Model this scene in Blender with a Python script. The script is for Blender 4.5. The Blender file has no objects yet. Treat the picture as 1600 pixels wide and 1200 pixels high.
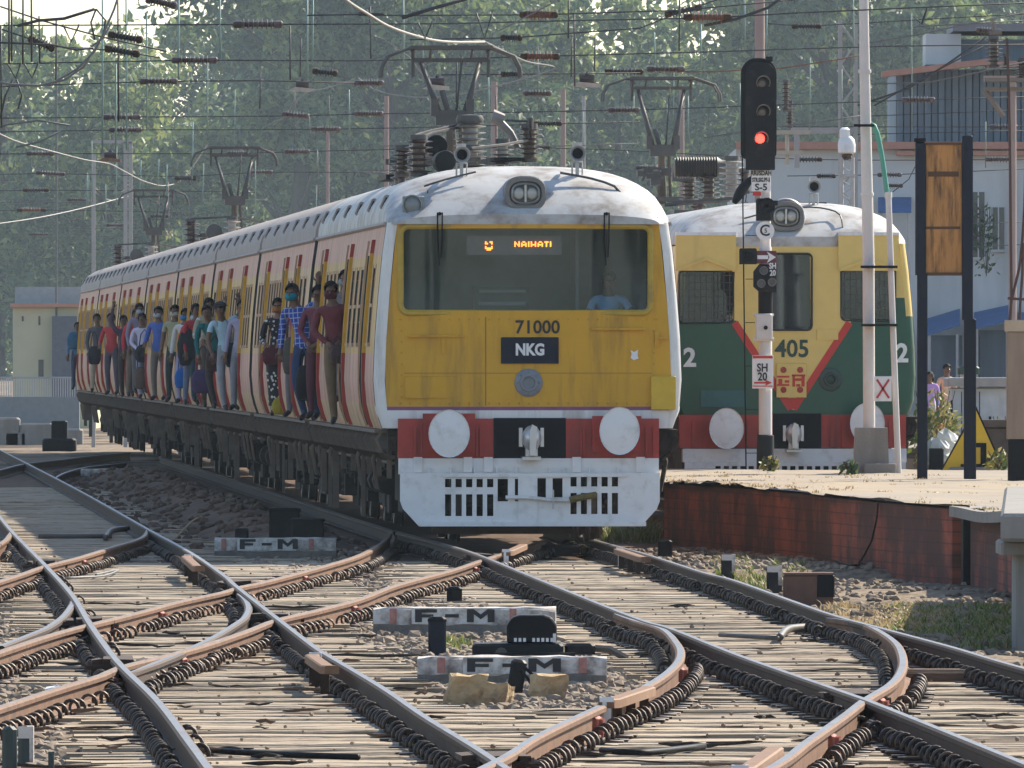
import bpy, bmesh, math, random
from mathutils import Vector, Matrix, noise
random.seed(7)
SC = bpy.context.scene
COL = SC.collection
R = math.radians
# ------------------------------------------------------------------ camera, sky, sun, exposure
F, HZ, CH = 20100.0, 554.0, 2.2          # focal length in photo pixels, horizon row, camera height above the rails
cam = bpy.data.cameras.new('camera'); cam.sensor_width = 36.0; cam.lens = 36.0*F/1600
cam.shift_y = -(600-HZ)/1600; cam.clip_start = 1.0; cam.clip_end = 6000
camo = bpy.data.objects.new('camera', cam); COL.objects.link(camo)
camo.location = (0, 0, CH); camo.rotation_euler = (R(90), 0, 0); SC.camera = camo
SUN_AZ, SUN_EL = 42.0, 38.0               # azimuth to the right of straight ahead, elevation
W = bpy.data.worlds.new('World'); SC.world = W; W.use_nodes = True
nt = W.node_tree; bg = nt.nodes['Background']
sky = nt.nodes.new('ShaderNodeTexSky'); sky.sky_type = 'NISHITA'; sky.sun_disc = False
sky.sun_elevation = R(SUN_EL); sky.sun_rotation = R(SUN_AZ); sky.air_density = 1.0; sky.dust_density = 0.7; sky.ozone_density = 1.0
nt.links.new(sky.outputs[0], bg.inputs[0]); bg.inputs[1].default_value = 0.125
sl = bpy.data.lights.new('sun', 'SUN'); sl.energy = 5.0; sl.angle = R(0.5); sl.color = (1.0, 0.90, 0.74)
so = bpy.data.objects.new('sun', sl); COL.objects.link(so)
_d = Vector((-math.sin(R(SUN_AZ))*math.cos(R(SUN_EL)), -math.cos(R(SUN_AZ))*math.cos(R(SUN_EL)), -math.sin(R(SUN_EL))))
so.rotation_euler = _d.to_track_quat('-Z', 'Y').to_euler()
so.location = (60, 200, 60)
SC.view_settings.view_transform = 'Standard'; SC.view_settings.look = 'None'
SC.view_settings.exposure = 0.80; SC.view_settings.gamma = 1.0
SC.cycles.volume_bounces = 0; SC.cycles.max_bounces = 6; SC.cycles.transparent_max_bounces = 12

# ------------------------------------------------------------------ helpers
def at(px, py, Y):                        # photo pixel at depth Y -> point
    return Vector(((px-800)*Y/F, Y, CH-(py-HZ)*Y/F))
def gp(px, py, z=0.0):                    # photo pixel on the level z -> point
    Y = F*(CH-z)/(py-HZ)
    return Vector(((px-800)*Y/F, Y, z))

class MB:
    def __init__(s): s.v = []; s.f = []; s.m = []
    def add(s, vs, fs, m=0):
        o = len(s.v); s.v += [tuple(v) for v in vs]
        s.f += [tuple(i+o for i in f) for f in fs]; s.m += [m]*len(fs)
        return s
    def xf(s, M, start=0):
        for i in range(start, len(s.v)): s.v[i] = tuple(M @ Vector(s.v[i]))
        return s
    def box(s, x0, x1, y0, y1, z0, z1, m=0, jit=0):
        j = (lambda: random.uniform(-jit, jit)) if jit else (lambda: 0)
        vs = [(x+j(), y+j(), z+j()) for z in (z0, z1) for y in (y0, y1) for x in (x0, x1)]
        return s.add(vs, [(0,2,3,1),(4,5,7,6),(0,1,5,4),(2,6,7,3),(0,4,6,2),(1,3,7,5)], m)
    def bbox(s, x0, x1, y0, y1, z0, z1, b=.01, m=0):   # box with chamfered vertical and top edges
        p = [(x0+b,y0),(x1-b,y0),(x1,y0+b),(x1,y1-b),(x1-b,y1),(x0+b,y1),(x0,y1-b),(x0,y0+b)]
        cx, cy = (x0+x1)/2, (y0+y1)/2
        q = [(x-b*(1 if x > cx else -1), y-b*(1 if y > cy else -1)) for x, y in p]
        vs = [(x,y,z0) for x,y in p]+[(x,y,z1-b) for x,y in p]+[(x,y,z1) for x,y in q]
        fs = [tuple(range(7,-1,-1)), tuple(range(16,24))]
        for k in (0, 8): fs += [(k+i, k+(i+1)%8, k+8+(i+1)%8, k+8+i) for i in range(8)]
        return s.add(vs, fs, m)
    def tube(s, pts, r, n=6, m=0, cap=True, up=None):
        pts = [Vector(p) for p in pts]; k = len(pts)
        rs = list(r) if isinstance(r, (list, tuple)) else [r]*k
        vs = []; a = None
        for i in range(k):
            d = (pts[min(i+1,k-1)]-pts[max(i-1,0)])
            d = d.normalized() if d.length > 1e-9 else Vector((0,0,1))
            if a is None: a = d.orthogonal().normalized() if up is None else (Vector(up)-d*d.dot(Vector(up))).normalized()
            else:
                a = a-d*d.dot(a)
                a = a.normalized() if a.length > 1e-6 else d.orthogonal().normalized()
            b = d.cross(a)
            for j in range(n):
                t = 2*math.pi*j/n
                vs.append(pts[i]+(a*math.cos(t)+b*math.sin(t))*rs[i])
        fs = [(i*n+j, i*n+(j+1)%n, (i+1)*n+(j+1)%n, (i+1)*n+j) for i in range(k-1) for j in range(n)]
        if cap: fs += [tuple(range(n-1,-1,-1)), tuple(range((k-1)*n, k*n))]
        return s.add(vs, fs, m)
    def lathe(s, prof, c=(0,0,0), axis='z', n=14, m=0):     # prof: (radius, height) pairs
        c = Vector(c); vs = []
        for r, h in prof:
            for j in range(n):
                t = 2*math.pi*j/n; u, w = r*math.cos(t), r*math.sin(t)
                vs.append(c+Vector({'z':(u,w,h),'y':(u,h,w),'x':(h,u,w)}[axis]))
        k = len(prof)
        fs = [(i*n+j, i*n+(j+1)%n, (i+1)*n+(j+1)%n, (i+1)*n+j) for i in range(k-1) for j in range(n)]
        fs += [tuple(range(n-1,-1,-1)), tuple(range((k-1)*n, k*n))]
        return s.add(vs, fs, m)
    def prism(s, poly, a0, a1, axis='y', m=0):            # poly in the other two axes
        def V(p, a): return {'y':(p[0],a,p[1]), 'x':(a,p[0],p[1]), 'z':(p[0],p[1],a)}[axis]
        n = len(poly)
        vs = [V(p,a0) for p in poly]+[V(p,a1) for p in poly]
        fs = [tuple(range(n)), tuple(range(2*n-1,n-1,-1))]+[(i, i+n, (i+1)%n+n, (i+1)%n) for i in range(n)]
        return s.add(vs, fs, m)
    def sphere(s, c, r, nu=10, nv=7, m=0):
        c = Vector(c); r = Vector(r) if not isinstance(r, (int,float)) else Vector((r,r,r))
        vs = [c+Vector((0,0,r.z))]
        for i in range(1, nv):
            a = math.pi*i/nv
            for j in range(nu):
                t = 2*math.pi*j/nu
                vs.append(c+Vector((r.x*math.sin(a)*math.cos(t), r.y*math.sin(a)*math.sin(t), r.z*math.cos(a))))
        vs.append(c-Vector((0,0,r.z)))
        fs = [(0,1+j,1+(j+1)%nu) for j in range(nu)]
        for i in range(nv-2): fs += [(1+i*nu+j, 1+(i+1)*nu+j, 1+(i+1)*nu+(j+1)%nu, 1+i*nu+(j+1)%nu) for j in range(nu)]
        L = len(vs)-1; b = 1+(nv-2)*nu
        fs += [(L, b+(j+1)%nu, b+j) for j in range(nu)]
        return s.add(vs, fs, m)
    def build(s, name, mats, parent=None, smooth=False, bevel=0, fix=True):
        me = bpy.data.meshes.new(name); me.from_pydata(s.v, [], s.f)
        mats = mats if isinstance(mats, (list,tuple)) else [mats]
        for x in mats: me.materials.append(x)
        if len(mats) > 1: me.polygons.foreach_set('material_index', s.m)
        if fix:
            bm = bmesh.new(); bm.from_mesh(me); bmesh.ops.recalc_face_normals(bm, faces=bm.faces); bm.to_mesh(me); bm.free()
        if smooth:
            me.polygons.foreach_set('use_smooth', [True]*len(me.polygons))
            if smooth != 'all': me.set_sharp_from_angle(angle=R(smooth if smooth is not True else 40))
        o = bpy.data.objects.new(name, me); COL.objects.link(o)
        if parent: o.parent = parent
        if bevel:
            b = o.modifiers.new('bevel','BEVEL'); b.width = bevel; b.segments = 1; b.limit_method = 'ANGLE'
        return o
def tag(o, label=None, cat=None, group=None, kind=None):
    if label: o['label'] = label
    if cat: o['category'] = cat
    if group: o['group'] = group
    if kind: o['kind'] = kind
    return o
def thing(name, loc, label, cat, group=None, rz=0, parent=None):
    o = bpy.data.objects.new(name, None); COL.objects.link(o); o.empty_display_size = .3
    o.location = loc; o.rotation_euler = (0,0,rz)
    return tag(o, label, cat, group)
KIDS = {}
def kids(o): return [c for c in bpy.data.objects if c.parent == o]
def copy_tree(o, parent=None, cache=None):
    c = o.copy(); COL.objects.link(c)
    if parent: c.parent = parent
    for ch in kids(o): copy_tree(ch, c)
    return c
def place_local(o, origin, rz):           # vertices given in world space, re-based to an origin
    M = (Matrix.Translation(origin) @ Matrix.Rotation(rz,4,'Z')).inverted()
    o.data.transform(M); o.location = origin; o.rotation_euler = (0,0,rz); return o
def smooth_path(pts, step=1.0, closed=False):
    pts = [Vector(p) for p in pts]
    P = [pts[0]*2-pts[1]]+pts+[pts[-1]*2-pts[-2]]
    out = []
    for i in range(1, len(P)-2):
        n = max(1, int((P[i+1]-P[i]).length/step))
        for k in range(n):
            t = k/n
            out.append(.5*((2*P[i])+(P[i+1]-P[i-1])*t+(2*P[i-1]-5*P[i]+4*P[i+1]-P[i+2])*t*t+(3*P[i]-P[i-1]-3*P[i+1]+P[i+2])*t**3))
    out.append(pts[-1]); return out
def text(name, body, size, mat, parent, loc, rot=(R(90),0,0), sx=1.0, bold=0.0, label=None, align='CENTER', depth=.003):
    cu = bpy.data.curves.new(name,'FONT'); cu.body = body; cu.size = size; cu.align_x = align; cu.align_y = 'CENTER'
    cu.extrude = depth; cu.offset = bold; cu.resolution_u = 3
    tmp = bpy.data.objects.new('tmp', cu); COL.objects.link(tmp)
    bpy.context.view_layer.update()
    me = bpy.data.meshes.new_from_object(tmp.evaluated_get(bpy.context.evaluated_depsgraph_get()))
    bpy.data.objects.remove(tmp); bpy.data.curves.remove(cu)
    me.materials.clear(); me.materials.append(mat)
    for v in me.vertices: v.co.x *= sx
    o = bpy.data.objects.new(name, me); COL.objects.link(o); o.parent = parent; o.location = loc; o.rotation_euler = rot
    return o

# ------------------------------------------------------------------ materials
MATS = {}
def mat(name, col, rough=.6, metal=0.0, var=.18, scale=6.0, dirt=None, dirt_amt=.0, dirt_scale=3.0, streak=False, bump=0.0, bump_scale=30, spec=.5, coat=0, rnd=0.0, stretch=None, emit=None, thr=.5):
    if name in MATS: return MATS[name]
    m = bpy.data.materials.new(name); m.use_nodes = True; MATS[name] = m
    n = m.node_tree.nodes; l = m.node_tree.links; b = n['Principled BSDF']
    b.inputs['Roughness'].default_value = rough; b.inputs['Metallic'].default_value = metal
    b.inputs['Specular IOR Level'].default_value = spec
    if coat: b.inputs['Coat Weight'].default_value = coat
    tc = n.new('ShaderNodeTexCoord'); src = tc.outputs['Object']
    def mapped(sc3):
        mp = n.new('ShaderNodeMapping'); mp.inputs['Scale'].default_value = sc3; l.new(src, mp.inputs[0]); return mp.outputs[0]
    st = stretch or (1,1,1)
    nz = n.new('ShaderNodeTexNoise'); nz.inputs['Scale'].default_value = scale; nz.inputs['Detail'].default_value = 5; nz.inputs['Roughness'].default_value = .6
    l.new(mapped(st), nz.inputs['Vector'])
    c = n.new('ShaderNodeMix'); c.data_type = 'RGBA'
    lo = [max(0,x*(1-var*1.6)) for x in col[:3]]+[1]; hi = [min(1,x*(1+var*1.3)) for x in col[:3]]+[1]
    c.inputs[6].default_value = lo; c.inputs[7].default_value = hi
    l.new(nz.outputs[0], c.inputs[0]); out = c.outputs[2]
    if rnd:
        oi = n.new('ShaderNodeObjectInfo'); hs = n.new('ShaderNodeHueSaturation'); mr = n.new('ShaderNodeMapRange')
        mr.inputs[3].default_value = 1-rnd; mr.inputs[4].default_value = 1+rnd*.7
        l.new(oi.outputs['Random'], mr.inputs[0]); l.new(mr.outputs[0], hs.inputs['Value']); l.new(out, hs.inputs['Color']); out = hs.outputs[0]
    if dirt is not None:
        d = n.new('ShaderNodeTexNoise'); d.inputs['Scale'].default_value = dirt_scale; d.inputs['Detail'].default_value = 7; d.inputs['Roughness'].default_value = .65
        l.new(mapped((1,1,.12) if streak else (1,1,1)), d.inputs['Vector'])
        rr = n.new('ShaderNodeMapRange'); rr.inputs[1].default_value = thr; rr.inputs[2].default_value = thr+.22
        rr.inputs[3].default_value = 0; rr.inputs[4].default_value = dirt_amt
        l.new(d.outputs[0], rr.inputs[0])
        mx = n.new('ShaderNodeMix'); mx.data_type = 'RGBA'; mx.inputs[7].default_value = (*dirt,1)
        l.new(rr.outputs[0], mx.inputs[0]); l.new(out, mx.inputs[6]); out = mx.outputs[2]
    l.new(out, b.inputs['Base Color'])
    if bump:
        bn = n.new('ShaderNodeTexNoise'); bn.inputs['Scale'].default_value = bump_scale; bn.inputs['Detail'].default_value = 4
        l.new(mapped(st), bn.inputs['Vector'])
        bp = n.new('ShaderNodeBump'); bp.inputs['Strength'].default_value = bump; bp.inputs['Distance'].default_value = .02
        l.new(bn.outputs[0], bp.inputs['Height']); l.new(bp.outputs[0], b.inputs['Normal'])
    if emit:
        b.inputs['Emission Color'].default_value = (*emit[0],1); b.inputs['Emission Strength'].default_value = emit[1]
    return m
GRIME = (.07,.055,.045)
M_white = mat('white_paint',(.72,.72,.70),.45,dirt=(.24,.19,.14),dirt_amt=.7,dirt_scale=4,streak=True,var=.08,thr=.48,bump=.15,bump_scale=5)
M_clean = mat('fresh_white_paint',(.76,.76,.76),.45,var=.06,dirt=(.3,.26,.22),dirt_amt=.45,dirt_scale=5,thr=.52,bump=.1,bump_scale=6)
M_silver = mat('silver_roof_paint',(.50,.50,.49),.55,.0,var=.12,dirt=(.19,.145,.11),dirt_amt=.85,dirt_scale=3.0,thr=.445,bump=.25,bump_scale=3)
M_roofdull = mat('dull_roof_paint',(.40,.34,.30),.7,var=.12,dirt=(.20,.16,.14),dirt_amt=.6,dirt_scale=1.5,thr=.5)
M_yellow = mat('mustard_cab_paint',(.62,.325,.010),.42,var=.10,scale=2.5,dirt=(.22,.12,.025),dirt_amt=.75,dirt_scale=4.5,streak=True,thr=.50,bump=.45,bump_scale=2.2)
M_lemon = mat('pale_yellow_cab_paint',(.74,.54,.16),.45,var=.07,dirt=(.35,.26,.08),dirt_amt=.4,dirt_scale=2,streak=True,thr=.55,bump=.1,bump_scale=4)
M_green = mat('dark_green_cab_paint',(.014,.085,.048),.4,var=.12,dirt=(.05,.07,.06),dirt_amt=.5,dirt_scale=2.5,thr=.52,bump=.12,bump_scale=4)
M_teal = mat('blue_green_patch',(.03,.12,.115),.5)
M_red = mat('buffer_beam_red',(.40,.038,.026),.5,var=.2,dirt=(.10,.03,.02),dirt_amt=.6,dirt_scale=3,streak=True,thr=.5)
M_redl = mat('bright_red_paint',(.55,.03,.02),.45)
M_purple = mat('purple_line',(.24,.07,.17),.5)
M_black = mat('black_paint',(.010,.010,.012),.55,var=.3,spec=.15)
M_blacks = mat('dusty_black_paint',(.015,.016,.018),.55,spec=.2,var=.4,dirt=(.12,.11,.10),dirt_amt=.3,dirt_scale=5,thr=.56)
M_navy = mat('dark_blue_board',(.012,.016,.030),.5,spec=.2)
M_pole = mat('weathered_pole_paint',(.62,.58,.55),.5,var=.08,dirt=(.30,.24,.20),dirt_amt=.5,dirt_scale=2.5,streak=True,thr=.52)
M_galv = mat('galvanised_steel',(.42,.41,.42),.45,.3,var=.1,dirt=(.25,.22,.2),dirt_amt=.4,dirt_scale=4)
M_steel = mat('dull_steel',(.10,.095,.09),.55,.3,var=.25,dirt=(.14,.09,.06),dirt_amt=.6,dirt_scale=6)
M_insb = mat('brown_porcelain',(.085,.058,.052),.28,var=.25,scale=10,dirt=(.25,.19,.16),dirt_amt=.55,dirt_scale=6)
M_inso = mat('orange_brown_porcelain',(.18,.075,.042),.3,var=.25,scale=10,dirt=(.3,.22,.18),dirt_amt=.4,dirt_scale=6)
M_insw = mat('grey_porcelain',(.40,.37,.34),.35,var=.12,dirt=(.16,.10,.07),dirt_amt=.7,dirt_scale=4)
M_wire = mat('grey_cable',(.16,.16,.16),.6,.2)
M_wired = mat('dark_cable',(.045,.045,.05),.6)
M_wireg = mat('verdigris_rod',(.20,.30,.26),.6,var=.2)
M_wirel = mat('bright_copper_wire',(.34,.32,.29),.5,.3)
M_rust = mat('shaded_rusty_rail_side',(.050,.024,.013),.8,.0,var=.35,scale=5,dirt=(.04,.025,.018),dirt_amt=.8,dirt_scale=3,bump=.3,bump_scale=25)  # rust, darkened further to paint in shade on sides turned from the sun
M_rustl = mat('light_rust',(.22,.115,.06),.75,var=.25,scale=7,dirt=(.10,.05,.03),dirt_amt=.6,dirt_scale=5)
M_rusto = mat('sunlit_orange_rust_web',(.17,.08,.038),.8,.0,var=.35,scale=5,dirt=(.06,.032,.02),dirt_amt=.8,dirt_scale=3,bump=.3,bump_scale=25)  # newer orange rust, also lightened to paint in sun on these webs
M_head = mat('polished_rail_head',(.20,.205,.22),.5,.5,var=.2,scale=3,dirt=(.16,.09,.05),dirt_amt=.7,dirt_scale=1.1,thr=.5)
M_headr = mat('tan_rusted_rail_head',(.22,.155,.105),.55,.25,var=.2,scale=3,dirt=(.40,.38,.36),dirt_amt=.6,dirt_scale=1.5,thr=.52)
M_clip = mat('oily_chair_iron',(.060,.042,.032),.55,.3,var=.4,scale=15,dirt=(.20,.13,.08),dirt_amt=.6,dirt_scale=8)
M_redox = mat('red_oxide_block',(.36,.10,.07),.7,var=.2)
M_wood = mat('weathered_sleeper_timber',(.375,.30,.215),.9,var=.32,scale=9,stretch=(.25,3,3),dirt=(.075,.05,.032),dirt_amt=.85,dirt_scale=2.6,thr=.53,rnd=.28,bump=.5,bump_scale=22)
M_timber = mat('dark_old_timber',(.16,.10,.065),.9,var=.4,scale=8,stretch=(.3,3,3),bump=.5)
M_stone = mat('broken_yellow_concrete',(.52,.36,.19),.9,var=.3,scale=9,bump=.9,bump_scale=22,dirt=(.14,.10,.07),dirt_amt=.85,dirt_scale=7,thr=.47)
M_rock = mat('ballast_stone',(.29,.225,.165),.9,var=.45,scale=1.2,dirt=(.10,.07,.05),dirt_amt=.7,dirt_scale=.8,thr=.5)
M_conc = mat('grey_concrete',(.27,.25,.225),.85,var=.15,scale=3,dirt=(.16,.14,.12),dirt_amt=.6,dirt_scale=2,streak=True,bump=.3)
M_limew = mat('flaking_limewash',(.62,.58,.54),.85,var=.16,scale=7,dirt=(.15,.12,.10),dirt_amt=.92,dirt_scale=6,thr=.42,bump=.4,bump_scale=14)
M_glass = None
def glass_mat(name, col, fac, rough=.03):
    m = bpy.data.materials.new(name); m.use_nodes = True; n = m.node_tree.nodes; l = m.node_tree.links
    b = n['Principled BSDF']; b.inputs['Base Color'].default_value = (*col,1); b.inputs['Roughness'].default_value = rough
    tr = n.new('ShaderNodeBsdfTransparent'); tr.inputs[0].default_value = (.75,.85,.88,1)
    mx = n.new('ShaderNodeMixShader'); mx.inputs[0].default_value = fac
    nz = n.new('ShaderNodeTexNoise'); nz.inputs['Scale'].default_value = 1.6; bp = n.new('ShaderNodeBump'); bp.inputs['Strength'].default_value = .02
    l.new(nz.outputs[0], bp.inputs['Height']); l.new(bp.outputs[0], b.inputs['Normal'])
    l.new(tr.outputs[0], mx.inputs[1]); l.new(b.outputs[0], mx.inputs[2]); l.new(mx.outputs[0], n['Material Output'].inputs[0]); return m
def dusty_glass(name):
    m = bpy.data.materials.new(name); m.use_nodes = True; n = m.node_tree.nodes; l = m.node_tree.links; n.remove(n['Principled BSDF'])
    tr = n.new('ShaderNodeBsdfTransparent'); tr.inputs[0].default_value = (.62,.70,.72,1); df = n.new('ShaderNodeBsdfDiffuse'); df.inputs[0].default_value = (.20,.20,.19,1)
    gl = n.new('ShaderNodeBsdfGlossy'); gl.inputs['Roughness'].default_value = .03; gl.inputs[0].default_value = (.75,.9,1,1)
    tc = n.new('ShaderNodeTexCoord'); nz = n.new('ShaderNodeTexNoise'); nz.inputs['Scale'].default_value = 1.7; nz.inputs['Detail'].default_value = 7; l.new(tc.outputs['Object'], nz.inputs[0])
    mr_ = n.new('ShaderNodeMapRange'); mr_.inputs[1].default_value = .35; mr_.inputs[2].default_value = .75; mr_.inputs[3].default_value = .05; mr_.inputs[4].default_value = .24; l.new(nz.outputs[0], mr_.inputs[0])
    m1 = n.new('ShaderNodeMixShader'); l.new(mr_.outputs[0], m1.inputs[0]); l.new(tr.outputs[0], m1.inputs[1]); l.new(df.outputs[0], m1.inputs[2])
    m2_ = n.new('ShaderNodeMixShader'); m2_.inputs[0].default_value = .04; l.new(m1.outputs[0], m2_.inputs[1]); l.new(gl.outputs[0], m2_.inputs[2]); l.new(m2_.outputs[0], n['Material Output'].inputs[0]); return m
M_glass = dusty_glass('dusty_windscreen_glass')
M_lens = glass_mat('clear_lamp_lens',(.35,.37,.36),.6,.1)
M_reflect = mat('lamp_reflector',(.42,.43,.40),.3,.2,var=.1,scale=20)
def leaf_mat(name, cols):
    m = bpy.data.materials.new(name); m.use_nodes = True; n = m.node_tree.nodes; l = m.node_tree.links
    b = n['Principled BSDF']; b.inputs['Roughness'].default_value = .55
    g = n.new('ShaderNodeNewGeometry'); cr = n.new('ShaderNodeValToRGB'); el = cr.color_ramp.elements
    el[0].color = (*cols[0],1); el[1].color = (*cols[-1],1)
    for i, c in enumerate(cols[1:-1]): e = el.new((i+1)/(len(cols)-1)); e.color = (*c,1)
    l.new(g.outputs['Random Per Island'], cr.inputs[0]); l.new(cr.outputs[0], b.inputs['Base Color'])
    tl = n.new('ShaderNodeBsdfTranslucent'); hs = n.new('ShaderNodeHueSaturation'); hs.inputs['Value'].default_value = 1.6; hs.inputs['Hue'].default_value = .485
    l.new(cr.outputs[0], hs.inputs['Color']); l.new(hs.outputs[0], tl.inputs[0])
    mx = n.new('ShaderNodeMixShader'); mx.inputs[0].default_value = .30
    l.new(b.outputs[0], mx.inputs[1]); l.new(tl.outputs[0], mx.inputs[2]); l.new(mx.outputs[0], n['Material Output'].inputs[0]); return m
M_leafd = leaf_mat('dark_tree_leaves',[(.035,.070,.036),(.055,.105,.046),(.08,.135,.05),(.15,.20,.06)])
M_leafl = leaf_mat('light_tree_leaves',[(.065,.115,.045),(.11,.17,.055),(.17,.23,.065),(.27,.31,.10)])
M_grass = leaf_mat('weed_leaves',[(.05,.09,.02),(.10,.15,.03),(.20,.20,.07),(.30,.26,.12)])
M_dry = leaf_mat('dry_grass',[(.18,.14,.07),(.32,.25,.12),(.40,.33,.18)])
M_bark = mat('tree_bark',(.10,.08,.06),.9,var=.3)
# ------------------------------------------------------------------ ground
def bumps(x, y):
    v = noise.fractal(Vector((x*.55, y*.30, 0)), 1.0, 2.0, 5)*.035 + noise.noise(Vector((x*.2, y*.06, 3.0)))*.03
    return v
def lerp(a, b, t): return a+(b-a)*max(0, min(1, t))
def trackA(Y): return -.045*(Y-112)+.82 if Y < 141 else -.0535*(Y-141)-.36     # left rail of the first track
def height(x, y):
    z = -.235
    c1 = trackA(y)+.84; c2 = c1-4.55
    inside = min(abs(x-c1), abs(x-c2))
    b = bumps(x, y)
    if inside < 1.35: return -.207+b*.25
    z += b*(.6 if y < 150 else 1.0)
    if y > 158 and c2+1.5 < x < c1-1.2:                   # dark spoil heap between the tracks
        t = math.sin(math.pi*(x-c2-1.5)/(c1-1.2-c2-1.5))
        z += .26*t*min(1, (y-158)/8)*max(0, min(1, (262-y)/20))+b*1.2*t
    if x > c1+1.3 and y < 146: z += -.10+b*1.6            # rough verge before the platform
    return z
xs = [-900,-300,-120,-60,-34,-24,-18,-15,-13]+[-12+.16*i for i in range(132)]+[9.3,10,11.5,14,18,26,40,80,300,900]
ys = [-300,-150,-60,2,20,40,52,58]+[60+.42*i for i in range(226)]+[155+.9*i for i in range(150)]+[292,298,306,316,330,350,380,430,500,620,800,1100,1400,1700]
g = MB(); nx = len(xs)
for y in ys:
    for x in xs: g.v.append((x, y, height(x, y)))
for j in range(len(ys)-1):
    for i in range(nx-1): g.f.append((j*nx+i, j*nx+i+1, (j+1)*nx+i+1, (j+1)*nx+i)); g.m.append(0)
mg = bpy.data.materials.new('dusty_yard_ground'); mg.use_nodes = True
n = mg.node_tree.nodes; l = mg.node_tree.links; b = n['Principled BSDF']; b.inputs['Roughness'].default_value = .95; b.inputs['Specular IOR Level'].default_value = .2
tc = n.new('ShaderNodeTexCoord')
def gnoise(s, d=6, sc=(1,1,1)):
    mp = n.new('ShaderNodeMapping'); mp.inputs['Scale'].default_value = sc; l.new(tc.outputs['Object'], mp.inputs[0])
    q = n.new('ShaderNodeTexNoise'); q.inputs['Scale'].default_value = s; q.inputs['Detail'].default_value = d; l.new(mp.outputs[0], q.inputs['Vector']); return q.outputs[0]
def gramp(f, a, b_, ca, cb):
    r_ = n.new('ShaderNodeValToRGB'); r_.color_ramp.elements[0].position = a; r_.color_ramp.elements[1].position = b_
    r_.color_ramp.elements[0].color = (*ca,1); r_.color_ramp.elements[1].color = (*cb,1); l.new(f, r_.inputs[0]); return r_.outputs[0]
def gmix(f, a, b_):
    m_ = n.new('ShaderNodeMix'); m_.data_type = 'RGBA'; l.new(f, m_.inputs[0]); l.new(a, m_.inputs[6]); l.new(b_, m_.inputs[7]); return m_.outputs[2]
base = gramp(gnoise(7), .35, .7, (.13,.092,.062), (.36,.285,.205))
dark = gramp(gnoise(5), .3, .75, (.035,.025,.02), (.12,.085,.062))
f = gnoise(.35, 3, (1,.35,1)); fr = n.new('ShaderNodeMapRange'); fr.inputs[1].default_value = .47; fr.inputs[2].default_value = .6; l.new(f, fr.inputs[0])
c1_ = gmix(fr.outputs[0], base, dark)
# the spoil heap between the two tracks is dark brown earth
sp = n.new('ShaderNodeSeparateXYZ'); l.new(tc.outputs['Object'], sp.inputs[0])
def mr(src, a, b_):
    q = n.new('ShaderNodeMapRange'); q.inputs[1].default_value = a; q.inputs[2].default_value = b_; l.new(src, q.inputs[0]); return q.outputs[0]
def mul(a, b_):
    q = n.new('ShaderNodeMath'); q.operation = 'MULTIPLY'; l.new(a, q.inputs[0]); l.new(b_, q.inputs[1]); return q.outputs[0]
heap = mul(mr(sp.outputs[1], 146, 152), mr(sp.outputs[1], 285, 268))
soil = gramp(gnoise(4), .3, .75, (.07,.042,.028), (.20,.13,.09))
l.new(gmix(heap, c1_, soil), b.inputs['Base Color'])
bp = n.new('ShaderNodeBump'); bp.inputs['Strength'].default_value = .6; bp.inputs['Distance'].default_value = .04; l.new(gnoise(22, 4), bp.inputs['Height']); l.new(bp.outputs[0], b.inputs['Normal'])
tag(g.build('ground', mg, smooth='all', fix=False), 'dusty ballast and earth of the station throat', 'ground', kind='structure')

# ------------------------------------------------------------------ rails
PROF = [(-.066,-.172),(.066,-.172),(.066,-.158),(.012,-.142),(.012,-.05),(.036,-.038),(.037,-.012),(.022,0),(-.022,0),(-.037,-.012),(-.036,-.038),(-.012,-.05),(-.012,-.142),(-.066,-.158)]
CLIP = []
def clip_geo(mb, p, d, side, s=1.0, m=0):                 # rail chair with its looped spring key
    a = Vector((-d.y, d.x, 0))*side
    c = p+a*.115
    path = []
    for k in range(9):
        t = -.5+math.pi*1.25*k/8
        path.append(c+a*(-.050*math.cos(t))+d*(.045*(k/8-.5))+Vector((0,0,-.145+.056*math.sin(t)+.015)))
    mb.tube(path, .0145*s, 5, m)
    q = p+a*.13
    for u in (-.055,.055):
        b0 = q+d*u
        mb.tube([b0+Vector((0,0,-.185)), b0+Vector((0,0,-.135))], .018, 5, m)
    w = d*.085
    mb.add([p+a*.05-w+Vector((0,0,-.172)), p+a*.23-w+Vector((0,0,-.176)), p+a*.23+w+Vector((0,0,-.176)), p+a*.05+w+Vector((0,0,-.172)),
            p+a*.05-w+Vector((0,0,-.19)), p+a*.23-w+Vector((0,0,-.19)), p+a*.23+w+Vector((0,0,-.19)), p+a*.05+w+Vector((0,0,-.19))],
           [(0,1,2,3),(7,6,5,4),(0,4,5,1),(1,5,6,2),(2,6,7,3),(3,7,4,0)], m)
RAILZ = [0]
RAILPATHS = []
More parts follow.
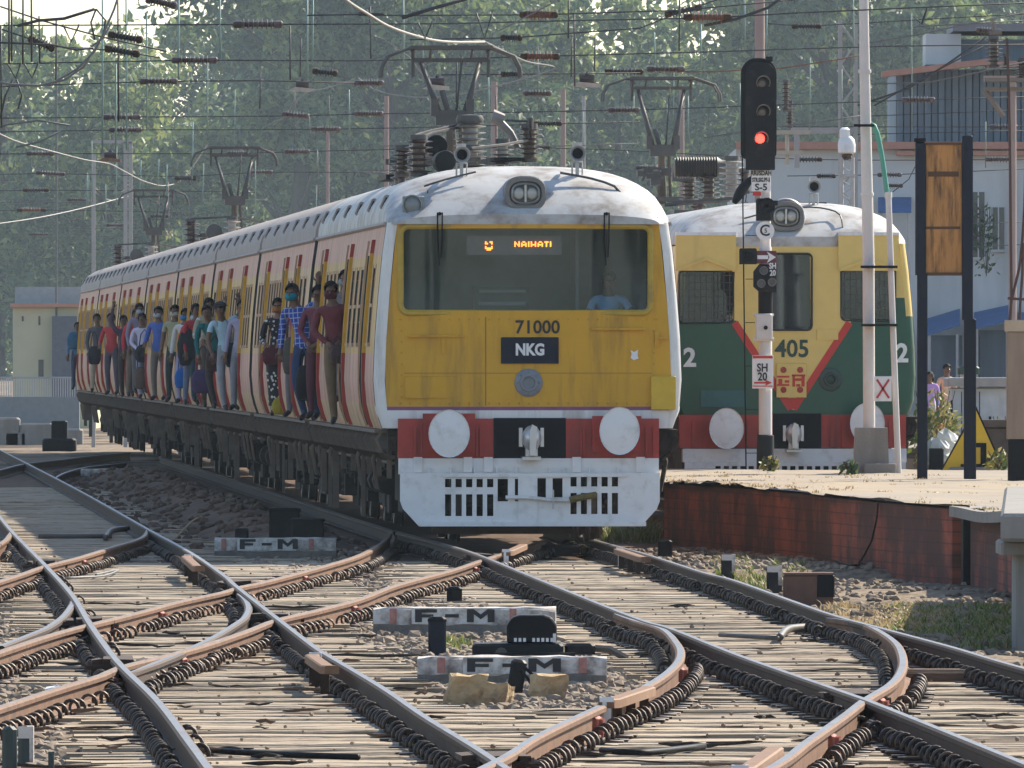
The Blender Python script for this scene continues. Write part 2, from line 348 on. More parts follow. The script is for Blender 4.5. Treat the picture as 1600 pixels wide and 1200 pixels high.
def rail(px, label, head=None, step=.9, ext=None, clips=True, taper=(0,0), raw=None, grp=None, redox=None):
    z = -.003*RAILZ[0]; RAILZ[0] += 1
    pts = [gp(x, y, 0) for x, y in px]
    for p in pts: p.z = 0
    if ext: pts += [Vector((x, y, 0)) for x, y in ext]
    if px[0][0] <= 0: pts.insert(0, pts[0]+(pts[0]-pts[1]).normalized()*3)
    path = smooth_path(pts, step)
    for i, p in enumerate(path): p.z = z
    RAILPATHS.append(path)
    mb = MB(); k = len(PROF); vs = []
    for i, p in enumerate(path):
        d = (path[min(i+1,len(path)-1)]-path[max(i-1,0)]); d.z = 0; d.normalize(); a = Vector((-d.y, d.x, 0))
        w = 1.0
        if taper[0] and i < 5: w = .35+.65*i/5
        if taper[1] and len(path)-1-i < 5: w = .35+.65*(len(path)-1-i)/5
        vs += [p+a*(u*w)+Vector((0,0,h)) for u, h in PROF]
    fs = []; ms = []
    for i in range(len(path)-1):
        for j in range(k):
            fs.append((i*k+j, i*k+(j+1)%k, (i+1)*k+(j+1)%k, (i+1)*k+j)); ms.append(1 if j in (7,) else 0)
    fs += [tuple(range(k)), tuple(range((len(path)-1)*k+k-1, (len(path)-1)*k-1, -1))]; ms += [0,0]
    mb.v = [tuple(v) for v in vs]; mb.f = fs; mb.m = ms
    o = path[len(path)//2].copy()
    root = thing('rail', o, label, 'rail', grp)
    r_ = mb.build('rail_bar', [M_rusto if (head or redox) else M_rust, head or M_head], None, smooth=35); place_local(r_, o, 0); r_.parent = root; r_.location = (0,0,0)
    if clips:
        cb = MB(); acc = 0; nxt = .25; cnt = 0
        for i in range(len(path)-1):
            s = (path[i+1]-path[i]).length
            while acc+s >= nxt:
                t = (nxt-acc)/s; p = path[i].lerp(path[i+1], t); d = (path[i+1]-path[i]).normalized()
                if p.y < 158 and abs((p.x)*F/p.y) < 860:
                    p = p+d*random.uniform(-.07,.07)
                    pa_, pb_ = p, p+d*2; ux = pb_.x/pb_.y-pa_.x/pa_.y; uy = 1/pb_.y-1/pa_.y
                    low = -1 if ux*uy > 0 else 1               # the side that shows below the rail
                    for sd in (-1,1):
                        off_x = -d.y*sd
                        if random.random() > (.12 if off_x*low > 0 else .90): clip_geo(cb, p+Vector((0,0,random.uniform(-.012,.006))), d, sd, random.uniform(.7,1.05)); cnt += 1
                nxt += .5
            acc += s
        if cb.v:
            c_ = cb.build('rail_clips', M_clip, None, smooth='all', fix=False); c_['kind'] = 'stuff'; place_local(c_, o, 0); c_.parent = root; c_.location = (0,0,0)
    if redox:
        for x, y in redox:
            p = gp(x, y, -.06); j = min(range(len(path)), key=lambda i: (path[i]-p).length); q = path[j]
            d = (path[min(j+1,len(path)-1)]-path[max(j-1,0)]).normalized()
            bb = MB(); bb.bbox(-.05,.05,-.16,.16,-.17,-.045,.012)
            for u in (-.1,-.03,.04,.11): bb.box(.045,.075,u-.012,u+.012,-.17,-.06)
            for u in (-.1,-.03,.04,.11): bb.box(-.075,-.045,u-.012,u+.012,-.17,-.06)
            w_ = bb.build('spacer_block', M_redox, root); w_.location = q-o; w_.rotation_euler = (0,0,math.atan2(-d.x, d.y))
    return root
XB = lambda a: gp(*a)
rail([(250,713),(560,812),(620,830),(706,853),(754,869),(837,903),(990,964),(1049,982),(1161,1026),(1319,1081),(1382,1104),(1600,1192)], 'long rail from under the left buffer of the yellow-fronted train to the bottom corner', ext=[(3.1,60)])
rail([(850,820),(947,848),(1012,866),(1100,894),(1150,907),(1292,957),(1375,980),(1487,1010),(1600,1043)], 'rail from under the right buffer of the yellow-fronted train, passing beside the platform wall', ext=[(4.4,75),(5.1,60)])
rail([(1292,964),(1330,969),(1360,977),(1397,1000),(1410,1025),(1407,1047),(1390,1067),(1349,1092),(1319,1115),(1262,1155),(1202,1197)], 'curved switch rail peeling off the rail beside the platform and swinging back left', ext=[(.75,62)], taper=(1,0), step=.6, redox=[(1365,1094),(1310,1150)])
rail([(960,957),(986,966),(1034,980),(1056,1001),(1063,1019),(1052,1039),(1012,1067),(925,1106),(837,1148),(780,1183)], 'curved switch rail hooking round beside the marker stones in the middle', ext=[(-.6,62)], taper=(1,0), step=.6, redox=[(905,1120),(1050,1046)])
rail([(0,702),(42,723),(91,748),(140,774),(231,825),(297,861),(350,897),(367,912),(430,961),(490,1007),(509,1019),(597,1071),(662,1115),(728,1155),(772,1183)], 'long diagonal rail from the upper left to the bottom middle past the tan check blocks', ext=[(.4,60)])
rail([(0,806),(21,831),(70,880),(112,926),(140,971),(182,1028),(245,1090),(297,1157),(325,1195)], 'leftmost long rail curving down to the bottom edge left of the wide timbers', ext=[(-1.2,60)])
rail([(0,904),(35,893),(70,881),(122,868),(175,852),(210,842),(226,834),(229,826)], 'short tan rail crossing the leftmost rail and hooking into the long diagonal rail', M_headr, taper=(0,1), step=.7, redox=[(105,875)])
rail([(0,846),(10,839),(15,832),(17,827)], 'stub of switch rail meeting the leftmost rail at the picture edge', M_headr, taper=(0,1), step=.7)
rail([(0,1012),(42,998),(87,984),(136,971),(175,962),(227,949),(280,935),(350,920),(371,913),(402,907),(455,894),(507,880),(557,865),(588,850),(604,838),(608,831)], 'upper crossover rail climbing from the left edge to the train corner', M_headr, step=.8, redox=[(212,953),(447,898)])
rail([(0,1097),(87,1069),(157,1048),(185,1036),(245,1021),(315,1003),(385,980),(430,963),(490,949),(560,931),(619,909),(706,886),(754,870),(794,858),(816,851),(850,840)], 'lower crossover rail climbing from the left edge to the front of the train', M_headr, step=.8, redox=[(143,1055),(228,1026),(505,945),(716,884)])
rail([(110,925),(114,933),(111,941),(98,957),(75,973),(52,983),(0,1003)], 'slip rail bending off the leftmost rail towards the left edge', taper=(1,0), step=.6)
rail([(371,922),(384,932),(388,944),(384,955),(374,964),(332,989),(280,1013),(227,1034),(200,1044)], 'slip rail bending off the diagonal rail towards the lower crossover rail', taper=(1,1), step=.6)
rail([(0,731),(38,722),(98,715),(140,710),(203,705)], 'distant switch rail crossing near the far spoil heap at the left edge', taper=(0,1), clips=False)
rail([(86,744),(95,738),(112,732),(140,726),(196,720)], 'distant hooked switch rail joining the diagonal rail beside the far spoil heap', taper=(1,0), clips=False)
# rail of the second train's track
for s, w_ in ((-.838,'left'),(.838,'right')):
    base = Vector((3.98+s, 181, 0))
    mbp = [base+Vector((-.0547*t, t, 0)) for t in (-3, 40, 90, 150)]
    RZ = MB(); RZ.v = []; path = smooth_path(mbp, 8)
    vs = []
    for p in path: vs += [p+Vector((u,0,h)) for u, h in PROF]
    k = len(PROF); RZ.v = [tuple(v) for v in vs]
    RZ.f = [(i*k+j, i*k+(j+1)%k, (i+1)*k+(j+1)%k, (i+1)*k+j) for i in range(len(path)-1) for j in range(k)]; RZ.m = [1 if j in (6,7,8) else 0 for i in range(len(path)-1) for j in range(k)]
    tag(RZ.build('rail', [M_rust, M_head], None, smooth=35), w_+' rail under the green and yellow train behind the platform', 'rail')
# check rails and small tan guard pieces
def check_rail(px, label, w=.05, h=.03, m=None):
    pts = [gp(x, y, h) for x, y in px]; o = sum(pts, Vector())/len(pts)
    root = thing('check_rail', o, label, 'check rail')
    mb = MB(); d = (pts[-1]-pts[0]); d.z = 0; d.normalize(); a = Vector((-d.y, d.x, 0))
    L = (pts[-1]-pts[0]).length/2
    mb.v = []; vs = []
    prof = [(-w,-.06),(w,-.06),(w,-.008),(w-.012,0),(-w+.012,0),(-w,-.008)]
    for t, e in ((-L,.0),(-L+.12,0),(L-.12,0),(L,0)):
        fl = .03 if abs(t) == L else 0
        vs += [d*t+a*(u+fl)+Vector((0,0,z)) for u, z in prof]
    k = 6; fs = [(i*k+j, i*k+(j+1)%k, (i+1)*k+(j+1)%k, (i+1)*k+j) for i in range(3) for j in range(k)]+[tuple(range(k)), tuple(range(4*k-1,3*k-1,-1))]
    mb.add(vs, fs); mb.build('guard_bar', m or M_rustl, root, smooth=30)
    for t in (-L*.7, 0, L*.7): q = d*t; MB().box(q.x-.03,q.x+.03,q.y-.05,q.y+.05,-.24,-.062).build('bracket', M_rust, root)
    wt = MB(); q = d*(-L+.02)+a*(.03); wt.box(q.x-w*.55,q.x+w*.55,q.y-.02,q.y+.02,-.2,.012); wt.box(q.x-w*.9,q.x+w*.9,q.y-.03,q.y+.03,-.02,.012); wt.build('end_cap', M_clean, root)
check_rail([(290,868),(308,884)], 'short tan check block beside the diagonal rail near the dark upper marker stone')
check_rail([(486,1022),(512,1040)], 'tan check block beside the diagonal rail left of the yellow rubble')
check_rail([(965,857),(1005,870)], 'tan check rail beside the rail near the train right buffer')
check_rail([(955,1092),(1015,1072)], 'tan check rail beside the hooked switch rail in the middle')
check_rail([(1165,1199),(1212,1166)], 'tan check rail beside the curved switch rail at the bottom edge')
check_rail([(795,860),(818,850)], 'little tan check rail lying before the coupler of the yellow-fronted train')
# pulled-up points rods and odd bars
def rod(px, label, r=.022, z=-.14, m=M_steel, name='point_rod', cat='rod'):
    pts = [gp(x, y, z) for x, y in px]; mb = MB(); mb.tube(smooth_path(pts, .25), r, 6)
    o = mb.build(name, m, None, smooth='all'); place_local(o, pts[0], 0); return tag(o, label, cat)
rod([(165,840),(175,829),(200,826),(232,826)], 'dark bent point rod looping above the sunlit sleepers at left', .04)
rod([(60,838),(120,838),(175,838)], 'straight dark stretcher rod lying between the two left rails', .03)
rod([(1218,996),(1228,985),(1245,981),(1300,978)], 'dark bent point rod beside the curved switch rail near the platform', .035)
rod([(1125,992),(1160,994),(1215,997)], 'straight dark stretcher rod left of the bent point rod', .02)
rod([(300,1170),(420,1178),(560,1183)], 'thin black cable lying on the foreground sleepers at left', .02, -.17, M_black, 'loose_cable', 'cable')
rod([(940,1172),(1000,1176),(1100,1166)], 'thin black cable lying on the foreground sleepers at the bottom middle', .02, -.17, M_black, 'loose_cable', 'cable')
rod([(1290,872),(1342,882),(1362,846),(1370,800)], 'thin dark cable end trailing to the foot of the platform wall', .012, -.2, M_black, 'loose_cable', 'cable')
rod([(150,898),(185,890),(160,900),(100,903)], 'coil of loose wire on the sunlit sleepers at left', .012, -.15, M_wire, 'loose_wire', 'wire')
rod([(275,840),(300,815),(315,808)], 'pale strip of litter lying on the dark spoil heap', .015, -.02, M_stone, 'litter_strip', 'litter')
# bluish wear plates at the rail crossings
for x, y in ((70,880),(140,971),(371,912),(430,962),(185,1034),(754,869),(1330,1086),(772,1184)):
    p = gp(x, y, -.05); mb = MB()
    mb.box(-.11,.11,-.45,.45,-.12,.028,0,.012); mb.box(-.2,-.13,-.3,.3,-.12,.02,0,.01); mb.box(.13,.2,-.3,.3,-.12,.02,0,.01)
    for sy in (-.3,0,.3): mb.tube([(-.24,sy,-.03),(.24,sy,-.03)], .022, 6)
    o = mb.build('crossing_block', M_rust, None)
    o.location = p; o.rotation_euler = (0,0,.05)
    tag(o, 'rusty bolted block joining two crossing rails', 'rail joint', 'bolted blocks at the rail crossings')

# ------------------------------------------------------------------ sleepers
def sleeper_mesh(L, seed):
    rnd = random.Random(seed); mb = MB(); n_ = max(4, int(L/.35)); vs = []
    for i in range(n_+1):
        x = -L/2+L*i/n_; w = .135+rnd.uniform(-.012,.012); t = rnd.uniform(-.007,.006); e = .02*(i in (0,n_))
        vs += [(x,-w,-.14),(x,-w+e,-.012+t),(x,-w+.015,t),(x,-w*.3,t+rnd.uniform(-.004,.006)),(x,w*.4,t+rnd.uniform(-.006,.005)),(x,w-.015,t),(x,w-e,-.012+t),(x,w,-.14)]
    k = 8; fs = [(i*k+j, i*k+(j+1)%k, (i+1)*k+(j+1)%k, (i+1)*k+j) for i in range(n_) for j in range(k)]+[tuple(range(k)), tuple(range(n_*k+k-1,n_*k-1,-1))]
    mb.add(vs, fs)
    me = bpy.data.meshes.new('sleeper'); me.from_pydata(mb.v, [], mb.f); me.materials.append(M_wood)
    bm = bmesh.new(); bm.from_mesh(me); bmesh.ops.recalc_face_normals(bm, faces=bm.faces); bm.to_mesh(me); bm.free()
    return me
SLM = {}
def sl_mesh(L):
    key = (round(L*4)/4, random.randrange(4))
    if key not in SLM: SLM[key] = sleeper_mesh(key[0], hash(key) & 0xffff)
    return SLM[key]
rows = []
y = 66.0
while y < 232:
    A = trackA(y); c1 = A+.84; c2 = c1-4.5
    if y < 87: spans = [(c2-1.35, 5.6)] if y > 74 else [(c2-1.35, 6.2)]
    elif y < 122: spans = [(c2-1.5, c2+1.45), (c1-1.45, c1+1.5)]
    elif y < 150: spans = [(c2-1.5, c2+2.2), (c1-1.9, c1+1.45)]
    else: spans = [(c2-1.4, c2+1.4)]
    if y < 87:
        a_, b_ = spans[0]; cut = random.uniform(c2+1.4, c1-.9); spans = [(a_, cut), (cut+.03, b_)]
    for a_, b_ in spans: rows.append((y, a_, b_))
    if 87 <= y < 101:                                     # crossing timbers under the hooked switch rail
        pass
    y += .5+random.uniform(-.025,.025)
rest = MB()
for i, (y, a_, b_) in enumerate(rows):
    L = b_-a_+random.uniform(-.18,.18); c = (a_+b_)/2+random.uniform(-.08,.08)
    me = sl_mesh(L); Lq = round(L*4)/4
    loc = Vector((c, y, -.188+random.uniform(-.022,.006))); rot = (random.uniform(-.02,.02), random.uniform(-.003,.003), .05+random.uniform(-.014,.014))
    if i < 298:
        o = bpy.data.objects.new('timber_sleeper', me); COL.objects.link(o); o.location = loc; o.rotation_euler = rot
        tag(o, 'weathered tan timber sleeper lying under the junction rails', 'sleeper', 'timber sleepers under the junction rails')
    else:
        Mx = Matrix.Translation(loc) @ Matrix.Rotation(rot[2],4,'Z') @ Matrix.Rotation(rot[0],4,'X')
        rest.add([Mx @ v.co for v in me.vertices], [tuple(p.vertices) for p in me.polygons])
if rest.v: tag(rest.build('far_sleepers', M_wood, None, fix=False), 'row of grey timber sleepers of the far left track beside the spoil heap', 'sleepers', kind='stuff')

# ------------------------------------------------------------------ ballast stones
def rock_into(mb, p, s, rnd, m=0):
    t = (1+5**.5)/2
    ico = [(-1,t,0),(1,t,0),(-1,-t,0),(1,-t,0),(0,-1,t),(0,1,t),(0,-1,-t),(0,1,-t),(t,0,-1),(t,0,1),(-t,0,-1),(-t,0,1)]
    fs = [(0,11,5),(0,5,1),(0,1,7),(0,7,10),(0,10,11),(1,5,9),(5,11,4),(11,10,2),(10,7,6),(7,1,8),(3,9,4),(3,4,2),(3,2,6),(3,6,8),(3,8,9),(4,9,5),(2,4,11),(6,2,10),(8,6,7),(9,8,1)]
    a = rnd.uniform(0,6.28); sx, sy, sz = s*rnd.uniform(.7,1.3), s*rnd.uniform(.7,1.3), s*rnd.uniform(.5,.9)
    ca, sa = math.cos(a), math.sin(a); vs = []
    for x, y, z in ico:
        k = .52*rnd.uniform(.75,1.2); x, y, z = x*k*sx, y*k*sy, z*k*sz
        vs.append((p.x+x*ca-y*sa, p.y+x*sa+y*ca, p.z+z))
    mb.add(vs, fs, m)
rb = MB(); rnd = random.Random(3); cnt = 0
def near_rail(x, y): return False
while cnt < 7500:
    u = rnd.random()
    Y = 66+ (160-66)*rnd.random()**1.3
    X = rnd.uniform(-820, 820)*Y/F
    A = trackA(Y); c1 = A+.84; c2 = c1-4.5
    on = abs(X-c1) < 1.4 or abs(X-c2) < 1.4 or Y < 87 and X > c2-1.4
    if on and rnd.random() < .965: continue
    if X > c1+1.2 and Y < 146 and rnd.random() < .6: continue
    s = rnd.uniform(.03,.062) if not on else rnd.uniform(.010,.022)
    rock_into(rb, Vector((X, Y, height(X, Y)+.012+(0 if not on else .035))), s, rnd); cnt += 1
for k in range(900):                                       # clods on the spoil heap
    Y = rnd.uniform(158, 265); A = trackA(Y); X = rnd.uniform(A-3.0, A-.4)
    rock_into(rb, Vector((X, Y, height(X, Y)+.01)), rnd.uniform(.04,.10), rnd, 1)
M_clod = mat('dark_earth_clod',(.135,.088,.06),.95,var=.4,scale=1.5)
tag(rb.build('ballast_stones', [M_rock, M_clod], None, fix=False), 'loose grey brown ballast stones scattered between the rails', 'ballast', kind='stuff')

# dark scraps of rag, bark and wire lying on the timbers
sc_ = MB(); rnd = random.Random(21)
for i in range(170):
    px_ = rnd.uniform(0,1600); py_ = rnd.uniform(880,1198)
    p = gp(px_,py_,-.17); A = trackA(p.y); c1 = A+.84; c2 = c1-4.5
    if not (abs(p.x-c1) < 1.5 or abs(p.x-c2) < 1.5 or p.y < 87): continue
    L = rnd.uniform(.08,.42)*(1 if rnd.random() < .85 else 2.2); w = rnd.uniform(.006,.016); k = rnd.uniform(-.5,.5)
    q = [p+Vector((L*(t-.5), k*L*.4*math.sin(3*t)+rnd.uniform(-.01,.01), rnd.uniform(0,.018))) for t in (0,.25,.5,.75,1)]
    sc_.tube(q, [w*.3,w,w*.8,w*.9,w*.2], 5, 0 if rnd.random() < .7 else 1)
tag(sc_.build('track_litter', [mat('dark_rag',(.035,.026,.02),.9,var=.4), M_timber], None, smooth='all', fix=False), 'dark scraps of rag, bark and twig littering the timbers', 'litter', kind='stuff')
# ------------------------------------------------------------------ trains
TH = math.atan(.0547)                                      # the tracks run slightly to the left as they recede
def wz(z):                                                 # half width of the body at height z
    T = [(1.20,1.60),(1.33,1.70),(1.55,1.78),(1.9,1.81),(2.4,1.79),(2.9,1.75),(3.4,1.70),(3.74,1.65)]
    if z <= T[0][0]: return T[0][1]
    for (a,b),(c,d) in zip(T, T[1:]):
        if z <= c: return b+(d-b)*(z-a)/(c-a)
    return T[-1][1]
def cells(xs, zs, holes, mfun):
    """grid cells (x0,x1,z0,z1,m) outside the holes"""
    X = sorted(set([round(x,4) for x in xs]+[round(v,4) for h in holes for v in h[:2]])); Z = sorted(set([round(z,4) for z in zs]+[round(v,4) for h in holes for v in h[2:4]]))
    for a, b in zip(X, X[1:]):
        for c, d in zip(Z, Z[1:]):
            mx, mz = (a+b)/2, (c+d)/2
            if any(h[0] < mx < h[1] and h[2] < mz < h[3] for h in holes): continue
            yield a, b, c, d, mfun(mx, mz)
def sheet(cs, fn, thick, m_in=None):
    """double-skinned panel of the cells mapped through fn(u, z, depth)"""
    mb = MB(); cs = list(cs); key = {}
    S = set((round(a,4),round(b,4),round(c,4),round(d,4)) for a,b,c,d,_ in cs)
    def vid(u, z, k):
        q = (round(u,4), round(z,4), k)
        if q not in key: key[q] = len(mb.v); mb.v.append(tuple(fn(u, z, thick*k)))
        return key[q]
    edges = {}
    for a, b, c, d, m in cs:
        P = [(a,c),(b,c),(b,d),(a,d)]
        mb.f.append(tuple(vid(*p,0) for p in P)); mb.m.append(m)
        mb.f.append(tuple(vid(*p,1) for p in reversed(P))); mb.m.append(m if m_in is None else m_in)
        for i in range(4):
            p, q = P[i], P[(i+1)%4]
            e = tuple(sorted(((round(p[0],4),round(p[1],4)),(round(q[0],4),round(q[1],4)))))
            edges.setdefault(e, []).append((p, q, m))
    for e, L in edges.items():
        if len(L) == 1:
            p, q, m = L[0]; mb.f.append((vid(*q,0), vid(*p,0), vid(*p,1), vid(*q,1))); mb.m.append(m if m_in is None else m_in)
    return mb
# side paint of the suburban coaches: bands by height
def side_mat(name, pink, band, low):
    m = bpy.data.materials.new(name); m.use_nodes = True; n = m.node_tree.nodes; l = m.node_tree.links; b = n['Principled BSDF']
    b.inputs['Roughness'].default_value = .55; b.inputs['Specular IOR Level'].default_value = .22
    tc = n.new('ShaderNodeTexCoord'); sp = n.new('ShaderNodeSeparateXYZ'); l.new(tc.outputs['Object'], sp.inputs[0])
    mr_ = n.new('ShaderNodeMapRange'); mr_.inputs[1].default_value = 1.2; mr_.inputs[2].default_value = 3.8; l.new(sp.outputs[2], mr_.inputs[0])
    cr = n.new('ShaderNodeValToRGB'); cr.color_ramp.interpolation = 'CONSTANT'; e = cr.color_ramp.elements
    f = lambda z: (z-1.2)/2.6
    e[0].position = 0; e[0].color = (*low,1); e[1].position = f(1.62); e[1].color = (*pink,1)
    for z, c in ((2.21,band),(3.36,pink)):
        q = e.new(f(z)); q.color = (*c,1)
    l.new(mr_.outputs[0], cr.inputs[0])
    mp = n.new('ShaderNodeMapping'); mp.inputs['Scale'].default_value = (1,.9,.22); l.new(tc.outputs['Object'], mp.inputs[0])
    nz = n.new('ShaderNodeTexNoise'); nz.inputs['Scale'].default_value = 2.4; nz.inputs['Detail'].default_value = 6; nz.inputs['Roughness'].default_value = .65; l.new(mp.outputs[0], nz.inputs[0])
    r2 = n.new('ShaderNodeMapRange'); r2.inputs[1].default_value = .42; r2.inputs[2].default_value = .72; r2.inputs[4].default_value = .7; l.new(nz.outputs[0], r2.inputs[0])
    mx = n.new('ShaderNodeMix'); mx.data_type = 'RGBA'; mx.inputs[7].default_value = (.22,.14,.10,1)
    l.new(r2.outputs[0], mx.inputs[0]); l.new(cr.outputs[0], mx.inputs[6]); l.new(mx.outputs[2], b.inputs['Base Color'])
    return m
M_side = side_mat('pink_and_cream_side', (.66,.35,.27), (.66,.43,.24), (.66,.44,.25))
M_sidey = side_mat('pink_and_yellow_side', (.64,.35,.265), (.66,.41,.14), (.64,.43,.25))
M_inner = mat('shaded_coach_inside',(.055,.055,.05),.8)  # near-black, painting in the shade inside door and window openings
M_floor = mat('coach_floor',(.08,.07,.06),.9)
M_under = mat('undergear_grime',(.030,.023,.019),.85,var=.45,scale=4,dirt=(.08,.055,.04),dirt_amt=.6,dirt_scale=3,bump=.3)
M_hang = mat('dusty_hanger',(.17,.13,.10),.85,var=.4,scale=5)
M_pilly = mat('yellow_pillar',(.66,.36,.02),.45,dirt=(.3,.18,.05),dirt_amt=.4,streak=True)
M_pillr = mat('red_pillar',(.38,.04,.03),.45,dirt=(.15,.05,.04),dirt_amt=.5,streak=True)
M_rubber = mat('black_rubber',(.02,.019,.018),.8)
CARL, PITCH = 20.15, 21.2
DOORS = (5.0, 11.8, 16.8)
DOORSETS = {0:(3.3, 9.1, 16.9), 1:(4.7, 9.2, 16.2)}
def body_side(name, s, yellow, parent, y0=.22, y1=CARL, door_half=.70, DOORS=DOORS):
    holes = []; ys_ = [y0, y1]+[y0+i*(y1-y0)/8 for i in range(1,8)]
    for dc in DOORS: holes.append((dc-door_half, dc+door_half, 1.36, 3.38))
    wins = []
    segs = [(y0+.9, DOORS[0]-1.0), (DOORS[0]+1.0, DOORS[1]-1.0), (DOORS[1]+1.0, DOORS[2]-1.0), (DOORS[2]+1.0, y1-.5)]
    for a, b in segs:
        n_ = max(1, int((b-a)/1.0)); w = (b-a)/n_
        for i in range(n_): wins.append((a+w*(i+.24), a+w*(i+.76)))
    for a, b in wins: holes.append((a, b, 2.34, 3.22))
    cs = cells(ys_, [1.33,1.45,1.62,1.9,2.21,2.5,2.9,3.36,3.74], holes, lambda y, z: 0)
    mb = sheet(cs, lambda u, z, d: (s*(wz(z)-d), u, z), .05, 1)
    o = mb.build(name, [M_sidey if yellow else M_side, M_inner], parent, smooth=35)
    # pillars: yellow above, red below, standing proud of the side beside the doors
    for dc in DOORS:
        for e in (-door_half-.10, door_half+.10):
            p = MB(); pw = .044 if e < 0 else .02; PQ = ((-.02,-.03),(pw,-.03),(pw,.03),(-.02,.03))
            zz = [1.34,1.55,1.8,2.1,2.22,2.6,3.0,3.40,3.45,3.56]
            for a, b in zip(zz, zz[1:]):
                m = (0 if 2.21 <= a < 3.4 else 1) if e < 0 else 2
                p.add([(s*(wz(a)+k), dc+e+q, a) for k, q in PQ]+[(s*(wz(b)+k), dc+e+q, b) for k, q in PQ],
                      [(0,1,5,4),(1,2,6,5),(2,3,7,6),(3,0,4,7)], m)
            p.build('door_pillar', [M_pilly, M_pillr, mat('window_bar_paint',(.50,.33,.20),.6,spec=.25)], parent)
    # window bars and sills as one part per window is too fine at this slant: bars belong to the window
    for a, b in wins:
        w = MB(); c = (a+b)/2
        for k in (1,4): z = 2.42+k*.17; w.tube([(s*(wz(z)-.02),a,z),(s*(wz(z)-.02),b,z)], .008, 4)
        w.box(*sorted((s*(wz(2.78)-.05), s*(wz(2.78)+.012))), a, b, 2.76, 2.80)
        w.box(*sorted((s*(wz(2.33)-.05), s*(wz(2.33)+.03))), a-.03, b+.03, 2.30, 2.338)
        for q in (a-.035, b+.035):
            w.add([(s*(wz(z)+k), q+e, z) for z in (2.30,2.8,3.26) for k, e in ((-.01,-.03),(.008,-.03),(.008,.03),(-.01,.03))],
                  [(i+4*h, (i+1)%4+4*h, (i+1)%4+4*h+4, i+4*h+4) for h in (0,1) for i in range(4)])
        w.build('window', mat('window_bar_paint',(.60,.44,.28),.5), parent)
    return o
def roof_geo(y0, y1, dome):
    mb = MB(); a = 1.66; N = 22; vs = []; ys_ = ([y0+.02,y0+.06,y0+.14,y0+.28,y0+.5,y0+.8,y0+1.15,y0+1.6] if dome else [y0, y0+.25])+[y0+2.5+i*1.5 for i in range(int((y1-y0-3)/1.5))]+[y1-.25, y1]
    for y in ys_:
        t = min(1, (y-y0)/1.6) if dome else 1
        k = (1-(1-t)**2.3) if dome else 1
        h = .10+.60*k; w = a*(.90+.10*min(1,(y-y0)/.28)**.6) if dome else a
        if not dome and y in (y0,): h -= .05
        for j in range(N+1):
            u = math.pi*j/N; cx, sx = math.cos(u), math.sin(u)
            vs.append((w*math.copysign(abs(cx)**.72, cx), y, 3.72+h*max(0,sx)**.80))
    M = N+1
    fs = [(i*M+j, i*M+j+1, (i+1)*M+j+1, (i+1)*M+j) for i in range(len(ys_)-1) for j in range(N)]
    fs += [tuple(range(M)), tuple(range((len(ys_)-1)*M+M-1, (len(ys_)-1)*M-1, -1))]
    mb.add(vs, fs); return mb
def roof_z(x, h=.70): return 3.72+h*max(0, 1-(abs(x)/1.66)**(1/.72*1.0))**.5
def wheelset(mb, y):
    for s in (-1, 1):
        mb.lathe([(.46,-.065),(.475,-.06),(.475,-.03),(.45,-.028),(.44,.06),(.36,.065),(.34,.03),(.15,.03),(.13,.08),(.06,.085)] if s > 0 else [(.06,-.085),(.13,-.08),(.15,-.03),(.34,-.03),(.36,-.065),(.44,-.06),(.45,.028),(.475,.03),(.475,.06),(.46,.065)], (s*.80, y, .46), 'x', 20)
    mb.tube([(-.8,y,.46),(.8,y,.46)], .07, 8)
def bogie(parent, yc):
    f = MB()
    for s in (-1, 1):
        f.prism([(yc-1.9,.50),(yc-1.7,.72),(yc-.6,.60),(yc+.6,.60),(yc+1.7,.72),(yc+1.9,.50),(yc+1.7,.45),(yc+.5,.38),(yc-.5,.38),(yc-1.7,.45)], s*1.02-.06, s*1.02+.06, 'x')
        for q in (-1.37, 1.37):
            f.box(s*1.10-.10, s*1.10+.10, yc+q-.16, yc+q+.16, .32, .60)
            for e in (-.25, .25): f.lathe([(.09,.55),(.10,.58),(.08,.62),(.10,.66),(.08,.70),(.10,.74),(.08,.78),(.10,.82),(.08,.86)], (s*1.06, yc+q+e, 0), 'z', 8)
        for e in (-.2,.2): f.lathe([(.12,.30),(.13,.36),(.10,.40),(.13,.45),(.10,.5),(.13,.55),(.11,.6)], (s*1.06, yc+e, 0), 'z', 8)
    f.box(-1.05,1.05, yc-.25, yc+.25, .42, .72)
    b = f.build('bogie', M_under, parent)
    for q in (-1.37, 1.37):
        w = MB(); wheelset(w, yc+q); w.build('wheelset', M_steel, b, smooth=35)
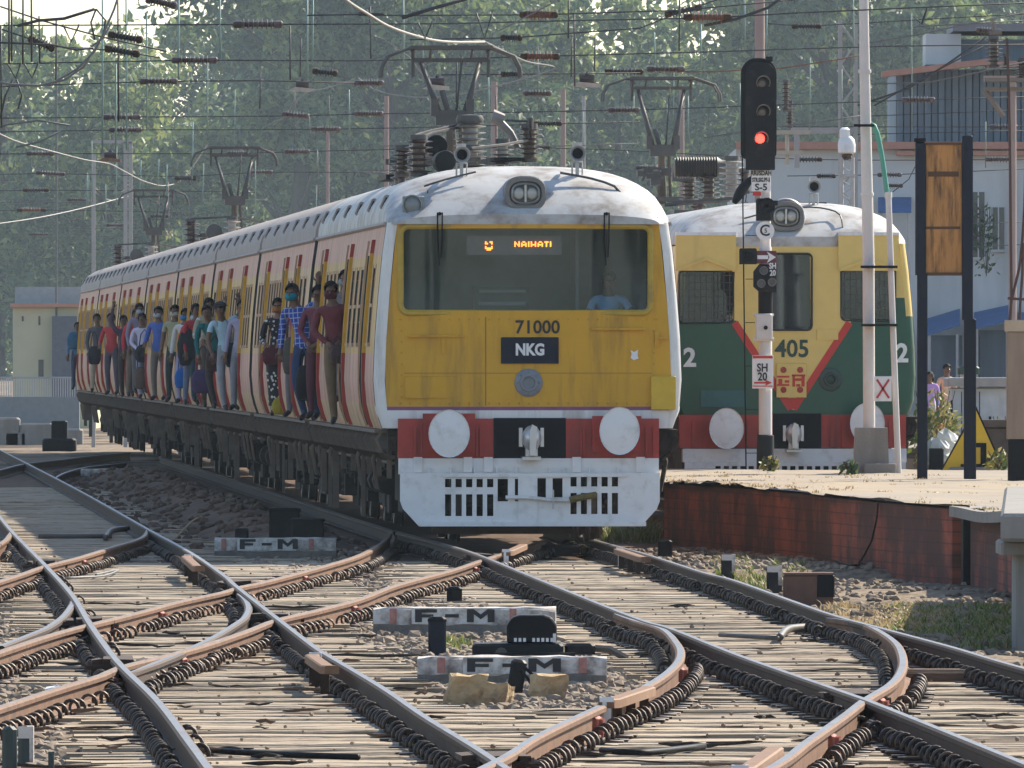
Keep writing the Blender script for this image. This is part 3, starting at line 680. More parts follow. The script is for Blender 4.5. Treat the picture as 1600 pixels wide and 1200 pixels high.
def underframe(parent, seed):
    rnd = random.Random(seed); f = MB()
    f.box(-1.45,1.45,.3,CARL-.1,1.02,1.20)
    for s in (-1, 1): f.box(s*1.58-.05, s*1.58+.05, .25, CARL, 1.08, 1.32)
    f.build('solebar', M_under, parent)
    # foot boards carried on hangers, cable runs and pipes along the side
    for s in (-1, 1):
        fb = MB(); fb.box(s*1.66-.12, s*1.66+.12, .4, CARL-.2, 1.285, 1.325); pass
        y = .6
        while y < CARL-.4:
            w0 = rnd.uniform(.015,.045); fb.box(s*1.60-w0, s*1.60+w0, y-.03, y+.03, rnd.choice((.22,.4,.45,.6,.75,.9)), 1.30)
            if rnd.random() < .6: fb.tube([(s*1.56,y+.2,1.2),(s*1.66,y+.25,.95),(s*1.6,y+.35,.6)], .03, 5)
            y += rnd.uniform(1.5,3.0)
        for y in [k*.34+.4 for k in range(59)]:
            fb.tube([(s*1.70,y,1.30),(s*1.76,y,1.20),(s*1.70,y,1.06),(s*1.6,y+.1,.98)], .022, 4)
        for z, r_ in ((1.0,.03),(.93,.02)): fb.tube([(s*(1.50+z*.06),.5,z),(s*(1.50+z*.06),CARL-.4,z)], r_, 5)
        fb.build('footboard', M_hang if s < 0 else M_under, parent)
    y = 5.3
    while y < CARL-6.2:
        L = rnd.uniform(.7,1.6); d = rnd.uniform(.75,1.0)
        for s in (-1, 1):
            b = MB()
            x0, x1 = sorted((s*.6, s*(1.05+rnd.uniform(0,.15)))); b.bbox(x0, x1, y, y+L, rnd.uniform(.22,.42), 1.02, .03)
            if rnd.random() < .5: b.lathe([(.05,-.3),(.17,-.27),(.17,.27),(.05,.3)], (s*1.15, y+L+.1, .62), 'y', 10)
            b.build('underfloor_box', M_under, parent)
        y += L+rnd.uniform(.25,.6)
    b = MB(); b.bbox(-.55,.55,5.2,CARL-5.4,.16,1.02,.03); b.bbox(-.8,.8,6.5,8.5,.12,.9,.03); b.build('underfloor_box', M_under, parent)  # long centre boxes added to block the bright ground seen under the coach
    for yc in (2.9, CARL-3.0): bogie(parent, yc)
VENT = None
def roof_vents(parent, y0=1.6, n_=6):
    global VENT
    for s in (-1, 1):
        for i in range(n_):
            y = y0+i*(CARL-y0-1.0)/(n_-1)*1.0
            if VENT is None:
                v = MB()
                v.prism([(-.09,-.03),(.09,-.03),(.09,.035),(.07,.055),(-.07,.055),(-.09,.035)], -.10, .12, 'y', 0)
                v.prism([(-.06,.0),(.06,.0),(.055,.035),(-.055,.035)], -.108, -.095, 'y', 1)  # black plate painted in as the shade inside the hood
                VENT = v.build('roof_vent', [M_roofdull, M_rubber], parent); o = VENT
            else: o = VENT.copy(); COL.objects.link(o); o.parent = parent
            o.location = (s*1.575, y, 3.99); o.rotation_euler = (0, s*R(66), 0)
def coach(idx, label):
    root = thing('train_coach', (-.0, 0, 0), label, 'train coach', 'coaches of the yellow-fronted train')
    for s in (-1, 1): body_side('body_side', s, idx != 1, root, y0=.22 if idx == 0 else .0, DOORS=DOORSETS.get(idx, DOORS))
    rf = roof_geo(0 if idx == 0 else -.02, CARL+.02, idx == 0)
    ro = rf.build('roof', M_silver if idx == 0 else M_roofdull, root, smooth=40)
    roof_vents(root, 1.9 if idx == 0 else 1.0)
    gut = MB()
    for s in (-1, 1): gut.tube([(s*1.665, .25 if idx == 0 else 0, 3.725),(s*1.665, CARL, 3.725)], .028, 5)
    gut.build('rain_gutter', M_roofdull, root)
    fl = MB(); fl.box(-1.6,1.6,.25,CARL-.05,1.21,1.25); fl.box(-1.56,1.56,CARL-.08,CARL-.02,1.26,3.7)
    if idx: fl.box(-1.56,1.56,.03,.09,1.26,3.7)
    for y in (5.6, 6.9, 12.3, 13.6): fl.box(-1.5,-.5,y,y+.4,1.26,1.7); fl.box(.5,1.5,y,y+.4,1.26,1.7)
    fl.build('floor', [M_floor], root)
    underframe(root, 11+idx)
    gw = MB(); gw.box(-1.2,1.2,CARL+.0,CARL+1.03,1.35,3.5)
    for k in range(6): gw.box(-1.28,1.28,CARL+.06+k*.16,CARL+.13+k*.16,1.3,3.58)
    gw.bbox(-1.60,-1.3,CARL+.05,CARL+.6,3.62,3.98,.04)
    gw.build('gangway', M_rubber, root)
    return root
def insulator(mb, c, h, r, n_, m=0, cap=1, axis='z', steel=None):
    prof = [(r*.5,0)]
    for i in range(n_):
        z = h*(i+.15)/n_; prof += [(r*.45,z),(r*.95,z+h*.22/n_),(r,z+h*.30/n_),(r*.92,z+h*.36/n_),(r*.45,z+h*.46/n_)]
    prof += [(r*.55,h)]
    mb.lathe(prof, c, axis, 14, m)
    if steel is not None:
        C = Vector(c); e = {'z':Vector((0,0,1)),'x':Vector((1,0,0)),'y':Vector((0,1,0))}[axis]
        mb.lathe([(r*.62,-.03),(r*.62,.02)], C, axis, 10, steel); mb.lathe([(r*.62,h-.02),(r*.62,h+.04)], C, axis, 10, steel)
def pantograph(parent, y, top, xo=0.0, zroof=4.42, m=None, hw=.66, gear=True):
    """single-arm pantograph; top = height of the collector strips"""
    m = m or M_steel; P = thing('pantograph', (0,0,0), None, None); P.parent = parent; P.location = (xo, y, 0)
    kz = zroof+(top-zroof)*.47
    a = MB()                                                # lower arm and knee
    a.tube([(.03,.55,zroof+.1),(-.02,-.05,kz)], [.075,.05], 8); a.tube([(.16,.5,zroof+.12),(.09,-.02,kz-.05)], .025, 6)
    a.box(-.20,.20,-.12,.10,kz-.16,kz+.02); a.box(-.26,-.17,-.15,.12,kz-.05,kz+.16); a.box(.17,.26,-.15,.12,kz-.05,kz+.16)
    a.tube([(-.05,-.05,kz),(-.12,.0,kz+.26)], .035, 6)
    a.build('lower_arm', m, P, smooth=35)
    b = MB()
    for s in (-1, 1): b.tube([(s*.16,-.05,kz),(s*.37,.35,top-.17)], [.042,.03], 7)
    b.tube([(.05,-.02,kz),(.14,.32,top-.15)], .014, 5)
    b.build('upper_arm', m, P, smooth='all')
    h = MB()
    for e in (-.22, .22):
        zt = top-.03
        h.tube([(-1.04*hw/.81,.33+e,zt-.36),(-1.03*hw/.81,.33+e,zt-.24),(-.94*hw/.81,.33+e,zt-.10),(-.76*hw,.33+e,zt),(.76*hw,.33+e,zt),(.94*hw/.81,.33+e,zt-.10),(1.03*hw/.81,.33+e,zt-.24),(1.04*hw/.81,.33+e,zt-.36)], .018, 6)
        h.box(-.50,.50,.33+e-.04,.33+e+.04,zt-.012,zt+.03)
    h.box(-.48,.48,.30,.36,top-.20,top-.15)
    for s in (-1, 1):
        h.tube([(s*.46,.11,top-.05),(s*.46,.35,top-.18),(s*.46,.55,top-.05)], .018, 5); h.tube([(s*.46,.33,top-.15),(s*.46,.33,top-.38)], .022, 6)
        h.tube([(s*.25,.11,top-.06),(s*.25,.33,top-.16)], .015, 5)
    h.build('collector_head', m, P, smooth=35)
    if gear:
        f = MB()
        f.box(-.75,.75,.1,.16,zroof+.10,zroof+.17); f.box(-.75,.75,1.2,1.26,zroof+.10,zroof+.17); f.box(-.72,-.66,.1,1.26,zroof+.11,zroof+.16); f.box(.66,.72,.1,1.26,zroof+.11,zroof+.16)
        f.build('base_frame', m, P)
        for sx in (-.6,.6):
            for sy in (.2,1.15):
                i_ = MB(); insulator(i_, (sx, sy, zroof-.28), .36, .10, 4, 0); i_.build('support_insulator', M_insb, P, smooth=40)
    return P
def windscreen_ring(x0, x1, z0, z1, r, w, yf, y0, y1, n=5):
    """rounded-rectangle moulding"""
    def ring(g):
        pts = []
        for cx, cz, a0 in ((x1-r,z1-r,0),(x0+r,z1-r,90),(x0+r,z0+r,180),(x1-r,z0+r,270)):
            for k in range(n+1):
                t = R(a0+90*k/n); pts.append((cx+(r+g)*math.cos(t), cz+(r+g)*math.sin(t)))
        return pts
    mb = MB(); A, B, C, D = ring(0), ring(w*.3), ring(w*.7), ring(w); N = len(A); vs = []
    for P, off in ((A,y1),(A,y0+.0),(B,y0-.02),(C,y0-.02),(D,y0),(D,y1)): vs += [(x, yf(x)+off, z) for x, z in P]
    fs = [(k*N+i, k*N+(i+1)%N, (k+1)*N+(i+1)%N, (k+1)*N+i) for k in range(5) for i in range(N)]
    mb.add(vs, fs); return mb, A
def buffer(parent, x, z, rx, rz, y0, m=None):
    b = MB(); n_ = 28
    prof = [(0,-.0,1.0),(.0,0,1)]
    vs = []; lev = [(-.40,.97),(-.42,1.0),(-.385,1.0),(-.37,.9)]
    cen = (x, y0-.445, z); vs.append(cen)
    for dy, k in lev:
        for j in range(n_): t = 2*math.pi*j/n_; vs.append((x+rx*k*math.cos(t), y0+dy, z+rz*k*math.sin(t)))
    fs = [(0,1+j,1+(j+1)%n_) for j in range(n_)]+[(1+k*n_+j,1+k*n_+(j+1)%n_,1+(k+1)*n_+(j+1)%n_,1+(k+1)*n_+j) for k in range(3) for j in range(n_)]
    b.add(vs, fs)
    o = b.build('buffer', m or M_clean, parent, smooth=45)
    s = MB(); s.lathe([(.17,-.37),(.17,-.1),(.2,-.1),(.2,.05)], (x, y0, z), 'y', 14); s.build('buffer_stem', M_red, o, smooth=35)
    return o
def coupler(parent, x, z, y0):
    c = MB(); c.sphere((x,y0-.33,z+.02), (.115,.14,.15), 14, 9); c.prism([(x-.03,z-.18),(x+.035,z-.18),(x+.055,z+.15),(x+.0,z+.18),(x-.035,z+.10)], y0-.52, y0-.30)
    c.bbox(x-.11,x+.11,y0-.36,y0-.1,z-.235,z-.19,.01); c.box(x-.07,x+.07,y0-.34,y0-.2,z-.2,z-.08)
    for s in (-1,1): c.box(x+s*.125-.02, x+s*.125+.02, y0-.3,y0-.24,z-.08,z+.14)
    c.tube([(x,y0-.3,z),(x,y0+.3,z)], .08, 8)
    return c.build('coupler', mat('coupler_silver',(.55,.55,.55),.35,.5,var=.2), parent, smooth=40)
def headlight(parent, x, z, y, s=1.0, ring=False):
    h = MB(); N = 26
    def oval(a, b, k=.75): return [(x+a*math.copysign(abs(math.cos(t))**k, math.cos(t)), z+b*math.copysign(abs(math.sin(t))**k, math.sin(t))) for t in [2*math.pi*i/N for i in range(N)]]
    L = [(oval(.245*s,.205*s),y+.75),(oval(.245*s,.205*s),y-.02),(oval(.232*s,.192*s),y-.035),(oval(.19*s,.145*s),y-.035),(oval(.185*s,.14*s),y+.03)]
    vs = [(px, yy, pz) for P, yy in L for px, pz in P]
    fs = [(k*N+i,k*N+(i+1)%N,(k+1)*N+(i+1)%N,(k+1)*N+i) for k in range(4) for i in range(N)]+[tuple(range(4*N,5*N))]
    h.add(vs, fs); o = h.build('headlight', mat('headlamp_case',(.16,.16,.155),.5,dirt=(.3,.28,.25),dirt_amt=.5,dirt_scale=7), parent, smooth=40)
    tr = MB(); 
    P = oval(.172*s,.125*s); Q = oval(.150*s,.105*s)
    vs = [(a, y-.02, b) for a, b in P]+[(a, y-.045, b) for a, b in Q]+[(a, y+.0, b) for a, b in Q]
    tr.add(vs, [(k*N+i,k*N+(i+1)%N,(k+1)*N+(i+1)%N,(k+1)*N+i) for k in range(2) for i in range(N)])
    tr.box(x-.012*s,x+.012*s,y-.03,y+.02,z-.10*s,z+.10*s); tr.build('bezel', mat('worn_chrome',(.5,.5,.48),.35,.6,var=.2), o, smooth=40)
    for q in (-1,1):
        l_ = MB(); l_.lathe([(.075*s,.02),(.07*s,-.01),(.045*s,-.022),(.001,-.028)], (x+q*.078*s,y,z), 'y', 16); l_.build('lamp', M_reflect, o, smooth='all')
    return o
def horn(parent, x, y, z, m=None):
    h = MB(); h.lathe([(.02,.34),(.03,.22),(.045,.10),(.075,.0),(.098,-.03),(.09,-.03),(.06,.02)], (x,y,z), 'y', 16); h.lathe([(.062,.012),(.001,.014)], (x,y-.005,z), 'y', 16, 1)  # the black disc paints in the shade inside the bell
    h.box(x-.05,x+.05,y+.05,y+.25,z+.05,z+.13); h.box(x-.02,x+.02,y+.1,y+.14,z-.25,z)
    h.tube([(x-.06,y+.12,z-.25),(x-.06,y+.12,z-.1),(x+.06,y+.12,z-.1),(x+.06,y+.12,z-.25)], .012, 5)
    return h.build('horn', [m or mat('horn_grey',(.42,.41,.40),.5,.2,var=.2), M_black], parent, smooth=40)

# ================================================================== the yellow-fronted train
ORG = Vector((.194, 150.0, 0))
def TW(x, y, z=0):                                         # train-local to world
    return ORG+Vector((math.cos(TH)*x-math.sin(TH)*y, math.sin(TH)*x+math.cos(TH)*y, z))
K = 134.0
fx = lambda px: (px-826)/K
fz = lambda py: CH-(py-HZ)/K
ORD = ['second coach behind the cab, with women and men leaning from its doors', 'third coach from the cab, crowded doorways with bags hanging out', 'fourth coach from the cab, carrying passengers in white and red shirts', 'fifth coach from the cab, with a raised pantograph at its far end', 'sixth coach from the cab, far along the hazy curve of the train', 'seventh coach from the cab, next to last and hazy', 'last and farthest coach, under the farthest pantograph']
cab = coach(0, 'yellow-fronted leading train coach with wide windscreen, number 71000 and white cowcatcher')
cab.name = 'train_coach'; cab.location = ORG; cab.rotation_euler = (0,0,TH)
mid = coach(1, 'pale pink '+ORD[0]); mid.location = TW(0, PITCH); mid.rotation_euler = (0,0,TH)
third = coach(2, 'pink and yellow '+ORD[1]); third.location = TW(0, PITCH*2); third.rotation_euler = (0,0,TH)
COACH = [cab, mid, third]
for i in range(3, 8):
    c = copy_tree(third); c.location = TW(0, PITCH*i); c.rotation_euler = (0,0,TH); c['label'] = 'pink and yellow '+ORD[i-1]; COACH.append(c)
# --- front of the leading coach
yf = lambda x: .02+.10*(abs(x)/1.65)**2.2
GX0, GX1, GZ0, GZ1 = fx(631), fx(1013), fz(484), fz(358)
def wf(z): return wz(z)*.925
def frontmap(u, z, d):
    x = u*1.58 if abs(u) <= .931 else math.copysign(.93*1.58+(abs(u)-.93)/.07*(wf(z)-.93*1.58), u)
    return (x, yf(x)+d, z)
def frontm(u, z): return 2 if z < 1.55 else 1 if z < 1.592 else 0
cs = list(cells([-1,-.93,-.75,-.5,-.25,0,.25,.5,.75,.93,1],[1.34,1.45,1.55,1.592,2.0,2.4,2.6,3.68,3.74],[(GX0/1.58-.005,GX1/1.58+.005,GZ0-.01,GZ1+.01)],frontm))
sheet(cs, frontmap, .06).build('front_panel', [M_yellow, M_purple, M_white], cab, smooth=35)
for s in (-1,1):                                           # rounded white corners
    co = MB()
    zz = [1.34,1.55,1.9,2.4,2.9,3.4,3.74]; vs = []
    for z in zz:
        a = wf(z); b = wz(z)
        for k in range(6):
            t = math.pi/2*k/5; vs.append((s*(a+(b-a)*math.sin(t)), yf(a)+(.26-yf(a))*(1-math.cos(t)), z))
    co.add(vs, [(i*6+j,i*6+j+1,(i+1)*6+j+1,(i+1)*6+j) for i in range(len(zz)-1) for j in range(5)]); co.build('corner_panel', M_white, cab, smooth=50)
hd = MB()                                                  # white band over the windscreen
vs = []; N = 20
for j in range(N+1):
    x = -wf(3.74)+2*wf(3.74)*j/N; vs += [(x, yf(x)-.004, 3.735),(x, yf(x)-.004, 3.80),(x, yf(x)+.10, 3.84)]
hd.add(vs, [(j*3+k,(j+1)*3+k,(j+1)*3+k+1,j*3+k+1) for j in range(N) for k in range(2)])
hd.build('header_panel', M_silver, cab, smooth=50)
ringmb, _ = windscreen_ring(GX0, GX1, GZ0, GZ1, .06, .075, yf, -.02, .06)
fr = ringmb.build('windscreen_frame', mat('dull_yellow_moulding',(.47,.31,.035),.5,var=.15,dirt=(.2,.14,.06),dirt_amt=.6,dirt_scale=4), cab, smooth=35)
gl = MB(); vs = []
for j in range(13):
    x = GX0-.01+(GX1-GX0+.02)*j/12; vs += [(x, yf(x)+.035, GZ0-.01),(x, yf(x)+.035, GZ1+.01)]
gl.add(vs, [(2*j,2*j+2,2*j+3,2*j+1) for j in range(12)])
gl.build('windscreen', M_glass, cab, smooth='all', fix=False)
# cab interior seen through the glass
ci = MB(); ci.box(-1.5,1.5,1.95,2.0,1.26,3.72); ci.box(-1.62,1.62,.15,.75,2.35,2.62,1); ci.box(-.55,.1,1.55,1.9,2.45,3.0,2); ci.box(-.5,.05,1.5,1.56,2.78,2.82,3); ci.box(-.5,.05,1.5,1.56,2.93,2.96,3)
ci.box(.60,.64,.9,1.95,1.3,3.7,4)
ci.build('cab_interior', [mat('cab_back_wall',(.13,.165,.175),.7), mat('cab_desk',(.10,.12,.12),.6), mat('cab_chair',(.07,.09,.10),.6), mat('cab_rail',(.45,.48,.48),.5), mat('cab_partition',(.17,.20,.21),.6)], cab)
sg = MB(); sg.box(fx(731),fx(880),.30,.34,fz(398),fz(368)); sgo = sg.build('destination_display', mat('display_case',(.20,.17,.18),.4), cab)
led = MB(); rl = random.Random(5)
def dots(x0, z0, rows_, s):
    for r_, row in enumerate(rows_):
        for c_, ch in enumerate(row):
            if ch == '#': led.box(x0+c_*s, x0+c_*s+s*.8, .292, .298, z0-r_*s-s*.8, z0-r_*s)
dots(fx(760), fz(377), ['#..##','##..#','.....','#...#','#####','.###.'], .018)
GL = {'N':['#..#','##.#','#.##','#..#'],'A':['.##.','#..#','####','#..#'],'I':['#','#','#','#'],'H':['#..#','#..#','####','#..#'],'T':['###','.#.','.#.','.#.'],'-':['..','##','..','..'],'E':['###','##.','#..','###']}
xx = fx(806)
for ch in 'NAIHATI': dots(xx, fz(377), GL[ch], .016); xx += (len(GL[ch][0])+1)*.016
led.build('led_dots', mat('lit_orange_led',(.9,.25,.02),.5,emit=((1.0,.22,.02),5.0)), sgo)
# plates, lamps and fittings on the yellow face
text('fleet_number','71000',.215,mat('number_black',(.015,.014,.012),.5),cab,(fx(840),yf(0)-.004,fz(512)),sx=.98,bold=.004).modifiers.clear()
pl = MB(); pl.bbox(fx(783),fx(873),yf(0)-.03,yf(0)+.01,fz(568),fz(527),.008); plo = pl.build('code_plate', M_navy, cab)
text('code_letters','NKG',.185,mat('letter_white',(.75,.75,.75),.5),plo,(fx(828),yf(0)-.036,fz(547)),sx=.85,bold=.008)
lt = MB(); lt.lathe([(.165,.01),(.165,-.015),(.15,-.025),(.105,-.028),(.10,-.05),(.075,-.052),(.07,-.015),(.03,-.01),(.001,-.02)], (fx(826),yf(0),fz(598)), 'y', 24)
for k in range(8): t = k*math.pi/4; lt.sphere((fx(826)+.13*math.cos(t), yf(0)-.028, fz(598)+.13*math.sin(t)), .011, 6, 4)
lt.build('round_lamp', mat('grey_lamp_ring',(.20,.22,.25),.45,.2,var=.15), cab, smooth=40)
for a, b, z, w_ in ((638,725,525,'ledge'),(922,1008,514,'ledge')):
    q = MB(); q.bbox(fx(a),fx(b),yf(fx((a+b)/2))-.05,yf(fx((a+b)/2))+.06,fz(z)-.012,fz(z)+.012,.006); q.build('step_rail', M_yellow, cab)
q = MB(); q.box(fx(690),fx(696),yf(1)-.02,yf(1)+.02,fz(553),fz(528)); q.box(fx(1024),fx(1031),yf(1.5)-.03,yf(1.5)+.02,fz(542),fz(518)); q.box(fx(1026),fx(1044),yf(1.55)-.06,yf(1.5),fz(530),fz(527)); q.build('catch', M_yellow, cab)
for a, b, c, d in ((633,742,622,588),(1018,1057,640,588)):
    x = fx((a+b)/2); q = MB(); q.bbox(fx(a),fx(b),yf(x)-(.015 if a < 700 else .07),yf(fx(b) if abs(fx(b)) > abs(fx(a)) else fx(a))+.03,fz(c),fz(d),.008)
    q.build('access_cover', M_yellow if a < 700 else mat('cleaner_yellow',(.62,.40,.03),.45), cab)
q = MB(); q.prism([(fx(986),fz(547)),(fx(992),fz(550)),(fx(998),fz(546)),(fx(997),fz(556)),(fx(999),fz(560)),(fx(991),fz(563)),(fx(986),fz(559)),(fx(988),fz(553))], yf(1.2)-.012, yf(1.2)+.03); q.build('torn_sticker', M_clean, cab)
for x0_, x1_, z0_, z1_ in ((fx(759)-.005,fx(759)+.005,1.60,fz(495)),(-1.45,1.45,fz(583)-.003,fz(583)+.003)):
    q = MB(); n_ = 12
    for i in range(n_):
        a_, b_ = x0_+(x1_-x0_)*i/n_, x0_+(x1_-x0_)*(i+1)/n_; q.add([(a_,yf(a_)-.004,z0_),(b_,yf(b_)-.004,z0_),(b_,yf(b_)-.004,z1_),(a_,yf(a_)-.004,z1_),(a_,yf(a_)+.02,z0_),(b_,yf(b_)+.02,z0_),(b_,yf(b_)+.02,z1_),(a_,yf(a_)+.02,z1_)],[(0,1,2,3),(0,4,5,1),(3,2,6,7)])
    q.build('panel_seam', mat('dark_seam_paint',(.24,.14,.02),.6), cab)  # seam lines drawn as thin darker strips on the panel
rv = MB()
for i in range(27):
    x = -1.5+3.0*i/26; rv.sphere((x,yf(x)-.002,1.63), .011, 5, 4)
    if abs(x) > .1: rv.sphere((x,yf(x)-.002,fz(499)), .009, 5, 4)
for i in range(16):
    for x in (-1.48,1.47): rv.sphere((x,yf(x)-.002,1.7+i*.13), .010, 5, 4)
rv_ = rv.build('rivets', M_yellow, cab, smooth='all'); rv_['kind'] = 'stuff'
for px in (687, 948):
    w = MB(); x = fx(px)
    for e in (-.028,.028): w.tube([(x+e,yf(x)-.08,fz(332)),(x+e*.9,yf(x)-.07,fz(375)),(x+e*.5,yf(x)-.05,fz(402))], .009, 5)
    w.tube([(x-.03,yf(x)-.03,fz(352)),(x-.005,yf(x)-.04,fz(415))], .008, 5); w.tube([(x,yf(x)+.05,fz(334)),(x,yf(x)-.09,fz(334))], .022, 6)
    w.build('wiper', M_black, cab)
headlight(cab, fx(822), fz(302), .14)
ml = MB(); ml.lathe([(.12,.3),(.12,-.02),(.105,-.03),(.10,.0),(.05,-.03),(.001,-.04)], (fx(645),.16,fz(320)), 'y', 18); ml.bbox(fx(630),fx(664),.18,.32,fz(336),fz(306),.01); ml.build('marker_lamp', mat('marker_grey',(.22,.24,.24),.4,.1,var=.25), cab, smooth=40)
horn(cab, fx(727), .75, fz(240)); horn(cab, fx(909), .75, fz(238))
pp = MB(); pp.tube(smooth_path([(fx(666),.55,4.17),(fx(700),.6,4.25),(fx(748),.7,4.34)],.1), .012, 5); pp.tube(smooth_path([(fx(880),.62,4.33),(fx(930),.6,4.26),(fx(965),.55,4.17),(fx(978),.5,4.06)],.1), .015, 5); pp.tube([(fx(668),.5,4.03),(fx(672),.5,4.12)], .01, 4)
pp.build('roof_pipe', M_steel, cab)
# running gear front: buffer beam, buffers, coupler, cowcatcher
bbm = MB(); bbm.box(fx(622),fx(1030),-.02,.25,fz(716),fz(654),0); bbm.box(fx(771),fx(884),-.032,-.018,fz(722),fz(653),1)
for px in (648,658,745,751,908,912,1010,1022): bbm.box(fx(px)-.012,fx(px)+.012,-.06,-.02,fz(712),fz(668),0)
bbm.box(fx(660),fx(742),-.06,-.02,fz(706),fz(646),0); bbm.box(fx(925),fx(1002),-.06,-.02,fz(706),fz(650),0)
bbm.build('buffer_beam', [M_red, M_black], cab)
buffer(cab, fx(699), fz(677), .24, .28, .0); buffer(cab, fx(965), fz(673), .235, .28, .0)
coupler(cab, fx(828), fz(687), -.03)
sk = MB(); sk.box(fx(623),fx(1029),-.10,.15,fz(741),fz(716))
for px in (652,730,762,900,1000): sk.box(fx(px)-.05,fx(px)+.05,-.14,-.10,fz(738),fz(714))
for px in (670,703,740,775,806,858,880,920,965,1003): sk.box(fx(px)-.008,fx(px)+.008,-.15,-.10,fz(740),fz(730))
sk.build('cowcatcher_ledge', M_clean, cab)
holes = []
def slots(x0, x1, n_, zt, zb):
    w = (x1-x0)/n_
    for i in range(n_): holes.append((fx(x0+w*i), fx(x0+w*i+w*.60), fz(zb), fz(zt)))
slots(694,776,5,748,761); slots(694,776,5,772,806); slots(776,830,2,748,783); slots(836,888,2,747,777); slots(890,971,5,745,760); slots(890,971,5,770,803)
CWX0, CWX1 = fx(624), fx(1030)
cs = list(cells([CWX0, fx(660), fx(1000), CWX1],[fz(822),fz(795),fz(739)],holes,lambda x,z:0))
cs = [c for c in cs]
def cowmap(u, z, d):
    zb, zt = fz(822), fz(790)
    if z < zt:
        k = (zt-z)/(zt-zb); L0 = CWX0+k*.22; R1 = CWX1-k*.22
        u = max(L0, min(R1, u))
    return (u, -.20+d+abs(u)**2*.02, z)
sheet(cs, cowmap, .03).build('cowcatcher', M_clean, cab)
st = MB(); st.box(fx(812)-.03,fx(834)+.03,-.225,-.2,fz(822),fz(740)); st.box(fx(655),fx(1008),-.23,-.2,fz(822),fz(815)); st.box(fx(690),fx(975),-.222,-.2,fz(745),fz(740)); st.build('cowcatcher_stiffener', M_clean, cab)
stk = MB(); stk.tube(smooth_path([(fx(788),-.27,fz(777)),(fx(820),-.28,fz(777)),(fx(860),-.275,fz(781)),(fx(888),-.28,fz(781))],.05), .025, 7, 0); stk.tube(smooth_path([(fx(888),-.28,fz(781)),(fx(905),-.285,fz(777)),(fx(930),-.29,fz(773))],.05), [.03,.045,.04,.03,.035,.03][:len(smooth_path([(fx(888),-.28,fz(781)),(fx(905),-.285,fz(777)),(fx(930),-.29,fz(773))],.05))] if False else .04, 7, 1); stk.tube([(fx(862),-.29,fz(765)),(fx(862),-.29,fz(795))], .012, 5, 0)
stk.build('tied_stick', [M_white, mat('mossy_rag',(.16,.12,.04),.9,var=.5,scale=20)], cab)
ax = MB()
for px in (902,921,938): ax.tube([(fx(px),.35,.05),(fx(px),.35,.35)], .04, 6)
ax.box(-1.1,.9,.6,.7,.10,.3); ax.build('brake_rigging', M_rust, cab)
# roof gear by the front pantograph
pantograph(cab, 6.0, 5.95, ((706-800)*156/F-ORG.x+.0547*6))
P0 = lambda px, Y: (px-826)*(150+Y)/F+0.0547*Y*0   # local x of a pixel near the front
def rx(px, yl): # local x so that the point appears at px
    Yw = ORG.y+yl; return ((px-800)*Yw/F-ORG.x+.0547*yl)
def rzz(py, yl): return CH-(py-HZ)*(ORG.y+yl)/F
for px, py0, py1, yl, r_, n_, mm in ((654,272,216,3.0,.17,6,M_insb),(629,272,232,4.6,.15,6,M_insb),(734,262,192,4.4,.20,7,M_insw),(735,248,232,3.6,.2,2,M_insw),(827,250,198,4.8,.16,7,M_insb),(785,252,222,4.2,.14,4,M_insw)):
    i_ = MB(); x = rx(px, yl); z0, z1 = rzz(py0, yl), rzz(py1, yl); insulator(i_, (x, yl, z0), z1-z0, r_, n_, 0, steel=1)
    i_.build('roof_insulator', [mm, M_steel], cab, smooth=40)
ar = MB(); ar.lathe([(.02,-.03),(.13,-.02),(.14,.05),(.14,.4),(.02,.42)], (rx(682,4.0),4.0,rzz(228,4.0)), 'y', 18); ar.lathe([(.02,-.03),(.125,-.02),(.13,.03),(.13,.7),(.02,.72)], (rx(696,3.0),3.0,rzz(252,3.0)), 'y', 18)
ar.lathe([(.07,-.05),(.07,-.03),(.02,-.03)], (rx(682,4.0),4.0,rzz(228,4.0)), 'y', 10)
ar.build('air_reservoir', M_blacks, cab, smooth=35)
ba = MB()
def RP(px, py, yl): return (rx(px,yl), yl, rzz(py,yl))
ba.tube([RP(648,212,3.4),RP(668,206,3.8),RP(712,196,4.4)], .018, 5); ba.tube([RP(650,218,3.2),RP(675,208,3.8),RP(718,199,4.4)], .018, 5)
ba.tube([RP(736,232,3.4),RP(790,226,4.0),RP(830,218,4.8)], .02, 5)
ba.tube([RP(790,188,4.8),RP(830,190,4.8)], .014, 5)
for px in (826,831): ba.tube([RP(px,184,4.7),RP(px,216,4.7)], .02, 5)
ba.lathe([(.16,0),(.17,.04),(.15,.09),(.02,.10)], RP(734,192,4.4), 'z', 14)
ba.build('busbar', M_steel, cab, smooth=40)
be = MB(); be.tube(smooth_path([RP(771,187,5),RP(783,193,5),RP(797,208,5),RP(808,232,5)],.08), .05, 8); be.tube([RP(769,182,5),RP(787,187,5)], [.09,.07], 8); be.build('cable_bushing', mat('cable_bushing_grey',(.22,.20,.19),.6,var=.3), cab, smooth=40)
pf = MB(); pf.box(rx(771,3.5),rx(818,3.5),3.4,4.9,rzz(252,3.5),rzz(246,3.5)); pf.box(rx(600,9),rx(625,9),8.5,11,4.36,4.42)
pf.build('roof_platform', M_black, cab)
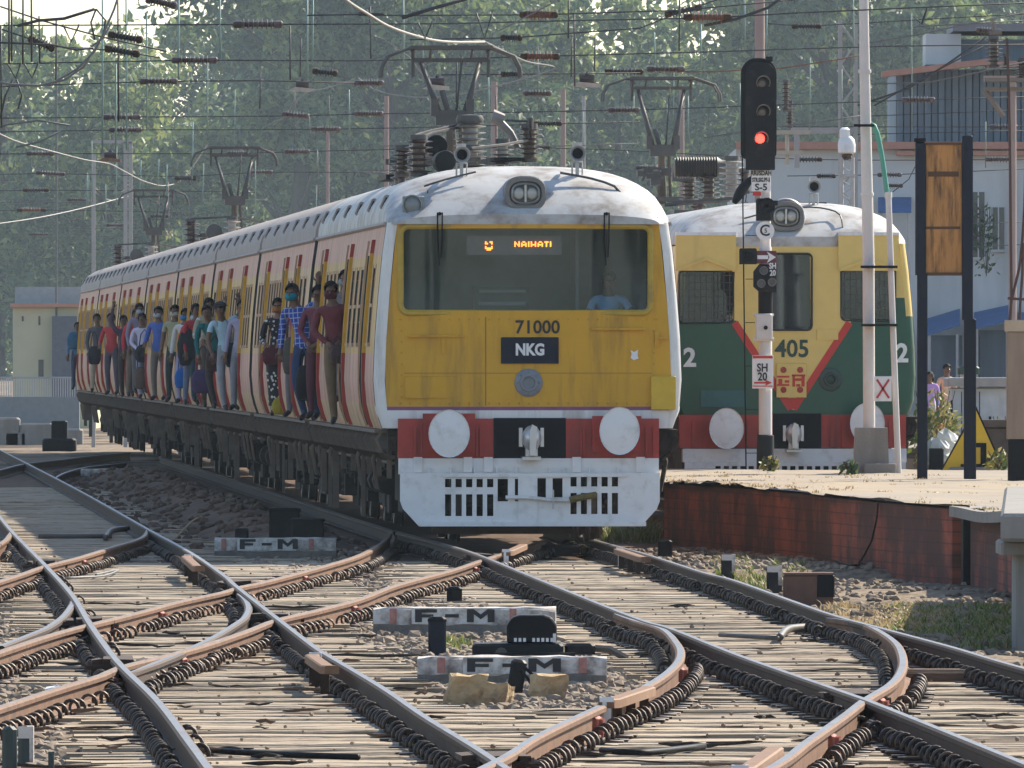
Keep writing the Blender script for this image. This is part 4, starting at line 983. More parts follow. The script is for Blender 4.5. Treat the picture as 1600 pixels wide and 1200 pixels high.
def set_pan(coach_, yl, top, gear_px=True):
    pantograph(coach_, yl, top, 0.0)
    for sx, sy, h, r_ in ((-.9,-1.2,.62,.18),(-.1,-1.5,.66,.17),(.85,-1.0,.5,.13),(.4,-2.2,.45,.14)):
        i_ = MB(); insulator(i_, (sx, yl+sy, 4.20), h, r_, 6, 0, steel=1); i_.build('roof_insulator', [M_insw if sx == -.1 else M_insb, M_steel], coach_, smooth=40)
    b = MB(); b.tube([(-.9,yl-1.2,4.86),(-.1,yl-1.5,4.90),(.85,yl-1.0,4.74)], .02, 5); b.lathe([(.02,-.03),(.16,0),(.16,.4),(.02,.42)], (-.45,yl-1.4,4.6), 'y', 14); b.build('busbar', M_steel, coach_, smooth=40)
set_pan(COACH[4], 103.5-4*PITCH, 6.30)
set_pan(COACH[7], 163.0-7*PITCH, 6.22)

# ================================================================== the green and yellow train behind the platform
ORG2 = Vector((3.98, 181.0, 0)); K2 = 111.0
gx = lambda px: (px-1242)/K2
gz = lambda py: CH-(py-HZ)/K2
c2 = thing('train_coach', ORG2, 'green and yellow leading train coach with red chevron, standing behind the platform and signal', 'train coach', None, TH)
for s in (-1,1): 
    cs = cells([.22]+[.22+2.3*i for i in range(1,9)]+[CARL],[1.33,1.62,1.9,2.21,2.5,2.9,3.36,3.74],[(dc-.62,dc+.62,1.36,3.38) for dc in DOORS]+[(a,a+.9,2.34,3.22) for a in (1.0,4.6,5.9,7.2,11.2,12.5,13.8,17.6)],lambda y,z: 0 if z > 2.6 else 2)
    sheet(cs, lambda u,z,d: (s*(wz(z)*.955-d),u,z), .07, 1).build('body_side', [M_lemon, M_inner, M_green], c2, smooth=35)
rf2 = roof_geo(0, CARL, True); rf2.v = [(x*.955, y, 3.74+(z-3.72)*.86+.02) for x, y, z in rf2.v]; rf2.build('roof', M_silver, c2, smooth=40)
fl2 = MB(); fl2.box(-1.5,1.5,.25,CARL,1.21,1.25); fl2.box(-1.5,1.5,CARL-.06,CARL,1.26,3.7); fl2.box(-1.45,1.45,1.9,1.95,1.26,3.7); fl2.build('floor', M_inner, c2)
underframe(c2, 77)
def wf2(z): return wz(z)*.895
yf2 = lambda x: .02+.09*(abs(x)/1.6)**2.2
WIN2 = [(gx(1063),gx(1145),gz(503),gz(425)),(gx(1206),gx(1267),gz(514),gz(398)),(gx(1316),gx(1398),gz(499),gz(420))]
def m2(u, z):                                              # yellow above, green below, yellow V in the middle
    x = u*1.58; py = HZ+(CH-z)*K2; px = 1242+x*K2
    if py < 498: return 0 if not (px > 1400 and py > 470) else 1
    half = (640-py)/135*88
    return 0 if abs(px-1240) < half else 1
XS = [-1+.02*i for i in range(101)]; ZS = [1.34,1.38,1.42]+[1.44+.02*i for i in range(63)]+[2.8,3.0,3.3,3.6,3.74]
u2 = lambda h: (h[0]/1.58, h[1]/1.58, h[2], h[3])
cs = cells(XS, ZS, [u2(h) for h in WIN2], m2)
sheet(cs, lambda u,z,d: (u*wf2(z), yf2(u*1.58)+d, z), .06).build('front_panel', [M_lemon, M_green, M_redl], c2, smooth=50)
for s in (-1,1):
    co = MB()
    zz = [1.34,1.55,1.9,2.3,2.72,2.74,2.9,3.4,3.76]
    for a_, b_ in zip(zz, zz[1:]):
        vs = []
        for z in (a_, b_):
            a = wf2(z); b = wz(z)*.955
            for k in range(6): t = math.pi/2*k/5; vs.append((s*(a+(b-a)*math.sin(t)), yf2(1.58)+(.26-yf2(1.58))*(1-math.cos(t)), z+(.12*(k/5) if .0 and z < 3 else 0)))
        co.add(vs, [(j,j+1,6+j+1,6+j) for j in range(5)], 1 if a_ < 2.73 else 0)
    co.build('corner_panel', [M_lemon, M_green], c2, smooth=50)
hd = MB(); vs = []
for j in range(21):
    x = -1.46+2.92*j/20; vs += [(x, yf2(x)-.006, 3.72),(x, yf2(x)-.006, 3.80),(x, yf2(x)+.1, 3.86)]
hd.add(vs, [(j*3+k,(j+1)*3+k,(j+1)*3+k+1,j*3+k+1) for j in range(20) for k in range(2)]); hd.build('header_panel', M_silver, c2, smooth=50)
for i, h in enumerate(WIN2):
    g_ = MB(); x = (h[0]+h[1])/2; g_.box(h[0]-.02,h[1]+.02,yf2(x)+.02,yf2(x)+.03,h[2]-.02,h[3]+.02)
    fr_, _ = windscreen_ring(h[0], h[1], h[2], h[3], .05, .03, lambda q: yf2(x), -.012, .05)
    fo = fr_.build('cab_window', mat('black_window_seal',(.03,.03,.03),.6), c2, smooth=40); g_.build('pane', M_glass, fo)
    if i != 1:
        gr_ = MB()
        for k in range(9): q = h[0]+(h[1]-h[0])*(k+.5)/9; gr_.tube([(q,yf2(x)-.02,h[2]),(q,yf2(x)-.02,h[3])], .007, 4)
        for k in range(7): q = h[2]+(h[3]-h[2])*(k+.5)/7; gr_.tube([(h[0],yf2(x)-.03,q),(h[1],yf2(x)-.03,q)], .006, 4)
        gr_.build('window_grille', M_steel, fo)
        bl = MB(); bl.box(h[0],h[1],yf2(x)+.2,yf2(x)+.25,h[2],h[2]+.25); bl.build('dark_tray', M_black, fo)
    else:
        dr = MB(); dr.box(h[0]+.25,h[1]-.03,yf2(x)+.3,yf2(x)+.35,h[2],h[3]-.2); dr.box(h[0],h[0]+.2,yf2(x)+.5,yf2(x)+.55,h[2],h[3]); dr.build('door_inside', M_inner, fo)
for a, b, z1_ in ((1056,1150,360),(1310,1405,356)):
    hv = MB(); x = gx((a+b)/2); hv.prism([(gx(a),gz(423)),(gx(b),gz(423)),(gx(b),gz(368)),(gx(a),gz(368))], yf2(x)-.08, yf2(x)+.03, 'y', 0); hv.box(gx(a),gx(b),yf2(x)-.10,yf2(x)+.1,gz(368),gz(363),1)
    hv.prism([(gx(a+3),gz(420)),(gx((a+b)/2),gz(403)),(gx(b-3),gz(420)),(gx(b-3),gz(424)),(gx((a+b)/2),gz(407)),(gx(a+3),gz(424))], yf2(x)-.12, yf2(x)-.07, 'y', 0)
    hv.build('window_hood', [M_lemon, M_clean], c2)
text('fleet_number','1405',.34,mat('number_green',(.02,.06,.04),.5),c2,(gx(1229),yf2(0)-.005,gz(546)),sx=.95,bold=.007)
for px, py in ((1078,560),(1411,553)): text('side_number','2',.36,mat('letter_white2',(.72,.74,.72),.5),c2,(gx(px),yf2(1.45)-.03,gz(py)),rot=(R(90),0,R(2) if px < 1200 else R(18)),bold=.012)
et = MB(); et.bbox(gx(1213),gx(1260),yf2(0)-.05,yf2(0)-.004,gz(621),gz(568),.01); eto = et.build('emblem_plate', M_lemon, c2)
eg = MB()
for px, py in ((1224,578),(1250,578),(1224,609),(1250,609)): eg.lathe([(.044,.0),(.04,-.02),(.001,-.025)], (gx(px),yf2(0)-.05,gz(py)), 'y', 12, 1)
for a, b, c, d in ((1214,1233,590,587),(1216,1222,600,592),(1226,1233,598,594),(1214,1233,603,600),(1238,1242,604,586),(1242,1252,595,591),(1252,1257,604,586),(1244,1250,604,600),(1237,1258,588,585)): eg.box(gx(a),gx(b),yf2(0)-.058,yf2(0)-.05,gz(c),gz(d),0)
eg.build('emblem_marks', [M_redl, M_red], eto)
ch = MB(); ch.prism([(gx(1219),gz(622)),(gx(1255),gz(622)),(gx(1237),gz(641))], yf2(0)-.012, yf2(0)+.01); ch.build('chevron_tip', M_redl, c2)
for sx_ in (-1,1):
    cv = MB(); a_ = Vector((gx(1238+sx_*90),yf2(gx(1238+sx_*90))-.012,gz(504))); b__ = Vector((gx(1238+sx_*2),yf2(0)-.012,gz(639))); d_ = (b__-a_).normalized(); nn_ = Vector((-d_.z,0,d_.x))*.05; qq = Vector((0,.02,0))
    cv.add([a_+nn_,b__+nn_,b__-nn_,a_-nn_,a_+nn_+qq,b__+nn_+qq,b__-nn_+qq,a_-nn_+qq],[(0,1,2,3),(7,6,5,4),(0,4,5,1),(1,5,6,2),(2,6,7,3),(3,7,4,0)]); cv.build('chevron', M_redl, c2)
tp = MB(); tp.box(gx(1095),gx(1180),yf2(.9)-.012,yf2(1.3)+.02,gz(636),gz(610)); tp.build('painted_patch', M_teal, c2)
tp = MB(); tp.bbox(gx(1276),gx(1310),yf2(.5)-.02,yf2(.5)+.02,gz(531),gz(514),.006); tp.build('access_cover', M_lemon, c2)
lt = MB(); lt.lathe([(.17,.02),(.17,-.01),(.15,-.02),(.10,-.02),(.09,-.05),(.07,-.05),(.065,-.01),(.001,-.03)], (gx(1298),yf2(.5),gz(593)), 'y', 20); lt.build('round_lamp', mat('dark_green_ring',(.03,.06,.05),.4), c2, smooth=40)
headlight(c2, gx(1229), gz(338), .12, 1.05); 
hr = MB(); hr.lathe([(.27,.5),(.28,0),(.265,-.03),(.24,-.02),(.20,.02)], (gx(1229),.16,gz(340)), 'y', 24); hr.build('headlight_ring', M_galv, c2, smooth=40)
horn(c2, gx(1281), 1.0, gz(290))
bb2 = MB(); bb2.box(gx(1062),gx(1416),-.02,.25,gz(700),gz(648),0); bb2.box(gx(1207),gx(1283),-.034,-.018,gz(704),gz(646),1)
for px in (1084,1170,1190,1300,1318,1392): bb2.box(gx(px)-.03,gx(px)+.03,-.06,-.02,gz(698),gz(656),0)
bb2.build('buffer_beam', [M_red, M_black], c2)
buffer(c2, gx(1132), gz(669), .245, .29, 0); buffer(c2, gx(1352), gz(661), .245, .29, 0); coupler(c2, gx(1237), gz(680), -.03)
hl = [(gx(1116+13*i), gx(1116+13*i)+.075, gz(742), gz(728)) for i in range(17)]
sheet(cells([gx(1068),gx(1414)],[.25,gz(760),gz(722)],hl,lambda a,b:0), lambda u,z,d: (u,-.2+d,z), .03).build('cowcatcher', M_clean, c2)
sk = MB(); sk.box(gx(1066),gx(1416),-.12,.15,gz(722),gz(701)); sk.build('cowcatcher_ledge', M_clean, c2)
pp = MB(); pp.tube(smooth_path([(gx(1166),.4,4.12),(gx(1210),.5,4.22),(gx(1270),.5,4.28),(gx(1310),.5,4.22),(gx(1318),.3,4.1),(gx(1319),.2,3.9)],.1), .012, 5); pp.tube([(gx(1060),3,4.34),(gx(1130),3,4.40)], .03, 5); pp.build('roof_pipe', M_steel, c2)
rg = MB(); rg.box(gx(1255),gx(1305),1.5,2.5,4.28,4.36); rg.build('roof_walkway', M_black, c2)
def r2(px, py, yl): Yw = 181+yl; return ((px-800)*Yw/F-3.98+.0547*yl, yl, CH-(py-HZ)*Yw/F)
pg2 = pantograph(c2, 20.3, 6.55, r2(1035,100,20.3)[0], 4.5, hw=.72)
for px, py0, py1, yl, r_, n_, mm in ((1143,310,248,10,.19,7,M_insw),(1107,312,272,14,.17,5,M_insb),(1076,314,280,16,.16,5,M_insb),(1163,300,268,8,.13,4,M_insb)):
    a = r2(px,py0,yl); i_ = MB(); insulator(i_, a, r2(px,py1,yl)[2]-a[2], r_, n_, 0, steel=1); i_.build('roof_insulator', [mm, M_steel], c2, smooth=40)
ar = MB(); a = r2(1095,262,14); ar.lathe([(.05,-.42),(.15,-.40)]+[(q,-.36+.04*k) for k in range(16) for q in (.13,.17)]+[(.12,.32),(.12,.42),(.05,.44)], a, 'x', 14); a = r2(1062,268,16); ar.box(a[0]-.12,a[0]+.12,a[1]-.1,a[1]+.1,a[2]-.15,a[2]+.12); ar.build('surge_arrester', M_steel, c2, smooth=40)
gg = MB(); rq = random.Random(9)
for k in range(14):
    a = r2(1000+k*8+rq.uniform(-5,5),274+rq.uniform(-8,10),18); gg.box(a[0]-rq.uniform(.03,.1),a[0]+rq.uniform(.03,.1),a[1],a[1]+.2,a[2]-rq.uniform(.03,.12),a[2]+rq.uniform(.02,.08))
gg.tube(smooth_path([r2(1003,283,18),r2(1012,266,18),r2(1035,264,18),r2(1048,276,18)],.1), .02, 5); gg.tube([r2(1055,318,9),r2(1140,312,9)], .03, 5); gg.box(*sorted((r2(1050,0,17)[0],r2(1165,0,17)[0])),16.5,17.5,4.36,4.42); gg.build('roof_switchgear', M_steel, c2)
# ------------------------------------------------------------------ platform
def brick_mat(name, a, b, mortar, streak_dark=.85):
    m = bpy.data.materials.new(name); m.use_nodes = True; n = m.node_tree.nodes; l = m.node_tree.links; bs = n['Principled BSDF']; bs.inputs['Roughness'].default_value = .85
    tc = n.new('ShaderNodeTexCoord'); uv = tc.outputs['UV']
    br = n.new('ShaderNodeTexBrick'); br.inputs['Scale'].default_value = 1.0; br.inputs['Color1'].default_value = (*a,1); br.inputs['Color2'].default_value = (*b,1); br.inputs['Mortar'].default_value = (*mortar,1)
    br.inputs['Brick Width'].default_value = .9; br.inputs['Row Height'].default_value = .13; br.inputs['Mortar Size'].default_value = .008
    l.new(uv, br.inputs[0])
    mp = n.new('ShaderNodeMapping'); mp.inputs['Scale'].default_value = (.42,.34,1); l.new(uv, mp.inputs[0])
    nz = n.new('ShaderNodeTexNoise'); nz.inputs['Scale'].default_value = 1.5; nz.inputs['Detail'].default_value = 8; nz.inputs['Roughness'].default_value = .72; l.new(mp.outputs[0], nz.inputs[0])
    rr = n.new('ShaderNodeMapRange'); rr.inputs[1].default_value = .45; rr.inputs[2].default_value = .60; rr.inputs[3].default_value = streak_dark; rr.inputs[4].default_value = 0; l.new(nz.outputs[0], rr.inputs[0])
    sp = n.new('ShaderNodeSeparateXYZ'); l.new(uv, sp.inputs[0])
    n2 = n.new('ShaderNodeTexNoise'); n2.inputs['Scale'].default_value = 1.7; n2.inputs['Detail'].default_value = 6; l.new(uv, n2.inputs[0])
    ad = n.new('ShaderNodeMath'); ad.operation = 'MULTIPLY_ADD'; ad.inputs[1].default_value = .35; l.new(n2.outputs[0], ad.inputs[0]); l.new(sp.outputs[1], ad.inputs[2])
    tr = n.new('ShaderNodeMapRange'); tr.inputs[1].default_value = 1.0; tr.inputs[2].default_value = 1.12; tr.inputs[4].default_value = .9; l.new(ad.outputs[0], tr.inputs[0])
    mxm = n.new('ShaderNodeMath'); mxm.operation = 'MAXIMUM'; l.new(rr.outputs[0], mxm.inputs[0]); l.new(tr.outputs[0], mxm.inputs[1])
    mx = n.new('ShaderNodeMix'); mx.data_type = 'RGBA'; mx.inputs[7].default_value = (.05,.03,.024,1); l.new(mxm.outputs[0], mx.inputs[0]); l.new(br.outputs[0], mx.inputs[6]); l.new(mx.outputs[2], bs.inputs[0])
    bp = n.new('ShaderNodeBump'); bp.inputs['Strength'].default_value = .5; bp.inputs['Distance'].default_value = .02; l.new(br.outputs['Fac'], bp.inputs['Height']); bp.invert = True; l.new(bp.outputs[0], bs.inputs['Normal'])
    return m
M_brick = brick_mat('red_washed_brick',(.42,.10,.055),(.34,.08,.045),(.20,.055,.035))
M_deck = mat('dusty_platform_paving',(.29,.245,.19),.9,var=.2,scale=1.1,dirt=(.36,.27,.15),dirt_amt=.7,dirt_scale=.5,thr=.5,bump=.3,bump_scale=6)
EDGE = [at(1033,750,165.3), at(1150,757,158.6), at(1240,765,153.6), at(1330,775,148.4), at(1420,783,144.6), at(1500,790,141.9), at(1550,799,137), Vector((5.2,131,.62))]
FOOT = [Vector((p.x, p.y, -.38)) for p in EDGE]
plat = thing('railway_platform', (3.5,160,0), 'low railway platform with red brick face, black streaks and dusty paved top', 'platform')
def at_plat(o): o.data.transform(Matrix.Translation((-3.5,-160,0))); o.parent = plat; return o
dk = MB(); rnd = random.Random(4)
fr = smooth_path(EDGE, .6); N = len(fr); rows_ = 26
for i, p in enumerate(fr):
    t = i/(N-1); bk = Vector((1.45+t*13, 179.3, .60))
    for j in range(rows_+1):
        s = (j/rows_)**1.5; q = p.lerp(bk, s)
        edge = rnd.uniform(-.05,.03) if j == 0 else 0
        dk.v.append((q.x+edge, q.y, q.z+noise.noise(Vector((q.x*.8,q.y*.5,1)))*.03+(noise.noise(Vector((q.x*2.5,q.y*1.7,4)))*.015)+(rnd.uniform(-.02,.02) if j == 0 else 0)))
for i in range(N-1):
    for j in range(rows_): a = i*(rows_+1)+j; dk.f.append((a, a+rows_+1, a+rows_+2, a+1)); dk.m.append(0)
at_plat(dk.build('deck', M_deck, None, smooth='all'))
bkd = MB(); bkd.box(6.25,20,179.25,240,-.5,.585); at_plat(bkd.build('rear_deck', M_deck, None))
def wall(pts, z0, z1f, mats_, name, uo=0):
    me_v = []; f_ = []; uvs = []; L = uo
    for i, p in enumerate(pts):
        if i: L += (Vector((p.x,p.y,0))-Vector((pts[i-1].x,pts[i-1].y,0))).length
        zt = z1f(p)
        me_v += [(p.x,p.y,z0),(p.x,p.y,zt)]; uvs += [(L,0),(L,zt-z0)]
    f_ = [(2*i,2*i+2,2*i+3,2*i+1) for i in range(len(pts)-1)]
    me = bpy.data.meshes.new(name); me.from_pydata(me_v,[],f_); me.materials.append(mats_); u = me.uv_layers.new()
    for lp in me.loops: u.data[lp.index].uv = uvs[lp.vertex_index]
    o = bpy.data.objects.new(name, me); COL.objects.link(o)
    sol = o.modifiers.new('thickness','SOLIDIFY'); sol.thickness = .3; sol.offset = -1; return o
i5 = min(range(N), key=lambda i: (fr[i]-EDGE[5]).length)
wp = [Vector((p.x+.04,p.y,p.z)) for p in fr[:i5]]
wp = [Vector((wp[0].x+.9, wp[0].y+2.5, wp[0].z)), *wp]
at_plat(wall(wp, -.42, lambda p: p.z-.05, M_brick, 'brick_face'))
wp2 = [Vector((p.x+.06,p.y,p.z)) for p in fr[i5+1:]]
at_plat(wall(wp2, -.62, lambda p: p.z-.11, M_brick, 'brick_face', 31))
slot = MB(); p = fr[i5]; slot.box(p.x+.02,p.x+.2,p.y-.45,p.y+.3,-.5,p.z-.05); at_plat(slot.build('joint_slot', M_black, None))
cop = MB()
for i in range(i5, N-1):
    a, b = fr[i], fr[i+1]
    cop.add([a+Vector((-.12,0,-.12)),a+Vector((.3,0,-.12)),a+Vector((.3,0,-.004)),a+Vector((-.12,0,-.004)),b+Vector((-.12,0.0,-.12)),b+Vector((.3,0,-.12)),b+Vector((.3,0,-.004)),b+Vector((-.12,0,-.004))],[(0,1,2,3),(7,6,5,4),(0,3,7,4),(0,4,5,1),(3,2,6,7)])
at_plat(cop.build('coping', M_conc, None))
crk = MB(); crk.tube(smooth_path([at(1372,783,146.6),at(1370,810,146.5),at(1362,845,146.7),at(1350,868,147.0),at(1336,888,147.4)],.2), .012, 5); at_plat(crk.build('hanging_cable', M_black, None))
# nearer concrete slab on its pillar at the right edge
sb = thing('concrete_slab', (5.5,118,0), 'weathered grey concrete platform slab carried on a square pillar at the right edge', 'concrete slab')
q = MB(); q.prism([(4.12-5.5,108.5-118),(9-5.5,108.5-118),(9-5.5,130.6-118),(5.0-5.5,130.6-118)], .62, .86, 'z'); q.build('slab', M_conc, sb, bevel=.03)
q = MB(); q.bbox(4.28-5.5,4.9-5.5,109.3-118,110.2-118,-.9,.62,.02); q.bbox(4.15-5.5,5.4-5.5,109.1-118,110.4-118,.50,.617,.02); q.build('pillar', M_conc, sb)

# ------------------------------------------------------------------ platform furniture
def local_px(root, Y):
    def f(px, py, dy=0.0): v = at(px, py, Y); return (v.x-root.location.x, v.y-root.location.y+dy, v.z-root.location.z)
    return f
# main colour-light signal
SY = 178.0; sg0 = at(1196,735,SY); sg0.z = .58
sig = thing('railway_signal', sg0, 'black three-aspect railway signal showing red on a white post with plates', 'signal')
L = local_px(sig, SY); mpx = SY/F
p = MB(); p.lathe([(.092,.0),(.092,2.0),(.085,2.02),(.085,3.1),(.075,3.12),(.075,4.1)], (0,0,.0), 'z', 16); p.build('post', M_pole, sig, smooth=40)
p = MB(); p.lathe([(.14,-.05),(.125,.0),(.118,.50),(.10,.51)], (0,0,0), 'z', 14); p.build('post_base', M_blacks, sig, smooth=40)
lad = MB(); 
for dx in (-27,): 
    lad.tube([L(1196+dx-3,735,.1),L(1196+dx-9,240,.1)], .010, 5)
    for yy in range(300,720,68): lad.tube([L(1196+dx-4,yy,.1),L(1190,yy,.05)], .007, 4)
lad.build('climbing_wire', M_black, sig)
def rounded(x0,x1,z0,z1,r,top=True,bot=False,n=6):
    P = []
    for cx,cz,a0,on in ((x1-r,z1-r,0,top),(x0+r,z1-r,90,top),(x0+r*.4,z0+r*.4,180,bot),(x1-r*.4,z0+r*.4,270,bot)):
        if on:
            rr = r if a0 < 180 else r*.4
            P += [(cx+rr*math.cos(R(a0+90*k/n)), cz+rr*math.sin(R(a0+90*k/n))) for k in range(n+1)]
        else: P.append({0:(x1,z1),90:(x0,z1),180:(x0,z0),270:(x1,z0)}[a0])
    return P
x0, _, z1 = L(1157,91); x1, _, z0 = L(1213,249)
bb = MB(); bb.prism(rounded(x0,x1,z0,z1,.22,True,True), -.16, -.12); bx0, _, bz0 = L(1168,266); bx1 = L(1207,0)[0]; bb.prism(rounded(bx0-.03,bx1+.03,bz0,z1-.06,.16), -.26,-.16); bb.box(bx0,bx1,-.12,.12,bz0+.05,z1-.1); bb.box(L(1196,0)[0],L(1207,0)[0],-.2,-.1,z1-.05,z1+.02)
bo = bb.build('signal_head', M_blacks, sig, bevel=.006)
M_redlamp = mat('lit_red_aspect',(.9,.03,.02),.4,emit=((1.0,.03,.02),5.0)); M_dim = mat('unlit_aspect',(.10,.10,.10),.15,spec=.6)
for px, py, lit in ((1190,130,0),(1190,175,0),(1187,217,1)):
    c = L(px,py)
    a = MB(); a.lathe([(.066,.0),(.062,-.02),(.03,-.03),(.001,-.032)], (c[0],-.26,c[2]), 'y', 18)
    ao = a.build('red_lamp' if lit else 'dark_lamp', M_redlamp if lit else M_dim, bo, smooth='all')
    h = MB(); vs = []; n_ = 16
    for k in range(n_+1):
        t = R(-35+250*k/n_); 
        for rr, yy in ((.095,-.262),(.10,-.262-.20*max(0,math.sin(t)*.7+.3)),(.088,-.262-.20*max(0,math.sin(t)*.7+.3)),(.085,-.262)): vs.append((c[0]+.02+rr*math.cos(t), yy, c[2]+rr*math.sin(t)))
    h.add(vs, [(k*4+i,k*4+(i+1)%4,(k+1)*4+(i+1)%4,(k+1)*4+i) for k in range(n_) for i in range(4)]); h.build('hood', mat('grey_hood',(.16,.16,.16),.4), bo, smooth=40)
def plate(root, Lf, x0, x1, y0, y1, dy, m, name, th=.02):
    a = Lf(x0,y1); b = Lf(x1,y0); q = MB(); q.bbox(a[0],b[0],dy-th,dy,a[2],b[2],.006); return q.build(name, m, root)
np_ = plate(sig, L, 1174,1204,266,299,-.10,M_clean,'name_plate')
M_ink = mat('sign_ink',(.02,.02,.025),.6)
for s_, py, sz, sx in (('RRI/SDAH',271,.092,.72),('STR.SIG.PF-5',281.5,.08,.58),('S-5',293,.13,1.05)):
    c = L(1189,py); text('lettering', s_, sz, M_ink, np_, (c[0],-.123,c[2]), sx=sx, bold=.003)
plate(sig, L, 1176,1189,300,306,-.10,M_redl,'red_band')
sub = MB(); 
c = L(1198,322); sub.lathe([(.11,.14),(.115,-.02),(.10,-.03),(.085,.0),(.03,.02)], (c[0],-.16,c[2]), 'y', 18); a = L(1181,345); b = L(1206,310); sub.bbox(a[0],b[0],-.14,-.02,a[2],b[2],.02); sub.box(b[0]-.1,b[0]+.08,-.1,-.04,b[2]-.1,b[2]-.03); so_ = sub.build('calling_on_lamp', M_blacks, sig, smooth=40)
ds = MB(); c = L(1195,361); ds.lathe([(.13,.0),(.13,-.02),(.001,-.021)], (c[0],-.17,c[2]), 'y', 28); dso = ds.build('c_disc', M_clean, sig, smooth=40)
text('lettering','C',.22,M_ink,dso,(c[0]-.004,-.195,c[2]),sx=.95,bold=.003); text('lettering','5',.085,M_ink,dso,(c[0]+.01,-.195,c[2]),bold=.001)
sd = MB(); a = L(1155,413); b = L(1182,388); sd.bbox(a[0],b[0],-.2,.05,a[2],b[2],.015); sd.lathe([(.06,-.2),(.065,-.25),(.055,-.25),(.04,-.21),(.001,-.21)], (L(1168,400)[0],0,L(1168,400)[2]), 'y', 14); sd.build('side_lamp', M_blacks, sig, smooth=35)
apl = plate(sig, L, 1180,1213,392,412,-.13,mat('maroon_plate',(.12,.02,.03),.5),'arrow_plate')
ar = MB(); a = L(1183,405); b = L(1200,399); ar.box(a[0],b[0],-.158,-.151,a[2],b[2]); 
h0 = L(1198,393); h1 = L(1212,402); h2 = L(1198,411); ar.prism([(h0[0],h0[2]),(h1[0],h1[2]),(h2[0],h2[2]),(h2[0]+.035,h1[2])], -.158,-.151); ar.build('white_arrow', M_clean, apl)
sh = MB(); a = L(1177,457); b = L(1213,413); sh.prism([(a[0],a[2]+.08),(a[0]+.09,a[2]),(b[0],a[2]),(b[0],b[2]),(a[0]+.08,b[2]),(a[0]+.0,b[2]-.1)], -.16,.1); sho = sh.build('shunt_signal', M_blacks, sig, bevel=.006)
for px, py in ((1193,423),(1206,441),(1189,443)):
    c = L(px,py); h = MB(); h.lathe([(.058,.0),(.062,-.07),(.052,-.07),(.045,-.01),(.001,-.012)], (c[0],-.16,c[2]), 'y', 14); h.build('shunt_lamp', mat('grey_hood',(.06,.06,.06)), sho, smooth=40)
for s_, py in (('SH',416),('20',427)): c = L(1207,py); text('lettering',s_,.11,M_clean,sho,(c[0],-.166,c[2]),sx=.75,bold=.004)
sv = MB(); a = L(1196,492); b = L(1196,455); sv.lathe([(.10,a[2]),(.10,b[2])], (0,0,0), 'z', 14); sv.build('black_sleeve', M_black, sig, smooth=40)
jb = MB(); a = L(1180,530); b = L(1207,490); jb.bbox(a[0],b[0],-.16,.1,a[2],b[2],.02); jb.tube([L(1177,492,-.1),L(1209,492,-.1)], .02,6); jb.tube([L(1177,530,-.1),L(1209,530,-.1)], .03,6); jb.lathe([(.03,-.16),(.03,-.2)], (L(1196,512)[0],0,L(1196,512)[2]), 'y', 8, 1); jb.build('junction_box', [M_pole, M_black], sig, bevel=.005)
shp = plate(sig, L, 1175,1208,555,607,-.12,M_clean,'number_plate')
for s_, py in (('SH',575),('20',589)): c = L(1191,py); text('lettering',s_,.155,M_ink,shp,(c[0],-.145,c[2]),sx=.85,bold=.004)
bd = MB()
for a_, b_ in (((1176,604),(1207,598)),((1176,560),(1207,556))):
    u, v = L(*a_), L(*b_); bd.box(u[0],v[0],-.147,-.141,u[2],v[2] if a_[1] < 600 else u[2]+.012)
u = L(1178,602); v = L(1206,594); w_ = (u[2]+v[2])/2; bd.prism([(u[0],w_-.012),(v[0]-.09,w_-.012),(v[0]-.09,w_-.04),(v[0],w_),(v[0]-.09,w_+.04),(v[0]-.09,w_+.012),(u[0],w_+.012)], -.147,-.141); bd.build('red_arrow', M_redl, shp)
# tall lamp pole and its conduit
LY = 173.0; lp0 = at(1365,742,LY); lp0.z = .58
lp = thing('lamp_pole', lp0, 'tall grey lamp pole on a stepped concrete base, with clamps', 'lamp pole')
L = local_px(lp, LY)
q = MB()
P_ = [L(1358,670),L(1357,400),L(1355,300),L(1351,110),L(1348,-130)]
q.tube(P_, [.080,.080,.076,.07,.055], 16)
for yy, dx in ((304,1355),(112,1351),(415,1357)): a = L(dx,yy); q.lathe([(.086,-.02),(.09,0),(.086,.03)], a, 'z', 16)
q.build('pole', M_pole, lp, smooth=40)
q = MB(); a = L(1333,742); b = L(1388,668); q.add([(a[0]*1.02,-.25,-.06),(b[0]*1.05,-.25,-.06),(b[0]*1.05,.3,-.06),(a[0]*1.02,.3,-.06),(a[0]*.9,-.22,b[2]),(b[0]*.92,-.22,b[2]),(b[0]*.92,.24,b[2]),(a[0]*.9,.24,b[2])],[(3,2,1,0),(4,5,6,7),(0,1,5,4),(1,2,6,5),(2,3,7,6),(3,0,4,7)]); c_ = L(1349,745); d_ = L(1399,724); q.bbox(c_[0],d_[0],-.42,-.26,-.06,d_[2],.01); q.build('concrete_base', M_conc, lp, bevel=.01)
cp = thing('conduit_pole', at(1404,742,LY-.2), 'thin grey conduit pipe with green hose top clamped beside the lamp pole', 'pipe')
cp.location.z = .58; L2 = local_px(cp, LY-.2)
q = MB(); q.tube(smooth_path([L2(1388,302),L2(1392,420),L2(1397,560),L2(1404,744)],.3), .042, 10); q.lathe([(.05,-.03),(.05,.05)], L2(1388,306), 'z', 10); q.build('pipe', M_pole, cp, smooth=40)
q = MB(); q.tube(smooth_path([L2(1360,194),L2(1366,197),L2(1371,210),L2(1378,245),L2(1386,302)],.08), .034, 8); q.build('green_hose', mat('green_hose',(.08,.32,.24),.5,var=.1), cp, smooth='all')
q = MB()
